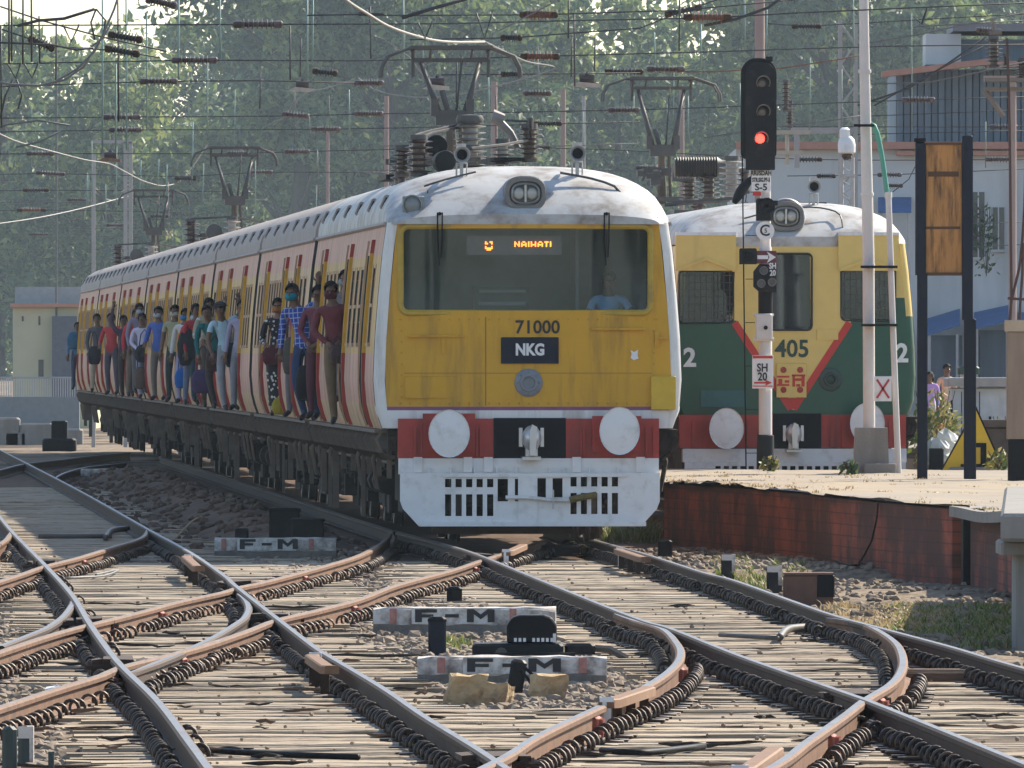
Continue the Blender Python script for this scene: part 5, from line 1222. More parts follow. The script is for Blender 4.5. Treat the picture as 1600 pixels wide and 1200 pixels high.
for yy in (417,508): q.box(L2(1345,0)[0],L2(1402,0)[0],-.13,.13,L2(0,yy+2)[2],L2(0,yy-2)[2])
q.box(L2(1334,0)[0],L2(1366,0)[0],-.05,.05,L2(0,198)[2],L2(0,194)[2]); q.build('clamp', M_black, cp)
xs_ = thing('x_board', at(1379,608,LY-.35), 'small white board with a red X strapped to the lamp pole', 'sign'); L3 = local_px(xs_, LY-.35)
po = plate(xs_, L3, 1366,1393,588,627,0,M_clean,'board'); q = MB()
for a_, b_ in (((1370,593),(1389,622)),((1370,622),(1389,593))): u, v = Vector(L3(*a_)), Vector(L3(*b_)); d = Vector((v-u).normalized()); nn = Vector((-d.z,0,d.x))*.014; q.add([u+nn+Vector((0,-.03,0)),v+nn+Vector((0,-.03,0)),v-nn+Vector((0,-.03,0)),u-nn+Vector((0,-.03,0)),u+nn+Vector((0,-.015,0)),v+nn+Vector((0,-.015,0)),v-nn+Vector((0,-.015,0)),u-nn+Vector((0,-.015,0))],[(0,1,2,3),(7,6,5,4),(0,4,5,1),(2,6,7,3),(1,5,6,2),(3,7,4,0)])
q.build('red_cross', mat('x_red',(.45,.04,.06),.5), po)
# rusty sign board on two black posts
SBY = 166.0; sb0 = at(1475,750,SBY); sb0.z = .56
sbd = thing('sign_board', sb0, 'rusty orange blank board framed between two black posts on the platform', 'sign board'); L = local_px(sbd, SBY)
for x0, x1, yt, yb in ((1430,1446,222,430),(1433,1449,428,750),(1503,1520,212,500),(1506,1525,498,754)):
    a = L(x0,yb); b = L(x1,yt); q = MB(); q.bbox(a[0],b[0],-.07,.07,max(a[2],-.05),b[2],.012); q.build('post', M_navy, sbd)
M_board = mat('rust_stained_orange_sheet',(.50,.24,.07),.7,var=.22,scale=4,stretch=(3,3,.35),dirt=(.05,.025,.015),dirt_amt=.92,dirt_scale=13,streak=True,thr=.46)
a = L(1446,427); b = L(1503,225); q = MB(); q.bbox(a[0]+.002,b[0]-.002,-.02,.02,a[2],b[2],.005); bdo = q.build('board', M_board, sbd)
q = MB(); q.box(a[0],b[0],-.05,.05,a[2]-.03,a[2]+.01,0); u = L(1450,276); v = L(1498,268); q.box(u[0],v[0],-.026,-.018,u[2],v[2],0)
u = L(1446,358); v = L(1500,354); q.box(u[0],v[0],-.026,-.018,u[2],v[2],0); q.box(a[0],b[0],-.05,.05,b[2]-.01,b[2]+.02,0); q.build('cross_batten', mat('brown_batten',(.10,.05,.025),.8), sbd)
q = MB(); u = L(1428,222); v = L(1446,216); q.box(u[0],v[0],-.08,.08,u[2],v[2]); q.build('post_cap', M_black, sbd)
# thick tan and black post at the right edge
tp0 = at(1588,750,165); tp0.z = .56
tpo = thing('platform_post', tp0, 'square concrete post painted black at the foot, tied with ropes, at the right edge', 'post'); L = local_px(tpo, 165)
a = L(1573,686); b = L(1601,518); q = MB(); q.bbox(a[0],b[0],-.11,.11,a[2],b[2],.01); q.build('shaft', mat('tan_post',(.30,.23,.17),.8,var=.25,scale=3,stretch=(3,3,.4)), tpo)
q = MB(); a2 = L(1575,754); q.bbox(a2[0],L(1604,0)[0],-.12,.12,-.05,a[2],.01); q.build('black_foot', M_black, tpo)
q = MB(); a = L(1570,518); b = L(1604,500); q.bbox(a[0],b[0],-.14,.14,a[2],b[2],.01); q.build('cap_stone', mat('pale_cap',(.50,.40,.28),.85), tpo)
q = MB()
for pts in ([(1576,510),(1580,470),(1592,420),(1600,330),(1603,200)],[(1592,508),(1594,470),(1597,430),(1598,380)],[(1578,500),(1580,465),(1579,380),(1577,200),(1573,60)],[(1574,466),(1603,468)]): q.tube(smooth_path([L(x,y,-.1) for x,y in pts],.3), .018, 5)
q.build('rope', mat('brown_rope',(.10,.06,.05),.9), tpo)
# yellow triangle
yt0 = at(1521,735,178.5); yt0.z = .58
yt = thing('warning_board', yt0, 'yellow triangular warning board with a black square bracket mark', 'warning sign'); L = local_px(yt, 178.5)
T3 = [L(1472,735),L(1567,735),L(1525,641)]
q = MB(); q.prism([(a[0],a[2]) for a in T3], -.03, .0); bo = q.build('board', mat('warning_yellow',(.72,.46,.02),.5,dirt=(.3,.2,.05),dirt_amt=.4), yt)
q = MB(); I3 = [L(1468,738),L(1571,738),L(1525,634)]; n3 = [(a[0],a[2]) for a in I3]; q.prism(n3, -.02, .02); q.build('edge', M_black, yt)
q = MB()
for x0,x1,y0,y1 in ((1506,1541,692,699),(1532,1541,699,729),(1501,1541,725,731),(1506,1512,699,705)): a = L(x0,y1); b = L(x1,y0); q.box(a[0],b[0],-.045,-.028,a[2],b[2])
q.build('bracket_mark', M_black, bo)
q = MB(); q.box(-.03,.03,.02,.08,-.03,.5); q.bbox(-.35,.5,-.12,.1,-.05,.06,.03); q.build('foot', M_conc, yt)
# cabinet, pipe, sacks and people farther back
cb0 = Vector((9.1,216,.56)); cbt = thing('equipment_cabinet', cb0, 'pale grey metal equipment cabinet with a flat overhanging lid behind the sign board', 'cabinet'); L = local_px(cbt, 215.2)
a = L(1487,705); b = L(1640,606); q = MB(); q.bbox(a[0],b[0],-.8,1.0,-.02,b[2],.02); q.build('case', mat('cabinet_grey',(.50,.53,.55),.5,dirt=(.3,.28,.25),dirt_amt=.4,streak=True), cbt)
q = MB(); b2 = L(1645,590); a2 = L(1480,604); q.bbox(a2[0],b2[0],-1.0,1.1,a2[2],b2[2],.02); q.build('lid', mat('cabinet_lid',(.36,.33,.30),.6), cbt)
for px in (1502,1530,1575):
    q = MB(); u = L(px,700); v = L(px+1.2,612); q.box(u[0],v[0],-.81,-.79,u[2],v[2]); q.build('door_gap', M_black, cbt)
q = MB(); u = L(1485,645); q.tube([(u[0]+.02,-.82,u[2]+.2),(u[0]+.02,-.86,u[2]+.15),(u[0]+.02,-.86,u[2]-.15),(u[0]+.02,-.82,u[2]-.2)], .02, 6)
u = L(1545,660); q.box(u[0],u[0]+.04,-.84,-.8,u[2],u[2]+.1); q.build('handle', M_black, cbt)
gcn = thing('lidded_bin', at(1517,582,225), 'dark green lid of a bin standing behind the pale cabinet', 'bin'); gcn.location.z = .56; L = local_px(gcn,225)
q = MB(); a = L(1496,585); b = L(1530,577); q.box(a[0]+.05,b[0]-.05,-.2,.2,0,a[2]); q.build('body', M_galv, gcn); q = MB(); q.bbox(a[0],b[0],-.25,.25,a[2],b[2]+.05,.03); q.build('lid', mat('bin_green',(.03,.07,.05),.5), gcn)
for k, (px, py, w_, h_, nm) in enumerate(((1462,733,.36,.42,'front crumpled white sack slumped on the platform behind the left black post'),(1478,733,.34,.55,'taller crumpled white sack between the two black posts of the sign board'),(1490,722,.26,.42,'narrow upright white sack beside the yellow triangle'))):
    c = at(px,py,184+k*.6); q = MB(); q.sphere((0,0,h_*.45), (w_*.6,w_*.5,h_*.55), 14, 10); rs = random.Random(k)
    q.v = [(x+rs.uniform(-.035,.035), y+rs.uniform(-.03,.03), max(0,z+rs.uniform(-.04,.04))) for x,y,z in q.v]
    o = q.build('sack', mat('white_sack',(.60,.60,.58),.8,var=.2,scale=8), None); o.location = (c.x,c.y,.575); tag(o, nm, 'sack')
q = MB(); q.bbox(-.1,.1,-.1,.1,0,.32,.01); o = q.build('bollard', M_blacks, None); o.location = at(1463,735,180); o.location.z = .57; tag(o, 'short dark bollard in front of the white sacks', 'bollard')
q = MB(); q.bbox(-.5,.5,-.3,.3,0,.55,.03); q.bbox(-.56,.56,-.35,.35,.55,.66,.02); o = q.build('rubble_block', mat('dark_stone_block',(.12,.09,.08),.9,var=.4), None); o.location = (7.35,190,.58); tag(o, 'dark weathered stone block right of the yellow triangle', 'stone block')
o = MB().bbox(-.5,.5,-.2,.2,0,.16,.02).build('timber_beam', M_timber, None); o.location = at(1447,680,200); o.location.z = .585; tag(o, 'dark timber baulk lying behind the left black post', 'timber')
q = MB(); q.lathe([(.05,0),(.18,.0),(.15,.05),(.06,.55),(.04,.56)],(0,0,0),'z',12); o = q.build('traffic_cone', mat('faded_orange',(.5,.15,.06),.7), None, smooth=40); o.location = (6.55,197,.585); tag(o, 'faded orange cone beside the green train', 'cone')
# camera on a twin pipe behind the second train
CY = 216.0; cc0 = at(1323,600,CY); cc0.z = -.2
cct = thing('security_camera', cc0, 'white dome security camera on a slim steel lattice post behind the green train', 'security camera'); L = local_px(cct, CY)
q = MB()
for px in (1315,1332): q.tube([L(px,0)[:2]+(0,), L(px,246)], .035, 8)
for yy in range(260,560,22): q.tube([L(1315,yy),L(1332,yy+11)], .014, 4); q.tube([L(1332,yy+11),L(1315,yy+22)], .014, 4)
q.box(L(1311,0)[0],L(1337,0)[0],-.05,.05,L(0,276)[2],L(0,272)[2]); q.build('post', M_galv, cct, smooth=40)
q = MB(); a = L(1323,240); q.lathe([(.12,0),(.145,.02),(.15,.14),(.13,.24),(.08,.29),(.06,.29)], a, 'z', 18); u = L(1312,216); v = L(1328,199); q.bbox(u[0],v[0],-.09,.09,u[2],v[2],.04); q.build('housing', M_clean, cct, smooth=40)
q = MB(); q.sphere((a[0],0,a[2]), (.10,.10,.11), 14, 9); q.build('dome', mat('smoked_dome',(.06,.04,.035),.15), cct, smooth='all')
# crow on the roof of the second train
cw0 = Vector((3.45,182.6,4.42)); cw0 = at(1160,316,183); 
crow = thing('crow', cw0, 'black crow perched on the roof of the green train beside the signal', 'bird'); L = local_px(crow, 183)
q = MB(); q.tube(smooth_path([L(1148,316),L(1155,304),L(1163,293),L(1171,282),L(1176,275)],.03), [.012]*0 or .05, 8)
B = smooth_path([L(1147,318),L(1153,307),L(1160,296),L(1167,287),L(1174,280),L(1178,277)],.05)
q = MB(); n_ = len(B); q.tube(B, [.012+.065*math.sin(math.pi*min(1,.12+.8*i/(n_-1))) for i in range(n_)], 10); h = L(1177,276); q.sphere(h, (.042,.042,.04), 10, 7); q.tube([h,(h[0]+.05,-.02,h[2]-.005),(h[0]+.085,-.03,h[2]-.015)], [.02,.014,.003], 6)
q.build('body', M_black, crow, smooth='all'); q = MB()
for px in (1161,1165): q.tube([L(px,296),L(px+1,306),L(px,316)], .008, 5); q.tube([L(px-3,316,.0),L(px+4,316,-.03)], .006, 4)
q.build('leg', M_black, crow)

# ------------------------------------------------------------------ marker stones, boxes and posts in the yard
def fm_stone(x0, x1, ytop, ybot, tx, label, th=.17, lw=1.0):
    p0 = gp(x0,ybot,-.22); p1 = gp(x1,ybot,-.22); Y = p0.y; c = (p0+p1)/2; h = (ybot-ytop)*Y/F
    r = thing('marker_stone', (c.x,c.y,-.24), label, 'marker stone', None, random.uniform(-.02,.02))
    q = MB(); L_ = (p1.x-p0.x); rs = random.Random(x0); n_ = 12; vs = []
    for i in range(n_+1):
        x = -L_/2+L_*i/n_; e = .02 if i in (0,n_) else 0
        vs += [(x,-.012+rs.uniform(-.008,.008),-.1),(x,-.004+rs.uniform(-.004,.004),h*.40+rs.uniform(-.012,.012)),(x,rs.uniform(-.008,.008),h-.02-e),(x,.02,h-e+rs.uniform(-.006,.006)),(x,.34,h+rs.uniform(-.008,.008)),(x,.36,-.1)]
    q.add(vs, [(i*6+j,i*6+(j+1)%6,(i+1)*6+(j+1)%6,(i+1)*6+j) for i in range(n_) for j in range(6)]+[(0,1,2,3,4,5),tuple(range(n_*6+5,n_*6-1,-1))]); q.m = [1 if k < n_*6 and k % 6 in (0,) else 0 for k in range(len(q.f))]; so_ = q.build('stone', [M_limew, mat('bare_stained_stone',(.20,.175,.15),.9,var=.35,scale=9,bump=.5)], r)
    xp = (tx-(x0+x1)/2)*Y/F
    pn = MB(); pn.box(xp-.36*lw,xp+.34*lw,-.014,.004,h*.42,h*.99); pn.build('white_panel', mat('panel_white',(.66,.65,.62),.8,dirt=(.22,.17,.13),dirt_amt=.85,dirt_scale=11,thr=.46), r)
    lt_ = MB(); lh = h*.46; z0_ = h*.49; y_ = (-.021,-.012); W_ = .052*lw*1.25; st_ = lh*.27
    def bar(xa, xb, za, zb): lt_.box(xp+xa*lw, xp+xb*lw, *y_, z0_+za*lh, z0_+zb*lh)
    bar(-.33,-.27,0,1); bar(-.27,-.14,.74,1); bar(-.27,-.17,.36,.6); bar(-.07,.05,.36,.62); bar(.12,.18,0,1); bar(.30,.36,0,1)
    for xa, xb in ((.18,.24),(.30,.24)): lt_.prism([(xp+xa*lw,z0_+lh),(xp+xa*lw,z0_+lh*.62),(xp+xb*lw,z0_+lh*.22),(xp+xb*lw,z0_+lh*.60)], *y_)
    lt_.build('lettering', M_ink, r)
    for e in (-.52,.52):
        pn = MB(); pn.box(xp+e*lw-.03,xp+e*lw+.03,-.013,.004,h*.45,h*.97); pn.build('faded_red_dash', mat('faded_red',(.42,.20,.17),.8,var=.4,scale=20), r)
    return r
fm_stone(583,868,946,990,708,'long whitewashed stone lettered F-M behind the black machine box, the upper of the middle pair')
fm_stone(652,948,1022,1068,800,'long whitewashed stone lettered F-M in front of the black machine box, beside yellow rubble')
fm_stone(335,525,838,872,418,'dirty stone lettered F-M in the shade of the train, under two dark boxes')
fm_stone(126,232,731,749,200,'far stone lettered F-M half buried beside the dark spoil heap')
def pbox(name, x0, x1, y0, y1, label, cat, d=.25, m=None, extra=None, z=-.22, r=.02, rz=0):
    p0 = gp(x0,y1,z); p1 = gp(x1,y1,z); Y = p0.y; h = (y1-y0)*Y/F; w = (p1.x-p0.x)/2
    t = thing(name, ((p0.x+p1.x)/2, Y+d/2, z), label, cat, None, rz)
    q = MB(); q.bbox(-w,w,-d/2,d/2,-.25,h,r); q.build('case', m or M_blacks, t)
    if extra: extra(t, w, h, d)
    return t
def lidx(t, w, h, d):
    q = MB(); q.bbox(-w*1.06,w*1.06,-d*.55,d*.55,h*.9,h*1.04,.02); q.build('lid', M_black, t)
def machine():
    Y = 101.5; t = thing('point_machine', (gp(830,1020,-.22).x, Y, -.22), 'black point machine box with rounded top between the two middle marker stones', 'point machine')
    w = 39*Y/F; h0 = .145; h1 = 72*Y/F
    q = MB(); q.prism([(-w,h0),(-w,h1-.08),(-w+.04,h1-.02),(-w+.1,h1),(w-.1,h1),(w-.04,h1-.02),(w,h1-.08),(w,h0)], -.05, .4); q.build('cover', M_black, t, bevel=.012)
    q = MB(); q.bbox(-.47,.25,-.08,.5,.0,.14,.02); q.box(-.3,.34,-.16,-.08,.03,.07); q.bbox(.26,.5,.0,.2,.05,.14,.02); q.build('base', M_blacks, t)
    q = MB(); q.box(-.28,.22,-.20,-.10,-.02,.015); q.build('timber', mat('pale_timber',(.40,.36,.30),.9), t)
    q = MB()
    for k in range(9):
        if k != 3: q.box(-.14+k*.036,-.14+k*.036+.022,-.058,-.052,.155,.185)
    q.box(w-.03,w-.005,-.06,-.052,.15,.22); q.build('white_marks', M_clean, t)
    q = MB(); q.lathe([(.05,-.03),(.05,.03)], (-.24,-.12,.06), 'y', 12); q.tube([(.5,.1,.1),(.62,.1,.09),(.75,.05,.02)], .03, 6); q.build('rod', M_steel, t)
machine()
pbox('relay_box',420,468,795,838,'tall dark box standing on the ground behind the shaded marker stone','box',.3,M_blacks,lidx,-.05)
pbox('relay_box',455,506,811,842,'lower dark box in front of the tall dark box beside the train','box',.3,M_blacks,lidx,-.05)
pbox('relay_box',367,388,826,843,'small dark box at the left end of the shaded marker stone','box',.2,M_blacks,lidx,-.05)
pbox('relay_box',698,722,918,945,'small black box just behind the upper middle marker stone','box',.15,M_black,lidx)
pbox('marker_post',669,697,966,1022,'stubby blue black post left of the point machine','post',.12,M_navy,lidx)
pbox('marker_post',1028,1050,845,870,'stubby dark post at the far left foot of the platform wall','post',.12,M_blacks,lidx)
def whit(t, w, h, d):
    q = MB(); q.box(-w*.95,w*.95,-d*.5-.006,-d*.5+.01,h*.7,h*.98); q.box(w*.5,w*1.02,-d*.5-.004,d*.5,h*.1,h*.99); q.build('white_band', M_limew, t)
pbox('marker_post',1127,1149,866,898,'stubby dark post with white top, farther of the two beside the platform rail','post',.15,M_blacks,whit)
pbox('marker_post',1198,1222,884,918,'stubby dark post with white top touching the brown box','post',.15,M_blacks,whit)
def bbx(t, w, h, d):
    q = MB(); q.bbox(w*.35,w*1.05,-d*.56,d*.5,-.02,h*.98,.01); q.build('dark_end', M_black, t); q = MB(); q.box(-w,w*1.02,-d*.54,d*.54,h,h+.02)
    q.build('lid', mat('brown_lid',(.20,.12,.09),.8), t)
pbox('junction_box',1224,1302,898,930,'brown rusty box with black end on the stones before the platform wall','box',.3,mat('brown_box',(.17,.085,.06),.8,var=.3),bbx)
def tiltpost():
    t = pbox('leaning_post',790,815,1030,1090,'black post leaning in front of the nearer middle marker stone with loose wires','post',.10,M_blacks); t.rotation_euler = (0,R(9),0)
    q = MB(); q.tube(smooth_path([(.02,-.06,.2),(.12,-.1,.1),(.1,-.15,-.02)],.05), .012, 5); q.tube(smooth_path([(.05,-.06,.22),(.18,-.1,.12),(.2,-.3,-.02)],.05), .012, 5); q.build('wire', M_black, t)
tiltpost()
def stone(px, py, s, label):
    p = gp(px,py,-.22); q = MB(); rs = random.Random(px)
    a = s; q.box(-a[0],a[0],-a[1],a[1],-.05,a[2]); vs = q.v
    bm = bmesh.new(); V = [bm.verts.new(v) for v in q.v]
    for f in q.f: bm.faces.new([V[i] for i in f])
    bmesh.ops.subdivide_edges(bm, edges=bm.edges[:], cuts=3, use_grid_fill=True)
    for v in bm.verts: v.co += Vector([noise.noise(v.co*9+Vector((px,i,0)))*.035 for i in range(3)])+Vector((v.co.z*.2,0,0))
    bmesh.ops.recalc_face_normals(bm, faces=bm.faces)
    me = bpy.data.meshes.new('rubble'); bm.to_mesh(me); bm.free(); me.materials.append(M_stone)
    o = bpy.data.objects.new('rubble_block', me); COL.objects.link(o); o.location = p; o.rotation_euler = (0,0,rs.uniform(-.4,.4)); tag(o, label, 'rubble')
stone(722,1106,(.125,.1,.22),'big yellow broken concrete lump left of the leaning black post')
stone(852,1092,(.12,.09,.17),'smaller yellow broken concrete lump right of the leaning black post')
stone(772,1100,(.10,.08,.14),'grey broken concrete lump between the two yellow lumps')
for k, (x0,x1,y0,y1) in enumerate(((3,26,1135,1215),(28,52,1134,1200),(75,84,1175,1215))):
    pbox('marker_post',x0,x1,y0,y1,('dark green post at the very corner of the bottom left edge','taller dark green post with pale edge by the bottom left ballast','thin short dark stake in the ballast at bottom left')[k],'post',.10,mat('dark_green_post',(.02,.04,.04),.5,var=.3),whit if k == 1 else None)
o = MB(); o.sphere((0,0,.06),(.11,.09,.10),9,6); rs = random.Random(2); o.v = [(x+rs.uniform(-.03,.03),y+rs.uniform(-.03,.03),z+rs.uniform(-.03,.03)) for x,y,z in o.v]; o = o.build('plastic_bag', M_clean, None); o.location = gp(95,1105,-.2); tag(o, 'crumpled pale plastic bag on the ballast at left', 'litter')
pbox('timber_beam',1405,1577,1046,1072,'dark old timber beam lying between the two rails at the right','timber',.3,M_timber,None,-.22,.03)
pbox('timber_beam',812,942,852,868,'sooty curved timber lying across the track in front of the train','timber',.3,mat('sooty_timber',(.06,.05,.045),.8,var=.4),None,-.20,.03)
# far dark post
t = thing('buffer_post', gp(93,706,-.24), 'short black iron post on a wide foot by the far spoil heap at left', 'post')
q = MB(); q.bbox(-.20,.20,-.2,.2,0,.78,.03); q.build('shaft', M_black, t); q = MB(); q.bbox(-.42,.42,-.4,.4,-.05,.34,.05); q.build('foot', M_black, t)

# ------------------------------------------------------------------ buildings
def PB(mb, Y, x0, x1, y0, y1, d0, d1, m=0):
    a = at(x0,y1,Y); b = at(x1,y0,Y); mb.box(a.x, b.x, Y+d0, Y+d1, a.z, b.z, m)
M_bw = mat('pale_blue_white_wall',(.56,.58,.58),.85,var=.07,scale=1,dirt=(.30,.30,.29),dirt_amt=.5,dirt_scale=.9,streak=True)
M_bpink = mat('salmon_ledge',(.46,.24,.18),.8,var=.15)
M_corr = mat('slate_cladding',(.15,.19,.23),.7,var=.25,scale=2,stretch=(6,1,.2))
M_win = mat('dark_window_glass',(.05,.06,.07),.2,spec=.7); M_tarp = mat('blue_tarpaulin',(.06,.14,.30),.6,var=.2,scale=2)
bld = thing('station_building', (8,300,-.24), 'pale station building with salmon ledge, dark slate upper storey and blue awnings', 'building')
def bpart(mb, name, mats_): o = mb.build(name, mats_, None); o.data.transform(Matrix.Translation((-8,-300,.24))); o.parent = bld; return o
q = MB(); a = at(1150,232,300); q.box(a.x, 22, 300, 312, -.6, a.z); bpart(q,'wall',M_bw)
q = MB(); PB(q,300,1150,1900,222,233,-.35,.0); PB(q,300,1400,1900,236,243,-.3,.0); bpart(q,'ledge',M_bpink)
q = MB(); a = at(1402,222,300); b = at(1900,108,300); n_ = 46
for i in range(n_): x = a.x+(b.x-a.x)*i/n_; q.box(x,x+(b.x-a.x)/n_*.86,300.2+(i%2)*.06,301,a.z,b.z)
q.box(a.x,b.x,300.5,308,a.z,b.z-.05); bpart(q,'upper_cladding',M_corr)
q = MB(); u, v = at(1378,116,299.5), at(1545,96,299.5); q.add([(u.x,299.4,u.z-.07),(v.x,299.4,v.z-.07),(v.x,299.4,v.z+.07),(u.x,299.4,u.z+.07),(u.x,300.1,u.z-.07),(v.x,300.1,v.z-.07),(v.x,300.1,v.z+.07),(u.x,300.1,u.z+.07)],[(0,1,2,3),(7,6,5,4),(0,4,5,1),(2,6,7,3),(0,3,7,4),(1,5,6,2)]); PB(q,300,1540,1900,96,106,-.5,.2); bpart(q,'eaves_beam',M_bpink)
q = MB(); PB(q,300,1448,1503,52,100,.6,3); bpart(q,'water_tank',M_bw); q = MB(); PB(q,300,1503,1900,60,96,1,5); bpart(q,'roof_hut',M_corr)
q = MB(); PB(q,300,1490,1900,36,48,.4,5); bpart(q,'roof_slab',mat('slab_grey',(.22,.22,.23),.8))
for x0,x1,y0,y1 in ((1519,1538,300,402),(1551,1569,324,390),(1602,1640,324,390)):
    q = MB(); PB(q,300,x0,x1,y0,y1,-.03,.05); wo = bpart(q,'window',M_win); q = MB(); PB(q,300,x0-3,x1+3,y1,y1+4,-.12,.0); PB(q,300,(x0+x1)/2-1,(x0+x1)/2+1,y0,y1,-.06,-.03); bpart(q,'window_sill',M_bw)
def awning(x0,x1,ya,yb,lab,skew=0):
    a, b = at(x0,ya,299.9), at(x1,ya-skew,299.9); c, d = at(x1,yb-skew,297.6), at(x0,yb,297.6); q = MB(); th = Vector((0,0,-.04)); q.add([a,b,c,d,a+th,b+th,c+th,d+th],[(0,1,2,3),(7,6,5,4),(0,4,5,1),(1,5,6,2),(2,6,7,3),(3,7,4,0)]); bpart(q,'awning',M_tarp)
    q = MB(); 
    for px in (x0+4,x1-4): u = at(px,yb,297.7); q.tube([(u.x,297.7,-.3),(u.x,297.7,u.z)], .04, 6)
    bpart(q,'awning_post',M_galv)
awning(1448,1500,498,522,'a',16); awning(1522,1578,488,512,'b',12); awning(1372,1424,308,330,'c'); awning(1590,1640,488,512,'d')
q = MB(); PB(q,300,1452,1500,524,690,-1.4,-.4); PB(q,300,1527,1575,516,690,-1.6,-.3); bpart(q,'stall_front',mat('stall_blue_grey',(.16,.19,.22),.8,var=.3,scale=1.2,stretch=(3,1,.4)))
q = MB(); PB(q,298,1505,1522,520,690,-.4,.2); bpart(q,'stall_pillar',M_bw)
# left cream building and boundary wall
b2 = thing('cream_building', (-15,420,-.24), 'small cream building with grey rooftop structure beyond the left end of the train', 'building')
def bpart2(mb, name, m): o = mb.build(name, m, None); o.data.transform(Matrix.Translation((15,-420,.24))); o.parent = b2; return o
M_cream = mat('cream_wall',(.55,.52,.36),.85,var=.1,scale=.6,dirt=(.3,.29,.24),dirt_amt=.5,dirt_scale=.6)
q = MB(); PB(q,420,20,150,479,720,0,8); bpart2(q,'wall',M_cream); q = MB(); PB(q,420,16,150,474,480,-.3,.1); bpart2(q,'roof_edge',M_bpink)
q = MB(); PB(q,420,22,150,448,474,.6,6); bpart2(q,'roof_structure',mat('roof_grey',(.30,.33,.35),.8)); q = MB(); PB(q,420,82,120,494,620,-.5,.02); bpart2(q,'door_recess',mat('shadow_blue_grey',(.14,.15,.18),.8))
for x0,x1,y0,y1 in ((34,37,494,502),(60,63,494,508),(60,68,562,590)):
    q = MB(); PB(q,420,x0,x1,y0,y1,-.02,.05); bpart2(q,'window',M_win)
bw = thing('boundary_wall', (-17,380,-.24), 'hazy grey boundary wall with railing at the far left', 'wall')
q = MB(); a = at(-20,620,380); b = at(124,590,380); q.box(a.x,b.x,380,380.3,-.4,a.z)
q.build('masonry', mat('wall_grey',(.24,.26,.27),.9,var=.15), None).data.transform(Matrix.Translation((17,-380,.24)))
bpy.data.objects['masonry'].parent = bw
q = MB(); 
for i in range(40): x = a.x+(b.x-a.x)*i/39; q.tube([(x+17,.15,a.z+.24),(x+17,.15,b.z+.24)], .02, 4)
q.tube([(a.x+17,.15,b.z+.24),(b.x+17,.15,b.z+.24)], .03, 5); q.build('railing', M_galv, bw)
for k,(px,py,w_,h_) in enumerate(((58,660,.45,.4),(25,668,.3,.25),(8,664,.4,.5),(112,662,.3,.3))):
    p = at(px,py,345); o = MB().bbox(-w_,w_,-.3,.3,0,h_*1.5,.05).build('trackside_box', M_conc, None); o.location = (p.x,345,-.24); tag(o, ('pale box by the boundary wall near the black iron post','low grey box left of the black iron post','pale box at the far left edge by the wall','grey box between the black iron post and last coach')[k], 'box')

# ------------------------------------------------------------------ masts
def mast(px, w, ytop, Y, label, m, arms=(), lattice=False, z0=-.3):
    b = at(px,600,Y); t = thing('overhead_mast', (b.x,Y,z0), label, 'mast'); top = at(px,ytop,Y).z-z0; hw = w*Y/F/2; q = MB()
    if lattice:
        for s in (-1,1): q.box(s*hw-.04,s*hw+.04,-.12,.12,0,top)
        z = 0; k = 1
        while z < top-.3: q.tube([(-k*hw,-.1,z),(k*hw,-.1,z+.42)], .028, 4); z += .42; k = -k
    else: q.lathe([(hw,0),(hw*.9,top)], (0,0,0), 'z', 12)
    q.build('shaft', m, t, smooth=40)
    for (x0,y0,x1,y1,r_) in arms:
        q = MB(); u = at(x0,y0,Y); v = at(x1,y1,Y); q.box(*sorted((u.x-b.x, v.x-b.x+.001)),-.08,.08,*sorted((u.z-z0-r_, v.z-z0+r_))); q.build('arm', m, t)
    return t
M_mast = mat('faded_pink_mast',(.36,.26,.23),.7,var=.15,scale=2); M_lat = mat('pale_lattice_steel',(.38,.36,.34),.6,var=.15); M_creamst = mat('cream_steel',(.45,.40,.32),.6)
mast(1187,17,-60,232,'tall round pinkish mast rising behind the black signal head',M_mast)
mast(1325,24,30,262,'pale lattice steel mast behind the white dome camera',M_lat,[(1236,204,1334,204,.06),(1241,262,1249,204,.0)],True)
mast(604,8,150,360,'thin hazy mast left of the front pantograph',M_mast); mast(772,11,128,380,'hazy pink mast right of the front pantograph',M_mast)
mast(880,9,140,360,'hazy pink mast above the right horn of the yellow train',M_mast); mast(512,6,200,370,'faint thin mast among the trees left of the pantograph',M_mast)
mast(1065,9,140,370,'hazy mast just behind the pantograph of the green train',M_mast); mast(912,6,150,400,'thinnest faint mast before the green trees in the middle',M_lat)
mast(88,3.5,30,420,'slender distant pole against the sky at upper left',M_wire)
mast(1582,13,128,230,'brown steel mast with insulators at the upper right',M_mast,[(1537,122,1612,122,.04),(1540,140,1600,140,.03)],False)
pt = thing('overhead_gantry', (at(175,0,335).x,335,-.3), 'pale hazy portal gantry among the left trees', 'gantry'); L = local_px(pt,335); q = MB()
for px, yt_ in ((146,240),(196,222),(204,222)): q.box(L(px,0)[0]-.05,L(px,0)[0]+.05,-.05,.05,0,L(0,yt_)[2])
q.box(L(146,0)[0],L(206,0)[0],-.05,.05,L(0,224)[2],L(0,219)[2])
for k in range(14): q.box(L(196,0)[0],L(204,0)[0],-.03,.03,L(0,240+k*22)[2],L(0,237+k*22)[2])
q.build('frame', M_lat, pt)
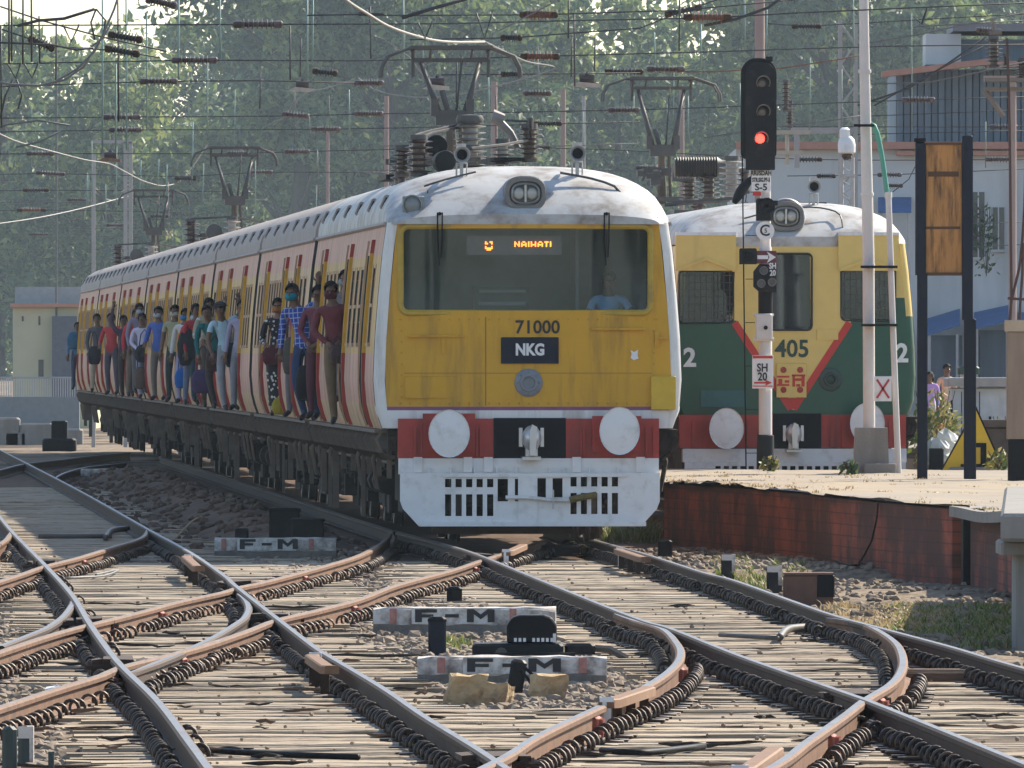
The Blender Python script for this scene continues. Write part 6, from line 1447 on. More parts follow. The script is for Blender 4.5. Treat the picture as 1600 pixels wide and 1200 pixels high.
# bracket with stand-off insulators on the right mast
bk = thing('switch_bracket', at(1560,122,226), 'steel bracket carrying upright insulators at the upper right', 'bracket'); L = local_px(bk,226); q = MB()
q.box(L(1538,0)[0],L(1620,0)[0],-.3,.3,L(0,128)[2],L(0,122)[2]); q.tube([L(1538,140),L(1568,182)], .05,6); q.box(L(1538,0)[0],L(1620,0)[0],-.1,.1,L(0,142)[2],L(0,136)[2]); q.tube([L(1555,55),L(1551,28)], .035,6); q.tube([L(1545,52),L(1565,50)], .05,6); q.build('frame', mat('bracket_brown',(.20,.16,.13),.7), bk)
for px,y0,y1,r_ in ((1553,104,60,.16),(1597,122,94,.14),(1572,104,88,.08)):
    q = MB(); insulator(q, L(px,y0), (y0-y1)*226/F, r_, 7, 0, steel=1); q.build('insulator', [M_insb, M_steel], bk, smooth=40)

# ------------------------------------------------------------------ overhead wires and insulators
WG = 'thin overhead wires across the yard'
def wire(pts, label, r=.010, m=None, grp=WG, step=1.2, name='overhead_wire'):
    P = [at(*p) for p in pts]; q = MB(); sp_ = smooth_path(P, step) if len(P) > 2 else P; q.tube(sp_, r, 5)
    o = q.build(name, m or M_wired, None, smooth='all', fix=False); place_local(o, P[0], 0); return tag(o, label, 'wire', grp)
CS = {38:170, 95:190, 133:205, 183:235, 205:250, 240:280, 271:310, 297:340, 328:385}
for pts, Y, lab in (([(-40,40),(403,38),(700,37),(900,32),(1106,28),(1250,20),(1640,3)],170,'topmost thin span wire crossing the whole sky above the pantographs'),
    ([(-40,101),(304,94),(560,95),(844,88),(1140,80),(1400,72),(1640,69)],190,'second span wire from the top, level with the collector of the front pantograph'),
    ([(-40,137),(248,127),(400,126),(577,130)],205,'span wire at the left passing the first trees'),([(-40,185),(190,183),(462,181),(576,178),(975,172),(1435,156),(1640,150)],235,'span wire behind the knee of the front pantograph'),
    ([(-40,207),(196,203),(509,202),(855,194),(1000,190)],250,'span wire above the middle pantograph'),([(-40,241),(63,240),(371,240),(464,237),(855,231),(1263,249),(1640,249)],280,'span wire level with the roof insulators'),
    ([(-40,273),(79,271),(290,276),(406,269),(620,270)],310,'hazy span wire above the far pantograph'),([(-40,299),(56,297),(400,300)],340,'hazy low span wire at left'),([(-40,330),(49,328),(300,332)],385,'lowest hazy span wire at left'),
    ([(560,24),(842,23),(1065,16),(1300,-6)],178,'span wire carrying the orange insulator in the middle'),([(640,62),(799,59),(1000,44),(1065,18),(1180,-20)],186,'slanting wire rising right of the front pantograph'),([(690,117),(800,116),(1000,114)],205,'short span wire right of the front pantograph'),
    ([(1200,37),(1260,41),(1450,30),(1640,20)],260,'thin span wire at upper right'),([(1230,275),(1390,273),(1640,262)],288,'span wire in front of the pale station wall'),([(1340,182),(1640,170)],290,'thin wire across the slate cladding'),([(1200,198),(1568,198),(1640,195)],285,'thin wire below the slate cladding'),([(1340,210),(1640,203)],270,'faint wire above the salmon ledge'),
    ([(0,10),(65,32),(160,58),(260,80)],150,'slanting wire across the sky at upper left'),([(0,45),(80,72),(190,80),(250,90)],165,'second slanting wire across the sky at upper left'),([(480,24),(600,22),(560,20)],178,'short wire above the left trees')):
    wire([(x,y,Y) for x,y in pts], lab)
# catenary and contact wires running along the tracks
wire([(520,-20,120),(545,3,128),(575,22,134),(605,40,141),(640,53,148),(680,63,153),(720,66,157),(757,65,158)],'bright contact wire swooping down onto the front pantograph',.016,M_wirel)
wire([(757,65,158),(820,95,175),(860,110,190),(700,150,205),(600,145,212),(560,122,216)],'contact wire passing behind the front pantograph',.010,M_wire)
wire([(560,122,216),(520,135,225),(471,150,238),(440,185,250),(410,200,253)],'contact wire sagging from the small section insulator at left',.012,M_wire)
wire([(-10,205,200),(30,222,215),(95,240,230),(135,250,240),(171,256,250),(195,268,270),(225,283,290),(255,290,312),(280,284,318),(300,262,300),(325,225,275)],'bright sagging contact wire looping down over the far pantograph',.012,M_wirel)
wire([(205,292,316),(190,300,318),(182,318,318)],'short pale wire by the far pantograph horn',.015,M_wirel); wire([(-20,352,300),(60,340,310),(130,325,330),(205,305,345)],'pale wire rising from the left towards the far pantograph',.014,M_wirel)
for k, pts in enumerate(([(186,-10),(178,15),(165,45),(148,80),(120,108),(85,128),(60,134),(20,132),(-10,128)],[(152,70),(130,105),(100,125),(70,132)],[(146,75),(120,78),(80,70),(-10,66)],[(175,35),(160,60),(140,75),(118,76)],[(-10,203),(10,195),(60,188),(110,196)],[(25,230),(60,222),(95,205)])):
    wire([(x,y,130+k*6) for x,y in pts], ('big loop of cable hanging at the upper left corner','inner loop of cable hanging at the upper left corner','nearly level cable at the upper left joining the loops','short curved jumper cable on the loops at upper left','grey cable curving in at the left edge','small cable arc at the left below the loops')[k], .012, M_wire if k != 2 else M_wired)
wire([(28,40,140),(60,32,140),(100,29,140),(148,14,140)],'thick dark turnbuckle rod at the upper left',.018,M_wired)
for k,(x0,y0,x1,y1,x2,y2) in enumerate(((12,100,24,122,33,98),(38,100,50,122,60,98),(98,38,111,65,124,38),(150,14,142,35,148,62),(150,14,165,32,160,60),(20,125,8,150,0,185),(26,125,34,150,28,170),(653,35,664,60,676,33),(744,20,757,60,770,18),(1432,30,1440,38,1449,12))):
    wire([(x0,y0,150),(x1,y1,150),(x2,y2,150)], 'small V of dropper wire hanging from an overhead wire', .012, M_wired, 'small V shaped droppers', .2, 'dropper')
for pts,Y,lab,m,r in (([(1040,112),(1120,112),(1225,106),(1316,92),(1345,86)],215,'reddish wire running from the green train pantograph to the lamp pole',M_rustl,.012),([(1100,215),(1215,198),(1300,188),(1345,181)],230,'pale wire climbing towards the lamp pole',M_wire,.012),([(1361,131),(1450,129),(1520,115),(1640,88)],215,'bright sagging wire over the slate cladding',M_wire,.012),
    ([(1340,165),(1420,138),(1480,100),(1541,57)],222,'dark cable climbing to the upright insulator at right',M_wired,.018),([(1366,165),(1410,140),(1460,112),(1541,70)],224,'second dark cable climbing beside the first to the bracket',M_wired,.014),([(1430,42),(1500,38),(1640,30)],215,'wire under the treetops at upper right',M_wire,.012),([(1340,70),(1430,55),(1500,40),(1640,12)],210,'slanting wire passing the lamp pole top',M_wire,.012),([(1395,300),(1420,280),(1440,240)],260,'loose dark wire before the pale wall',M_wired,.010),
    ([(1100,40),(1150,30),(1200,12),(1230,-10)],170,'dark cable slanting up behind the signal head',M_wired,.02),([(540,42),(600,62),(640,90),(690,160)],230,'hazy catenary wire crossing behind the left arm of the pantograph',M_wire,.010),([(628,28),(680,12),(740,-5)],150,'dark rod slanting up above the front pantograph',M_wired,.022),([(780,48),(830,22),(880,-4)],165,'thin wire slanting up right of the pantograph',M_wire,.010)):
    wire([(x,y,Y) for x,y in pts], lab, r, m)
for px, y0, y1, Y, k in ((1,40,200,150,1),(14,-10,100,140,1),(18,-10,96,142,1),(36,-10,100,142,1),(49,-10,97,141,1),(61,25,100,160,1),(88,30,130,200,1),(160,-10,240,190,0),(171,160,175,240,0),(181,100,240,205,0),(184,-10,190,170,1),(197,-10,235,215,0),(229,20,205,225,0),(279,0,125,200,0),(301,190,280,260,0),(324,95,205,230,0),(343,-10,94,170,0),(407,112,170,230,1),(453,40,125,190,1),(470,60,120,205,1),(480,0,128,190,0),(489,-10,100,190,0),(578,10,92,180,1),(630,0,110,190,0),(714,90,160,200,1),(763,120,190,235,0),(775,150,215,240,1),(888,-10,60,170,1),(897,20,135,186,1),(893,60,120,185,1),(930,58,112,200,1),(1022,50,108,215,0),(1062,-10,80,175,1),(1095,38,108,205,0),(990,150,210,240,0),(1075,150,225,250,0),(820,200,240,270,0),(545,140,210,240,0),(220,250,300,320,0),(136,270,330,345,0),(318,255,320,330,0),(1163,-10,78,230,0),(1198,12,85,230,0),(1266,90,205,255,0),(1315,108,205,250,0),(1333,-10,100,240,0),(1424,20,205,260,0),(1156,130,215,255,0),(1540,190,262,280,0)):
    if k == 171: continue
    wire([(px,y0,Y),(px+random.uniform(-1.5,1.5),y1,Y)], 'thin upright dropper rod hanging among the overhead wires', .012 if k else .015, M_wired if k else M_wireg, 'upright droppers under the span wires', 9, 'dropper')
for k,(yy,Y,x0,x1) in enumerate(((312,400,-40,420),(338,420,-40,380),(352,400,60,340),(366,440,-40,300),(384,450,-40,260),(402,455,-40,210),(300,330,1140,1640),(322,345,1420,1640),(345,296,1430,1640),(380,297,1430,1640),(224,262,600,1000),(262,300,900,1180),(262,300,560,640))):
    wire([(x0,yy+4,Y),((x0+x1)/2,yy+random.uniform(4,7),Y),(x1,yy,Y)], 'faint far span wire low over the yard', .010, M_wire, 'faint far span wires')
for k in range(26):
    px = random.uniform(0,560) if k < 16 else random.uniform(560,1180); Y = random.uniform(260,420); y0 = random.uniform(120,300) if k < 16 else random.uniform(60,190)
    wire([(px,y0,Y),(px+random.uniform(-2,2),y0+random.uniform(40,100),Y)], 'hazy far upright dropper rod in the wire tangle', .012, M_wireg if k % 3 else M_wire, 'hazy far droppers', 9, 'dropper')
for k,(px,py,ln,Y,tilt,kind) in enumerate(((120,312,30,400,0,0),(250,338,30,420,0,1),(60,366,30,440,0,0),(180,352,28,400,0,0),(720,224,36,262,0,0),(1010,262,34,300,0,0),(1480,300,36,330,0,0),(1560,322,30,345,0,1),(403,38,78,170,0,0),(304,94,72,190,0,0),(248,127,60,205,0,0),(252,4,50,160,12,0),(196,58,55,160,10,1),(191,80,56,165,10,1),(65,68,44,150,22,1),(190,183,60,235,0,0),(196,203,52,250,0,0),(508,113,40,200,6,1),(462,180,42,235,5,0),(509,202,46,250,0,0),(464,237,40,280,0,0),(371,240,34,280,0,0),(406,269,40,310,0,0),(63,240,44,280,0,0),(79,271,46,310,3,0),(56,297,40,340,0,1),(49,328,46,385,0,2),(290,279,34,310,0,1),
    (842,23,60,178,0,2),(844,88,62,190,0,2),(799,59,34,186,0,1),(800,116,36,205,0,1),(840,146,44,225,0,0),(855,193,46,250,0,1),(840,230,40,280,0,1),(975,172,50,235,0,0),(1106,27,76,170,0,2),(1068,17,60,186,-12,1),(577,130,46,205,0,0),(576,178,46,235,0,0),(1435,156,52,235,0,0),(1263,249,44,280,0,1),(1390,273,38,288,0,0),(1291,275,30,286,0,1),(1564,249,48,280,0,0),(1568,198,44,285,0,0),(1260,41,46,260,0,1),(1396,290,30,290,0,0),(975,112,60,215,0,1),(1040,108,60,214,0,0),(1545,48,40,240,4,0))):
    L_ = ln*Y/F; q = MB(); nn = 7 if ln > 45 else 6; rr = .075+.02*(k in (28,))+.012*(kind == 2)
    q.lathe([(.03,-L_/2),(.05,-L_/2+.02),(.05,-L_*.33),(.03,-L_*.32)], (0,0,0), 'x', 8, 1); q.lathe([(.03,L_*.32),(.05,L_*.33),(.05,L_/2-.02),(.03,L_/2)], (0,0,0), 'x', 8, 1)
    insulator(q, (-L_*.33,0,0), L_*.66, rr, nn, 0, axis='x')
    o = q.build('strain_insulator', [(M_insb, M_wired, M_inso)[kind], M_rust if kind else M_insb], None, smooth=40); o.location = at(px,py,Y); o.rotation_euler = (0,R(tilt),0)
    tag(o, ('brown ribbed strain insulator strung in an overhead wire','dark ribbed strain insulator strung in an overhead wire','orange brown ribbed strain insulator strung in an overhead wire')[kind], 'insulator', ('brown strain insulators','dark strain insulators','orange strain insulators')[kind])
for px,py,Y,w_ in ((681,139,205,42),(915,135,205,46),(471,142,238,40),(171,252,250,36)):
    L_ = w_*Y/F; o = thing('section_insulator', at(px,py,Y), {681:'flat section insulator with small frame behind the front pantograph',915:'flat section insulator hanging right of the front pantograph',471:'flat section insulator with small frame above the middle pantograph',171:'pale orange section insulator on the sagging wire at left'}[px], 'insulator')
    q = MB(); q.prism([(-L_/2,0),(L_/2,-.02),(L_/2,.04),(-L_/2+.12,.07)], -.12,.12); q.build('runner', mat('worn_pale_metal',(.42,.36,.30),.5,var=.3,scale=10) if px != 171 else M_inso, o)
    q = MB(); q.tube([(-.06,0,.05),(.02,0,.22),(.10,0,.05)], .03,5); q.box(-.05,.05,-.05,.05,.05,.16); q.lathe([(.07,-.12),(.07,.12)], (.02,0,.12), 'x', 8); q.build('fitting', M_insb, o)
for px,y0,y1,Y in ((1228,172,128,250),(1234,198,160,252)):
    o = MB(); insulator(o, (0,0,0), (y0-y1)*Y/F, .10, 7, 0, steel=1); o = o.build('post_insulator', [M_insb, M_steel], None, smooth=40); o.location = at(px,y0,Y); tag(o, 'brown upright post insulator right of the signal head, the '+('upper one' if y1 < 150 else 'lower one'), 'insulator')
o = MB(); o.box(-.45,.45,-.1,.1,-.10,-.02); o.box(-.3,.3,-.1,.1,-.5,-.42); o.tube([(0,0,-.02),(0,0,-.7)], .04, 6); o = o.build('insulator_bracket', M_creamst, None); o.location = at(1230,202,252); tag(o, 'rusty bracket with crossbars under the post insulators behind the signal head', 'bracket')

# ------------------------------------------------------------------ trees
def tree_geo(seed, H, Rw, base, nl, lm):
    rs = random.Random(seed); tr = MB(); lf = MB()
    tr.tube([(0,0,-.3),(rs.uniform(-.2,.2),0,H*.22),(rs.uniform(-.4,.4),rs.uniform(-.3,.3),H*.5),(rs.uniform(-.6,.6),0,H*.8)], [H*.026,H*.021,H*.014,.05], 8)
    cl = []
    for k in range(46):
        t = rs.random()**.8; z = base+(H-base)*t; pr = math.sin(math.pi*min(.97,.16+.80*t))**.65
        a = rs.uniform(0,6.283); rr = Rw*pr*math.sqrt(rs.random())*.95
        c = Vector((rr*math.cos(a), rr*math.sin(a), z)); cl.append((c, rs.uniform(.75,1.7)*(Rw/5)**.5, 1 if rs.random() < .42 else 0))
        if k % 3 == 0: tr.tube([(0,0,max(H*.2,z-2.6)), (c.x*.5,c.y*.5,z-1.0), (c.x*.95,c.y*.95,z)], [.12,.07,.02], 5)
    for i in range(nl):
        c, r_, cm = cl[rs.randrange(len(cl))]
        d = Vector((rs.gauss(0,1),rs.gauss(0,1),rs.gauss(0,.8))); d.normalize(); p = c+d*r_*(rs.random()**.45)
        s = rs.uniform(.085,.17); n_ = Vector((rs.gauss(0,1),rs.gauss(0,1),rs.gauss(.3,1))).normalized(); u = n_.orthogonal().normalized(); q_ = n_.cross(u); t_ = rs.uniform(0,6.28); u2_ = u*math.cos(t_)+q_*math.sin(t_); v2_ = n_.cross(u2_)
        o = len(lf.v); lf.v += [tuple(p-u2_*s*1.5), tuple(p-v2_*s*.7+n_*s*.15), tuple(p+u2_*s*1.5), tuple(p+v2_*s*.7+n_*s*.15)]; lf.f.append((o,o+1,o+2,o+3)); lf.m.append(cm)
    return tr, lf
TP = []
for k, (H_, Rw, base, nl, lm) in enumerate(((16,5.4,1.6,17000,M_leafd),(15,5.0,1.0,16000,M_leafl),(17,5.8,2.2,18000,M_leafd),(11,4.4,.8,12000,M_leafl))):
    root = thing('tree', (0,0,0), 'x', 'tree'); a, b = tree_geo(50+k, H_, Rw, base, nl, lm)
    a.build('trunk', M_bark, root, smooth='all'); b.build('crown', [lm, M_leafl if lm == M_leafd else M_leafd], root, fix=False); TP.append(root)
USED = set()
TREES = [(-5,455,3,1.10,'low pale bushy tree at the left edge under the sky gap'),(95,470,3,1.08,'rounded pale tree left of the big dark tree, under the sky gap'),(185,445,3,.98,'small bushy tree at the foot of the big dark tree'),
 (462,440,2,1.0,'big dark tree bordering the sky gap at upper left'),(540,465,0,1.05,'dense dark tree between the sky gap and the front pantograph'),(620,440,0,1.0,'dark green tree directly left of the front pantograph'),(700,470,1,1.1,'light green tree directly behind the front pantograph'),(735,445,1,1.05,'light green tree just right of the pale one behind the front pantograph'),
 (975,455,3,1.18,'shorter tree under the small sky gap in the middle'),(1292,440,2,.98,'dark tree behind the pale lattice mast and lamp pole'),(1255,465,0,1.0,'dark tree behind the signal head'),(1320,440,1,1.0,'light green tree between the lamp pole and the station roof'),(1430,470,1,1.0,'light green tree above the station roof'),(1560,480,2,1.0,'dark tree at the upper right corner behind the roof hut'),
 (250,520,3,1.25,'hazy far tree seen behind the big dark tree'),(440,525,0,.95,'hazy far tree in the gap of the left trees'),(540,530,2,1.0,'hazy far tree between the left and middle trees'),(660,530,1,1.0,'hazy far pale tree behind the pantograph arms'),(705,530,2,1.0,'hazy far tree behind the middle pale trees'),(915,535,3,1.15,'hazy far low tree under the small sky gap'),(1040,530,3,1.2,'hazy far tree right of the small sky gap'),(1275,530,2,1.0,'hazy far tree between the tall round mast and the lattice mast'),(1280,530,0,1.0,'hazy far tree left of the lamp pole'),(1390,530,2,1.0,'hazy far tree right of the lamp pole'),(1500,540,1,1.05,'hazy far pale tree behind the water tank'),(40,540,3,1.0,'hazy far low tree at the left edge'),(130,545,3,1.0,'hazy far low tree behind the gantry'),(1620,530,0,1.0,'hazy far tree at the right edge'),(-260,470,2,1.0,'dark tree just beyond the left edge'),(-520,480,0,1.05,'second dark tree beyond the left edge'),(-800,475,2,1.0,'third dark tree beyond the left edge'),(-1080,485,0,1.0,'outermost dark tree beyond the left edge'),(1850,475,2,1.0,'dark tree just beyond the right edge'),(2120,480,0,1.0,'outermost dark tree beyond the right edge')]
for i,(px,Y,k,s,lab) in enumerate(TREES):
    if k not in USED: o = TP[k]; USED.add(k)
    else: o = copy_tree(TP[k])
    Y *= 2.8; s *= 2.8; o.location = ((px-800)*Y/F, Y, -.3); o.scale = (s,s,s); o.rotation_euler = (0,0,i*1.3); tag(o, lab, 'tree', 'trees beyond the yard')
# trees behind the photographer: the windscreens mirror them
for i,(X_,s_,k,lab) in enumerate(((-34,1.25,0,'dark tree behind the photographer mirrored at the left of the windscreen'),(-17,1.2,2,'second dark tree behind the photographer mirrored in the windscreen'),(66,1.3,0,'dark tree behind the photographer mirrored at the right of the windscreen'),(86,1.3,2,'outermost dark tree behind the photographer mirrored in the windscreen'))):
    o = copy_tree(TP[k]); o.location = (X_,-120,-.3); o.scale = (s_,)*3; o.rotation_euler = (0,0,i*2.1); tag(o, lab, 'tree', 'trees beyond the yard')
# undergrowth that closes the view under the crowns
hb = MB(); rs = random.Random(8)
for i in range(16000):
    x = rs.uniform(-75,75); y = rs.uniform(1350,1385); h = 7.3+2*noise.noise(Vector((x*.18,0,0))); p = Vector((x,y,rs.random()**.8*h*1.3-.3)); s = rs.uniform(.3,.55)
    n_ = Vector((rs.gauss(0,1),rs.gauss(0,1),rs.gauss(.3,1))).normalized(); u = n_.orthogonal().normalized(); v = n_.cross(u)
    o = len(hb.v); hb.v += [tuple(p-u*s), tuple(p-v*s*.6), tuple(p+u*s), tuple(p+v*s*.6)]; hb.f.append((o,o+1,o+2,o+3)); hb.m.append(0)
tag(hb.build('undergrowth', M_leafd, None, fix=False), 'dark mass of undergrowth below the far trees', 'undergrowth', kind='stuff')

# ------------------------------------------------------------------ weeds and grass
def tuft(mb, p, n_, h, spread, rs, w=.012):
    for i in range(n_):
        a = rs.uniform(0,6.28); b0 = p+Vector((math.cos(a),math.sin(a),0))*rs.random()*spread; hh = h*rs.uniform(.5,1.1); d = Vector((rs.gauss(0,.35),rs.gauss(0,.35),1))*hh; side = Vector((math.cos(a+1.5),math.sin(a+1.5),0))*w
        mid = b0+d*.55; tip = b0+d+Vector((d.x,d.y,-.12*hh))*.6; o = len(mb.v); mb.v += [tuple(b0-side),tuple(b0+side),tuple(mid+side*.8),tuple(mid-side*.8),tuple(tip)]; mb.f += [(o,o+1,o+2,o+3),(o+3,o+2,o+4)]; mb.m += [0,0]
gr_ = MB(); rs = random.Random(12)
for i in range(150): tuft(gr_, gp(rs.uniform(935,1025),rs.uniform(828,850),-.24), 9, .28, .12, rs)
for i in range(70): tuft(gr_, gp(rs.uniform(1120,1260),rs.uniform(880,925),-.28), 7, .14, .1, rs)
for i in range(260): tuft(gr_, gp(rs.uniform(1380,1590),rs.uniform(950,1015),-.32), 9, .10, .14, rs)
for i in range(30): tuft(gr_, gp(rs.uniform(690,730),rs.uniform(1005,1020),-.24), 6, .10, .08, rs)
tag(gr_.build('weeds', M_grass, None, fix=False), 'green weeds and grass at the foot of the platform and beside the rails', 'weeds', kind='stuff')
dr_ = MB()
for i in range(330):
    t = rs.random(); p = fr[int(t*(N-1))]; s = rs.random()**1.6*.75; bk = Vector((1.45+t*13,179.3,.60)); q_ = p.lerp(bk,s); q_.z = q_.z-.01
    if noise.noise(q_*.55) > -.05: tuft(dr_, q_, 7, .045, .16, rs, .01)
for i in range(160): tuft(dr_, gp(rs.uniform(1290,1480),rs.uniform(945,985),-.30), 8, .07, .15, rs, .01)
tag(dr_.build('dry_grass', M_dry, None, fix=False), 'dry straw coloured grass on the platform top and verge', 'grass', kind='stuff')
def bush(px, py, Y, w_, h_, n_, label, m, z=None):
    p = at(px,py,Y); z = p.z if z is None else z; t = thing('weed_plant', (p.x,Y,z), label, 'plant'); q = MB(); rs = random.Random(px)
    for i in range(n_):
        a = rs.uniform(0,6.28); r_ = math.sqrt(rs.random()); c = Vector((r_*w_*math.cos(a), r_*w_*math.sin(a)*.7, rs.random()**.8*h_*(1.1-.5*r_))); s = rs.uniform(.03,.06)
        nn = Vector((rs.gauss(0,1),rs.gauss(0,1),rs.gauss(.4,1))).normalized(); u = nn.orthogonal().normalized(); v = nn.cross(u); o = len(q.v); q.v += [tuple(c-u*s*1.4),tuple(c-v*s*.6),tuple(c+u*s*1.4),tuple(c+v*s*.6)]; q.f.append((o,o+1,o+2,o+3)); q.m.append(0)
    q.build('leaves', m, t, fix=False); q = MB()
    for i in range(7): a = rs.uniform(0,6.28); q.tube([(0,0,0),(w_*.4*math.cos(a),w_*.3*math.sin(a),h_*.5),(w_*.7*math.cos(a),w_*.5*math.sin(a),h_*.95)], .008, 4)
    q.build('stem', M_bark, t)
bush(1462,690,188,.42,1.15,500,'green bush growing behind the left black post of the sign board',M_grass,.58)
bush(1203,738,176,.13,.22,60,'small weed sprouting at the foot of the signal post',M_grass,.6)
bush(1327,742,172,.12,.18,60,'small dark weed at the left of the lamp pole base',M_leafd,.6)
bush(1560,735,178,.2,.28,80,'pale flowering weed right of the yellow triangle',M_grass,.6)
bush(1565,668,195,.25,.7,120,'straggly yellow green plant beside the tan post',M_grass,.6)
for k,(px,py,h_) in enumerate(((1541,432,1.7),(1530,392,1.2))):
    bush(px,py,299.0,.32,h_,110,('dark creeper growing on the pale wall below the tall window','small creeper growing under the tall window of the pale wall')[k],M_leafd)
# ------------------------------------------------------------------ haze
hz = MB(); hz.box(-905,905,-305,1705,-2.2,56)
mh = bpy.data.materials.new('haze'); mh.use_nodes = True; n = mh.node_tree.nodes; n.remove(n['Principled BSDF'])
pv = n.new('ShaderNodeVolumePrincipled'); pv.inputs['Color'].default_value = (.72,.88,1.0,1); pv.inputs['Density'].default_value = .0001; pv.inputs['Anisotropy'].default_value = .1
mh.node_tree.links.new(pv.outputs[0], n['Material Output'].inputs['Volume'])
tag(hz.build('haze', mh, None), 'pale morning haze over the whole yard', 'haze', kind='stuff')
# ------------------------------------------------------------------ people
def bones(pose):
    """joints (x right, y back, z up; facing -y) for a 1.72 m figure"""
    J = dict(pel=(0,0,.95), spi=(0,.0,1.12), che=(0,.0,1.30), nek=(0,.0,1.465), hd0=(0,-.012,1.53), hd1=(0,-.025,1.60), hd2=(0,-.015,1.70),
        ls=(-.175,0,1.41), rs=(.175,0,1.41), le=(-.235,.02,1.13), re=(.235,.02,1.13), lw=(-.23,-.08,.89), rw=(.23,-.08,.89),
        lh=(-.09,0,.90), rh=(.09,0,.90), lk=(-.10,-.03,.50), rk=(.10,-.01,.50), la=(-.10,.02,.09), ra=(.10,.03,.09), lt=(-.11,-.13,.035), rt=(.12,-.12,.035))
    J.update(pose); return {k: Vector(v) for k, v in J.items()}
RAD = dict(pel=(.150,.11), spi=(.135,.10), che=(.155,.11), nek=(.06,.06), hd0=(.056,.06), hd1=(.078,.095), hd2=(.060,.072), ls=(.062,.06), rs=(.062,.06), le=(.046,.046), re=(.046,.046), lw=(.031,.034), rw=(.031,.034),
    lh=(.095,.095), rh=(.095,.095), lk=(.062,.065), rk=(.062,.065), la=(.042,.046), ra=(.042,.046), lt=(.040,.028), rt=(.040,.028))
BONE = [('pel','spi'),('spi','che'),('che','nek'),('nek','hd0'),('hd0','hd1'),('hd1','hd2'),('che','ls'),('ls','le'),('le','lw'),('che','rs'),('rs','re'),('re','rw'),('pel','lh'),('lh','lk'),('lk','la'),('la','lt'),('pel','rh'),('rh','rk'),('rk','ra'),('ra','rt')]
PZ = dict(
 hang=dict(rs=(.175,0,1.41), re=(.30,.05,1.52), rw=(.24,.0,1.72)),
 down=dict(),
 clasp=dict(le=(-.25,-.02,1.14), lw=(-.06,-.20,.98), re=(.25,-.02,1.14), rw=(.06,-.21,.97)),
 hold=dict(le=(-.25,-.03,1.12), lw=(-.17,-.24,1.06), re=(.30,.03,1.48), rw=(.26,.0,1.68)),
 reach=dict(le=(-.26,.0,1.62), lw=(-.20,-.03,1.90), re=(.25,0,1.14), rw=(.20,-.12,.93)),
 lean=dict(che=(-.05,-.03,1.29), nek=(-.08,-.05,1.45), hd0=(-.09,-.065,1.51), hd1=(-.10,-.085,1.585), hd2=(-.10,-.08,1.685), ls=(-.23,-.02,1.40), rs=(.12,.0,1.42), le=(-.30,.0,1.12), lw=(-.28,-.12,.90), re=(.26,.03,1.50), rw=(.24,.0,1.70), lk=(-.13,-.05,.50), la=(-.06,.03,.09), lt=(-.07,-.12,.035)),
 stride=dict(lk=(-.16,-.10,.52), la=(-.20,-.04,.12), lt=(-.22,-.18,.04), le=(-.25,-.02,1.13), lw=(-.22,-.16,.93), re=(.30,.05,1.50), rw=(.25,0,1.70)),
 sit=dict(lh=(-.10,-.02,.90), rh=(.10,-.02,.90), lk=(-.13,-.42,.88), rk=(.13,-.42,.88), la=(-.13,-.42,.46), ra=(.13,-.42,.46), lt=(-.13,-.56,.42), rt=(.13,-.56,.42), le=(-.26,-.10,1.15), re=(.30,-.10,1.17), lw=(-.16,-.34,1.08), rw=(.30,-.36,1.16)))
BODY = {}
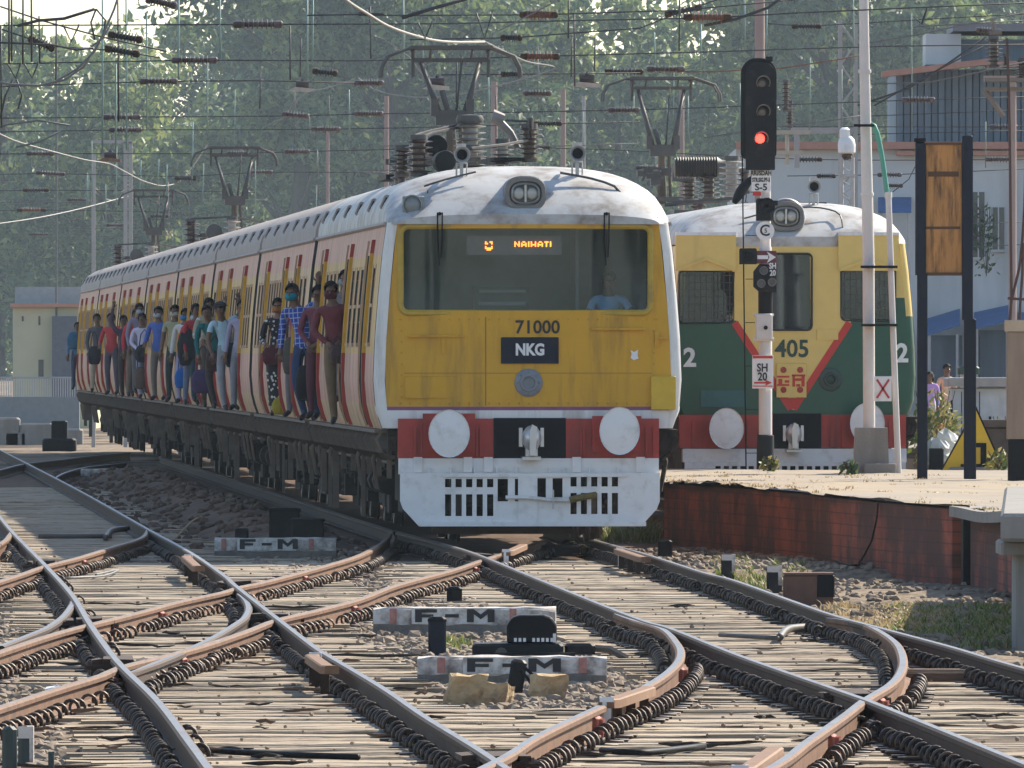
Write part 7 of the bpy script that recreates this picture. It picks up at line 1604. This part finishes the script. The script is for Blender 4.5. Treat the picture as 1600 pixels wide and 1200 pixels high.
def body_mesh(pose, sleeves, skirt):
    key = (pose, sleeves, skirt)
    if key in BODY: return BODY[key]
    J = bones(PZ[pose]); names = list(J); idx = {k: i for i, k in enumerate(names)}
    me = bpy.data.meshes.new('skel'); me.from_pydata([J[k] for k in names], [(idx[a], idx[b]) for a, b in BONE], [])
    o = bpy.data.objects.new('skel', me); COL.objects.link(o); sk = o.modifiers.new('skin','SKIN'); sk.use_smooth_shade = True; sk.branch_smoothing = .5
    for k in names:
        v = me.skin_vertices[0].data[idx[k]]; v.radius = RAD[k]; v.use_root = (k == 'pel')
    ss = o.modifiers.new('sub','SUBSURF'); ss.levels = 1; ss.render_levels = 1
    bpy.context.view_layer.update()
    m2_ = bpy.data.meshes.new_from_object(o.evaluated_get(bpy.context.evaluated_depsgraph_get())); bpy.data.objects.remove(o)
    mb = MB(); mb.v = [tuple(v.co) for v in m2_.vertices]; mb.f = [tuple(p.vertices) for p in m2_.polygons]
    def seg(p, a, b):
        d = b-a; t = max(0, min(1, (p-a).dot(d)/d.length_squared)); return (p-a-d*t).length, t
    for p in m2_.polygons:
        c = p.center; best = min(((seg(c, J[a], J[b])[0]-.5*(RAD[a][0]+RAD[b][0])*.8, a, b, seg(c, J[a], J[b])[1]) for a, b in BONE), key=lambda q: q[0]); a, b, t = best[1:]
        if b in ('lt','rt') or (b in ('la','ra') and c.z < J[b].z+.0): k = 3
        elif b in ('lk','rk','la','ra','lh','rh'): k = 2
        elif b in ('hd0','hd1','hd2'): k = 0
        elif b == 'nek': k = 1 if t < .75 else 0
        elif b in ('le','re'): k = 1 if (sleeves or t < .6) else 0
        elif b in ('lw','rw'): k = 1 if (sleeves and t < .92) else 0
        else: k = 1 if c.z > .93 else 2
        if b == 'spi' and c.z < 1.0: k = 1
        mb.m.append(k)
    # hands: palm and five separate fingers rooted in the wrist
    for w_, e_ in (('lw','le'),('rw','re')):
        W_ = J[w_]; d = (J[w_]-J[e_]).normalized(); s = -1 if w_ == 'lw' else 1
        up = Vector((0,-1,0)); sd = d.cross(up); sd = sd.normalized() if sd.length > .1 else Vector((1,0,0)); fl = sd.cross(d)
        mb.tube([W_-d*.02, W_+d*.03, W_+d*.085], [.028,.036,.034], 8, 0)
        for k, (off, ln) in enumerate(((-.027,.060),(-.009,.075),(.009,.080),(.027,.068))):
            a = W_+d*.075+sd*off; mb.tube([a, a+d*ln*.5-fl*.010, a+d*ln*.8-fl*.035, a+d*ln*.85-fl*.055], [.0105,.0095,.0085,.007], 6, 0)
        a = W_+d*.03+sd*(-.030*s); mb.tube([a, a+d*.03+sd*(-.028*s), a+d*.062+sd*(-.034*s)-fl*.012], [.012,.0105,.008], 6, 0)
    # face: nose, brow, ears
    H = J['hd1']; mb.prism([(H.y-.088,H.z+.025),(H.y-.115,H.z-.018),(H.y-.085,H.z-.026)], H.x-.012, H.x+.012, 'x', 0)
    for s in (-1,1):
        mb.sphere(H+Vector((s*.080,.012,.0)), (.012,.022,.032), 6, 5, 0)
        mb.sphere(H+Vector((s*.030,-.085,.020)), (.014,.008,.008), 6, 4, 4)
    mb.prism([(H.x-.024,H.z-.050),(H.x+.024,H.z-.050),(H.x+.015,H.z-.060),(H.x-.015,H.z-.060)], H.y-.092, H.y-.07, 'y', 5)
    if skirt:
        vs = []; n_ = 14
        for z, r_ in ((1.0,.16),(.80,.20),(.55,.19),(.30,.17),(.16,.17)):
            for j in range(n_): t = 2*math.pi*j/n_; vs.append((r_*math.cos(t)*(1+.06*math.sin(5*t)), r_*.75*math.sin(t), z))
        mb.add(vs, [(i*n_+j,i*n_+(j+1)%n_,(i+1)*n_+(j+1)%n_,(i+1)*n_+j) for i in range(4) for j in range(n_)], 2)
    me = bpy.data.meshes.new('person_body'); me.from_pydata(mb.v, [], mb.f)
    for _ in range(6): me.materials.append(None)
    me.polygons.foreach_set('material_index', mb.m); me.polygons.foreach_set('use_smooth', [True]*len(me.polygons))
    bm = bmesh.new(); bm.from_mesh(me); bmesh.ops.recalc_face_normals(bm, faces=bm.faces); bm.to_mesh(me); bm.free()
    BODY[key] = (me, J); return BODY[key]
SKIN = [mat('skin_brown',(.27,.145,.09),.55,var=.1), mat('skin_dark_brown',(.19,.10,.062),.55,var=.1), mat('skin_tan',(.27,.15,.095),.55,var=.1)]
M_hair = mat('black_hair',(.012,.010,.010),.7,spec=.12); M_eye = mat('dark_eye',(.01,.008,.008),.3); M_lip = mat('lips',(.16,.06,.05),.5); M_shoe = mat('worn_shoes',(.04,.03,.025),.6)
def cloth(col, name=None, pattern=None):
    nm = 'cloth_%02x%02x%02x' % tuple(int(c*255) for c in col)+(pattern or '')
    if nm in MATS: return MATS[nm]
    m = mat(nm, col, .85, var=.2, scale=9, bump=.3, bump_scale=14)
    m.name = 'fabric'
    if pattern:
        n = m.node_tree.nodes; l = m.node_tree.links; b = n['Principled BSDF']; src = b.inputs['Base Color'].links[0].from_socket; tc = n.new('ShaderNodeTexCoord')
        if pattern == 'plaid':
            o = None
            for ax in ('X','Z'):
                w = n.new('ShaderNodeTexWave'); w.bands_direction = ax; w.inputs['Scale'].default_value = 5; w.inputs['Distortion'].default_value = .3; l.new(tc.outputs['Object'], w.inputs[0]); r_ = n.new('ShaderNodeMapRange'); r_.inputs[1].default_value = .9; r_.inputs[2].default_value = .97; l.new(w.outputs[1], r_.inputs[0])
                if o is None: o = r_.outputs[0]
                else: q = n.new('ShaderNodeMath'); q.operation = 'MAXIMUM'; l.new(o, q.inputs[0]); l.new(r_.outputs[0], q.inputs[1]); o = q.outputs[0]
            hi = (.45,.5,.6,1)
        else:
            v = n.new('ShaderNodeTexVoronoi'); v.inputs['Scale'].default_value = 16; l.new(tc.outputs['Object'], v.inputs[0]); r_ = n.new('ShaderNodeMapRange'); r_.inputs[1].default_value = .35; r_.inputs[2].default_value = .28; l.new(v.outputs[0], r_.inputs[0]); o = r_.outputs[0]; hi = (.65,.62,.58,1)
        mx = n.new('ShaderNodeMix'); mx.data_type = 'RGBA'; mx.inputs[7].default_value = hi; l.new(o, mx.inputs[0]); l.new(src, mx.inputs[6]); l.new(mx.outputs[2], b.inputs['Base Color'])
    return m
def person(loc, label, pose='down', shirt=(.3,.3,.3), pants=(.1,.1,.12), skin=0, sleeves=True, mask=None, hair='short', scale=1.0, rz=0, tilt=0, pat=None, ppat=None, skirt=False, shoes=None, cap=None):
    me, J = body_mesh(pose, sleeves, skirt)
    r = thing('person', loc, label, 'person', None, rz); r.rotation_euler = (0, tilt, rz); r.scale = (scale,)*3
    b = bpy.data.objects.new('body', me.copy()); COL.objects.link(b); b.parent = r
    for i, m in enumerate((SKIN[skin], cloth(tuple(min(.8,c*1.5) for c in shirt), None, pat), cloth(tuple(c*1.25 for c in pants), None, ppat), cloth(shoes) if shoes else M_shoe, M_eye, M_lip)): b.data.materials[i] = m
    H = J['hd1']+Vector((0,.0,.0)); T = J['hd2']
    q = MB(); n_ = 14; vs = []
    for i in range(7):
        a = math.pi*.5*i/6*1.12
        for j in range(n_):
            t = 2*math.pi*j/n_; fr_ = max(0,-math.sin(t)); x = .088*math.sin(a)*math.cos(t); y = .104*math.sin(a)*math.sin(t); z = .095*math.cos(a)
            if z < .035: z = z+(.045-z)*fr_*1.0 if fr_ > .3 else z-.03
            vs.append(T+Vector((x, y+.006, z-.052)))
    q.add(vs, [(i*n_+j,i*n_+(j+1)%n_,(i+1)*n_+(j+1)%n_,(i+1)*n_+j) for i in range(6) for j in range(n_)])
    if hair == 'bun': q.sphere(H+Vector((0,.12,.03)), (.06,.05,.06), 9, 6)
    if hair == 'long': q.tube([H+Vector((0,.06,.05)), H+Vector((0,.10,-.05)), H+Vector((0,.10,-.22))], [.085,.085,.05], 9)
    q.build('hair', M_hair, r, smooth='all')
    if cap:
        q = MB(); q.sphere(T+Vector((0,.0,-.02)), (.098,.112,.06), 12, 7); q.box(T.x-.06,T.x+.06,T.y-.19,T.y-.06,T.z-.035,T.z-.02); q.build('cap', cloth(cap), r, smooth=40)
    if mask:
        q = MB(); vs = []; n_ = 9
        for i, (z, k) in enumerate(((.012,.86),(-.012,1.03),(-.048,1.03),(-.082,.74))):
            for j in range(n_):
                t = R(-155+130*j/(n_-1)); vs.append(H+Vector((.086*k*math.cos(t), .100*k*math.sin(t)-.004, z)))
        q.add(vs, [(i*n_+j,i*n_+j+1,(i+1)*n_+j+1,(i+1)*n_+j) for i in range(3) for j in range(n_-1)]); o = q.build('face_mask', cloth(mask), r, smooth='all'); so_ = o.modifiers.new('t','SOLIDIFY'); so_.thickness = .006
    return r, J
def bag(loc, w, h, d, col, label, strap=.35, sag=.15, rz=0, tilt=0, kind='bag'):
    t = thing('bag' if kind != 'backpack' else 'backpack', loc, label, kind, None, rz); q = MB(); vs = []; n_ = 12
    for z, k in ((-h,.55),(-h*.97,.86),(-h*.75,1+sag*.6),(-h*.4,1+sag),(-h*.12,.86),(0,.55),(.01,.2)):
        for j in range(n_): a = 2*math.pi*j/n_; vs.append((w/2*k*math.copysign(abs(math.cos(a))**.6,math.cos(a)), d/2*k*math.copysign(abs(math.sin(a))**.6,math.sin(a)), z))
    q.add(vs, [(i*n_+j,i*n_+(j+1)%n_,(i+1)*n_+(j+1)%n_,(i+1)*n_+j) for i in range(6) for j in range(n_)]+[tuple(range(n_-1,-1,-1)),tuple(range(6*n_,7*n_))]); q.build('sack', cloth(col), t, smooth=50)
    if strap: q = MB(); q.tube(smooth_path([(-w*.3,0,-.02),(-w*.2,0,strap*.7),(0,0,strap),(w*.2,0,strap*.7),(w*.3,0,-.02)],.06), .011, 5); q.build('strap', cloth(tuple(c*.7 for c in col)), t)
    return t
# where a photo column meets the left side of the train (off = how far the figure leans out)
def side_y(px, off):
    A = -(wz(1.4)+off); best = None            # solve (TW(A,y).x)*F/TW.y = px-800
    lo, hi = 0.2, 172.0
    f = lambda y: TW(A,y).x*F/TW(A,y).y-(px-800)
    for _ in range(50):
        m_ = (lo+hi)/2
        if f(m_) > 0: lo = m_
        else: hi = m_
    return lo
RP_ = random.Random(31)
def pax(px, label, off=.10, **kw):
    y = side_y(px, off); dy = kw.pop('dy', 0); ci_ = int(y//PITCH)
    dc = min((PITCH*k+d for k in (ci_-1, ci_, ci_+1) for d in DOORSETS.get(k, DOORS)), key=lambda d: abs(d-y))
    y = dc+max(-.42, min(.42, y-dc))+dy                     # every figure stands in a doorway
    lo, hi = -2.3, -1.2
    for _ in range(40):
        m_ = (lo+hi)/2; w_ = TW(m_, y)
        if w_.x*F/w_.y > px-800: hi = m_
        else: lo = m_
    x = lo; p = TW(x, y, 1.33+kw.pop('up',0))
    kw.setdefault('tilt', RP_.uniform(-.09,.04)); kw.setdefault('scale', RP_.uniform(.95,1.04)); r, J = person(p, label, rz=TH+kw.pop('turn',RP_.uniform(-.55,.35)), **kw); return r, J, p
def hang(p, dx, z, w, h, col, label, strap=.4, dy=-.22): return bag((p.x+dx, p.y+dy, p.z+z), w, h, .16, col, label, strap)
MAR = (.12,.025,.03)
r,J,p = pax(536,'man in maroon shirt and maroon mask, hands clasped at the foremost door',.05,pose='clasp',shirt=MAR,pants=(.17,.11,.06),mask=(.10,.015,.02),skin=1,scale=1.03); hang(p,-.06,.98,.18,.22,(.07,.04,.035),'small brown pouch held by the man in the maroon shirt',.12,-.30)
pax(541,'man looking over the shoulder of the maroon-shirted man at the foremost door',.0,dy=.8,pose='down',shirt=(.12,.12,.13),pants=(.10,.09,.08),up=.26,mask=(.3,.33,.36))
r,J,p = pax(483,'man in blue checked shirt and teal mask leaning out, black bag in hand',.16,pose='lean',shirt=(.02,.055,.28),pants=(.025,.05,.12),mask=(.0,.26,.32),pat='plaid',skin=1,scale=1.05); hang(p,-.06,.72,.20,.45,(.012,.012,.015),'long black bag hanging from the blue-checked man',.25)
pax(497,'man in plum shirt squeezed behind the blue-checked man',.06,pose='clasp',shirt=(.13,.03,.045),pants=(.10,.03,.04),skin=1,up=.02)
r,J,p = pax(438,'woman in black and white dress with an ochre mask in the second coach door',.06,pose='hold',shirt=(.015,.015,.02),pants=(.02,.02,.02),pat='spot',ppat='spot',mask=(.42,.16,.05),hair='bun',scale=.96,skin=2,skirt=True); hang(p,-.08,1.00,.30,.28,(.09,.015,.02),'round maroon handbag of the woman in the patterned dress',.3,-.26)
b_ = bag((p.x+.02,p.y-.2,1.60),.24,.24,.2,(.38,.28,.02),'crumpled yellow cloth bundle at the feet of the patterned-dress woman',0)
r,J,p = pax(461,'woman with glasses half hidden behind the patterned-dress woman',-.0,pose='hold',shirt=(.28,.07,.09),pants=(.15,.14,.14),hair='long',scale=.97,skin=0); hang(p,-.05,1.10,.22,.5,(.11,.095,.08),'grey brown shoulder bag of the half-hidden woman',.3,-.24)
r,J,p = pax(374,'person in grey sleeves with a pink band nearest the second coach end',.06,pose='down',shirt=(.28,.25,.33),pants=(.22,.22,.24),up=.0)
r,J,p = pax(358,'man in cap and pale blue shirt with yellow sleeve leaning out',.14,pose='lean',shirt=(.34,.48,.62),pants=(.28,.29,.32),cap=(.03,.03,.035),skin=1,sleeves=False); hang(p,.10,1.05,.30,.38,(.012,.013,.02),'wide black bag in front of the capped man',.3)
r,J,p = pax(342,'man in dark teal shirt leaning out beside the capped man',.12,pose='lean',shirt=(.0,.095,.095),pants=(.05,.045,.04),skin=1); hang(p,-.06,.92,.26,.32,(.055,.022,.018),'brown leather bag held by the man in teal',.25)
r,J,p = pax(329,'man in printed olive shirt at the crowded door, purple bag below',.12,pose='hold',shirt=(.25,.24,.16),pants=(.10,.07,.05),pat='spot',skin=1); hang(p,-.12,.62,.34,.38,(.07,.04,.11),'big purple and yellow holdall hanging at the crowded door',.4)
pax(312,'man in crimson shirt behind the others at the third coach door',.02,pose='down',shirt=(.30,.025,.035),pants=(.03,.06,.07),skin=1,up=.06)
r,J,p = pax(298,'man with pale mask and red shirt holding a dark coat',.10,pose='clasp',shirt=(.36,.025,.03),pants=(.14,.16,.22),mask=(.5,.55,.62),skin=1); hang(p,-.02,1.30,.36,.62,(.015,.018,.025),'dark coat held over the arm of the red-shirted man',0)
r,J,p = pax(287,'person in white and yellow top with a bright blue mask',.10,pose='down',shirt=(.45,.43,.40),pants=(.34,.30,.40),mask=(.02,.22,.50),skin=1,scale=.97); hang(p,-.02,.62,.24,.34,(.01,.13,.42),'small bright blue carrier bag at the crowded door',.3)
pax(272,'man in olive shirt and white mask standing on the step',.12,pose='down',shirt=(.26,.25,.15),pants=(.025,.04,.035),mask=(.5,.48,.42),skin=1,sleeves=False)
pax(249,'man in royal blue shirt and white mask alone in his doorway',.06,pose='hold',shirt=(.05,.10,.32),pants=(.16,.13,.10),mask=(.5,.52,.54),skin=1,scale=1.02)
r,J,p = pax(228,'person in lavender white top holding a black pouch',.12,pose='clasp',shirt=(.42,.40,.50),pants=(.26,.27,.34),skin=1,scale=.97); hang(p,-.02,1.06,.34,.34,(.015,.015,.02),'black shoulder pouch of the lavender-topped person',.3); hang(p,-.10,.62,.22,.42,(.13,.085,.065),'brown sack dangling from the hand of the lavender-topped person',.35)
pax(218,'man in grey purple shirt behind the lavender-topped person',.08,pose='down',shirt=(.20,.17,.22),pants=(.13,.12,.12),mask=(.45,.46,.5),skin=1,up=.10)
pax(208,'man in bright red shirt in the middle of the far crowd',.10,pose='down',shirt=(.38,.03,.04),pants=(.18,.14,.10),skin=1)
pax(199,'man in dark shirt with one arm raised to the roof gutter',.16,pose='reach',shirt=(.05,.03,.05),pants=(.05,.035,.03),skin=1)
pax(176,'man in red shirt and pale trousers on the far step',.12,pose='hold',shirt=(.38,.035,.04),pants=(.08,.07,.09),skin=1)
r,J,p = pax(159,'man in dark grey shirt and cream trousers striding on the far step',.16,pose='stride',shirt=(.06,.065,.08),pants=(.38,.32,.24),skin=1); hang(p,-.16,1.05,.26,.40,(.02,.02,.03),'dark bag slung by the man in cream trousers',.35)
r,J,p = pax(121,'man in blue shirt at the last door of the train',.12,pose='down',shirt=(.05,.15,.26),pants=(.04,.055,.09),skin=1); bag((p.x-.06,p.y-.2,p.z+1.42),.34,.42,.18,(.03,.12,.22),'blue backpack worn on the chest of the man at the last door',0,kind='backpack')
# driver behind the windscreen
d0 = TW(fx(958), .80, 1.45); person(d0,'driver in light blue uniform shirt seated behind the windscreen','sit',(.22,.36,.62),(.05,.06,.10),1,False,rz=TH,scale=1.0)
q = MB(); q.bbox(-.25,.25,.05,.15,.55,1.25,.03); q.bbox(-.25,.25,-.35,.1,.68,.8,.03); q.box(-.05,.05,-.1,.0,-.42,.7); o = q.build('driver_seat', M_black, None); o.location = TW(fx(958), 1.0, 1.45); o.rotation_euler = (0,0,TH); tag(o, 'black driver seat inside the yellow cab', 'seat')
# people on the platform far back
person((at(1479,0,236).x,236,.575),'person in peach clothes standing behind the green bush','down',(.52,.30,.20),(.45,.28,.2),1,True,scale=.84,rz=.5)
person((at(1453,0,234).x,234,.575),'person in lilac and white clothes beside the left black post','down',(.35,.22,.45),(.5,.5,.52),1,True,scale=.76,rz=-.4,hair='long')
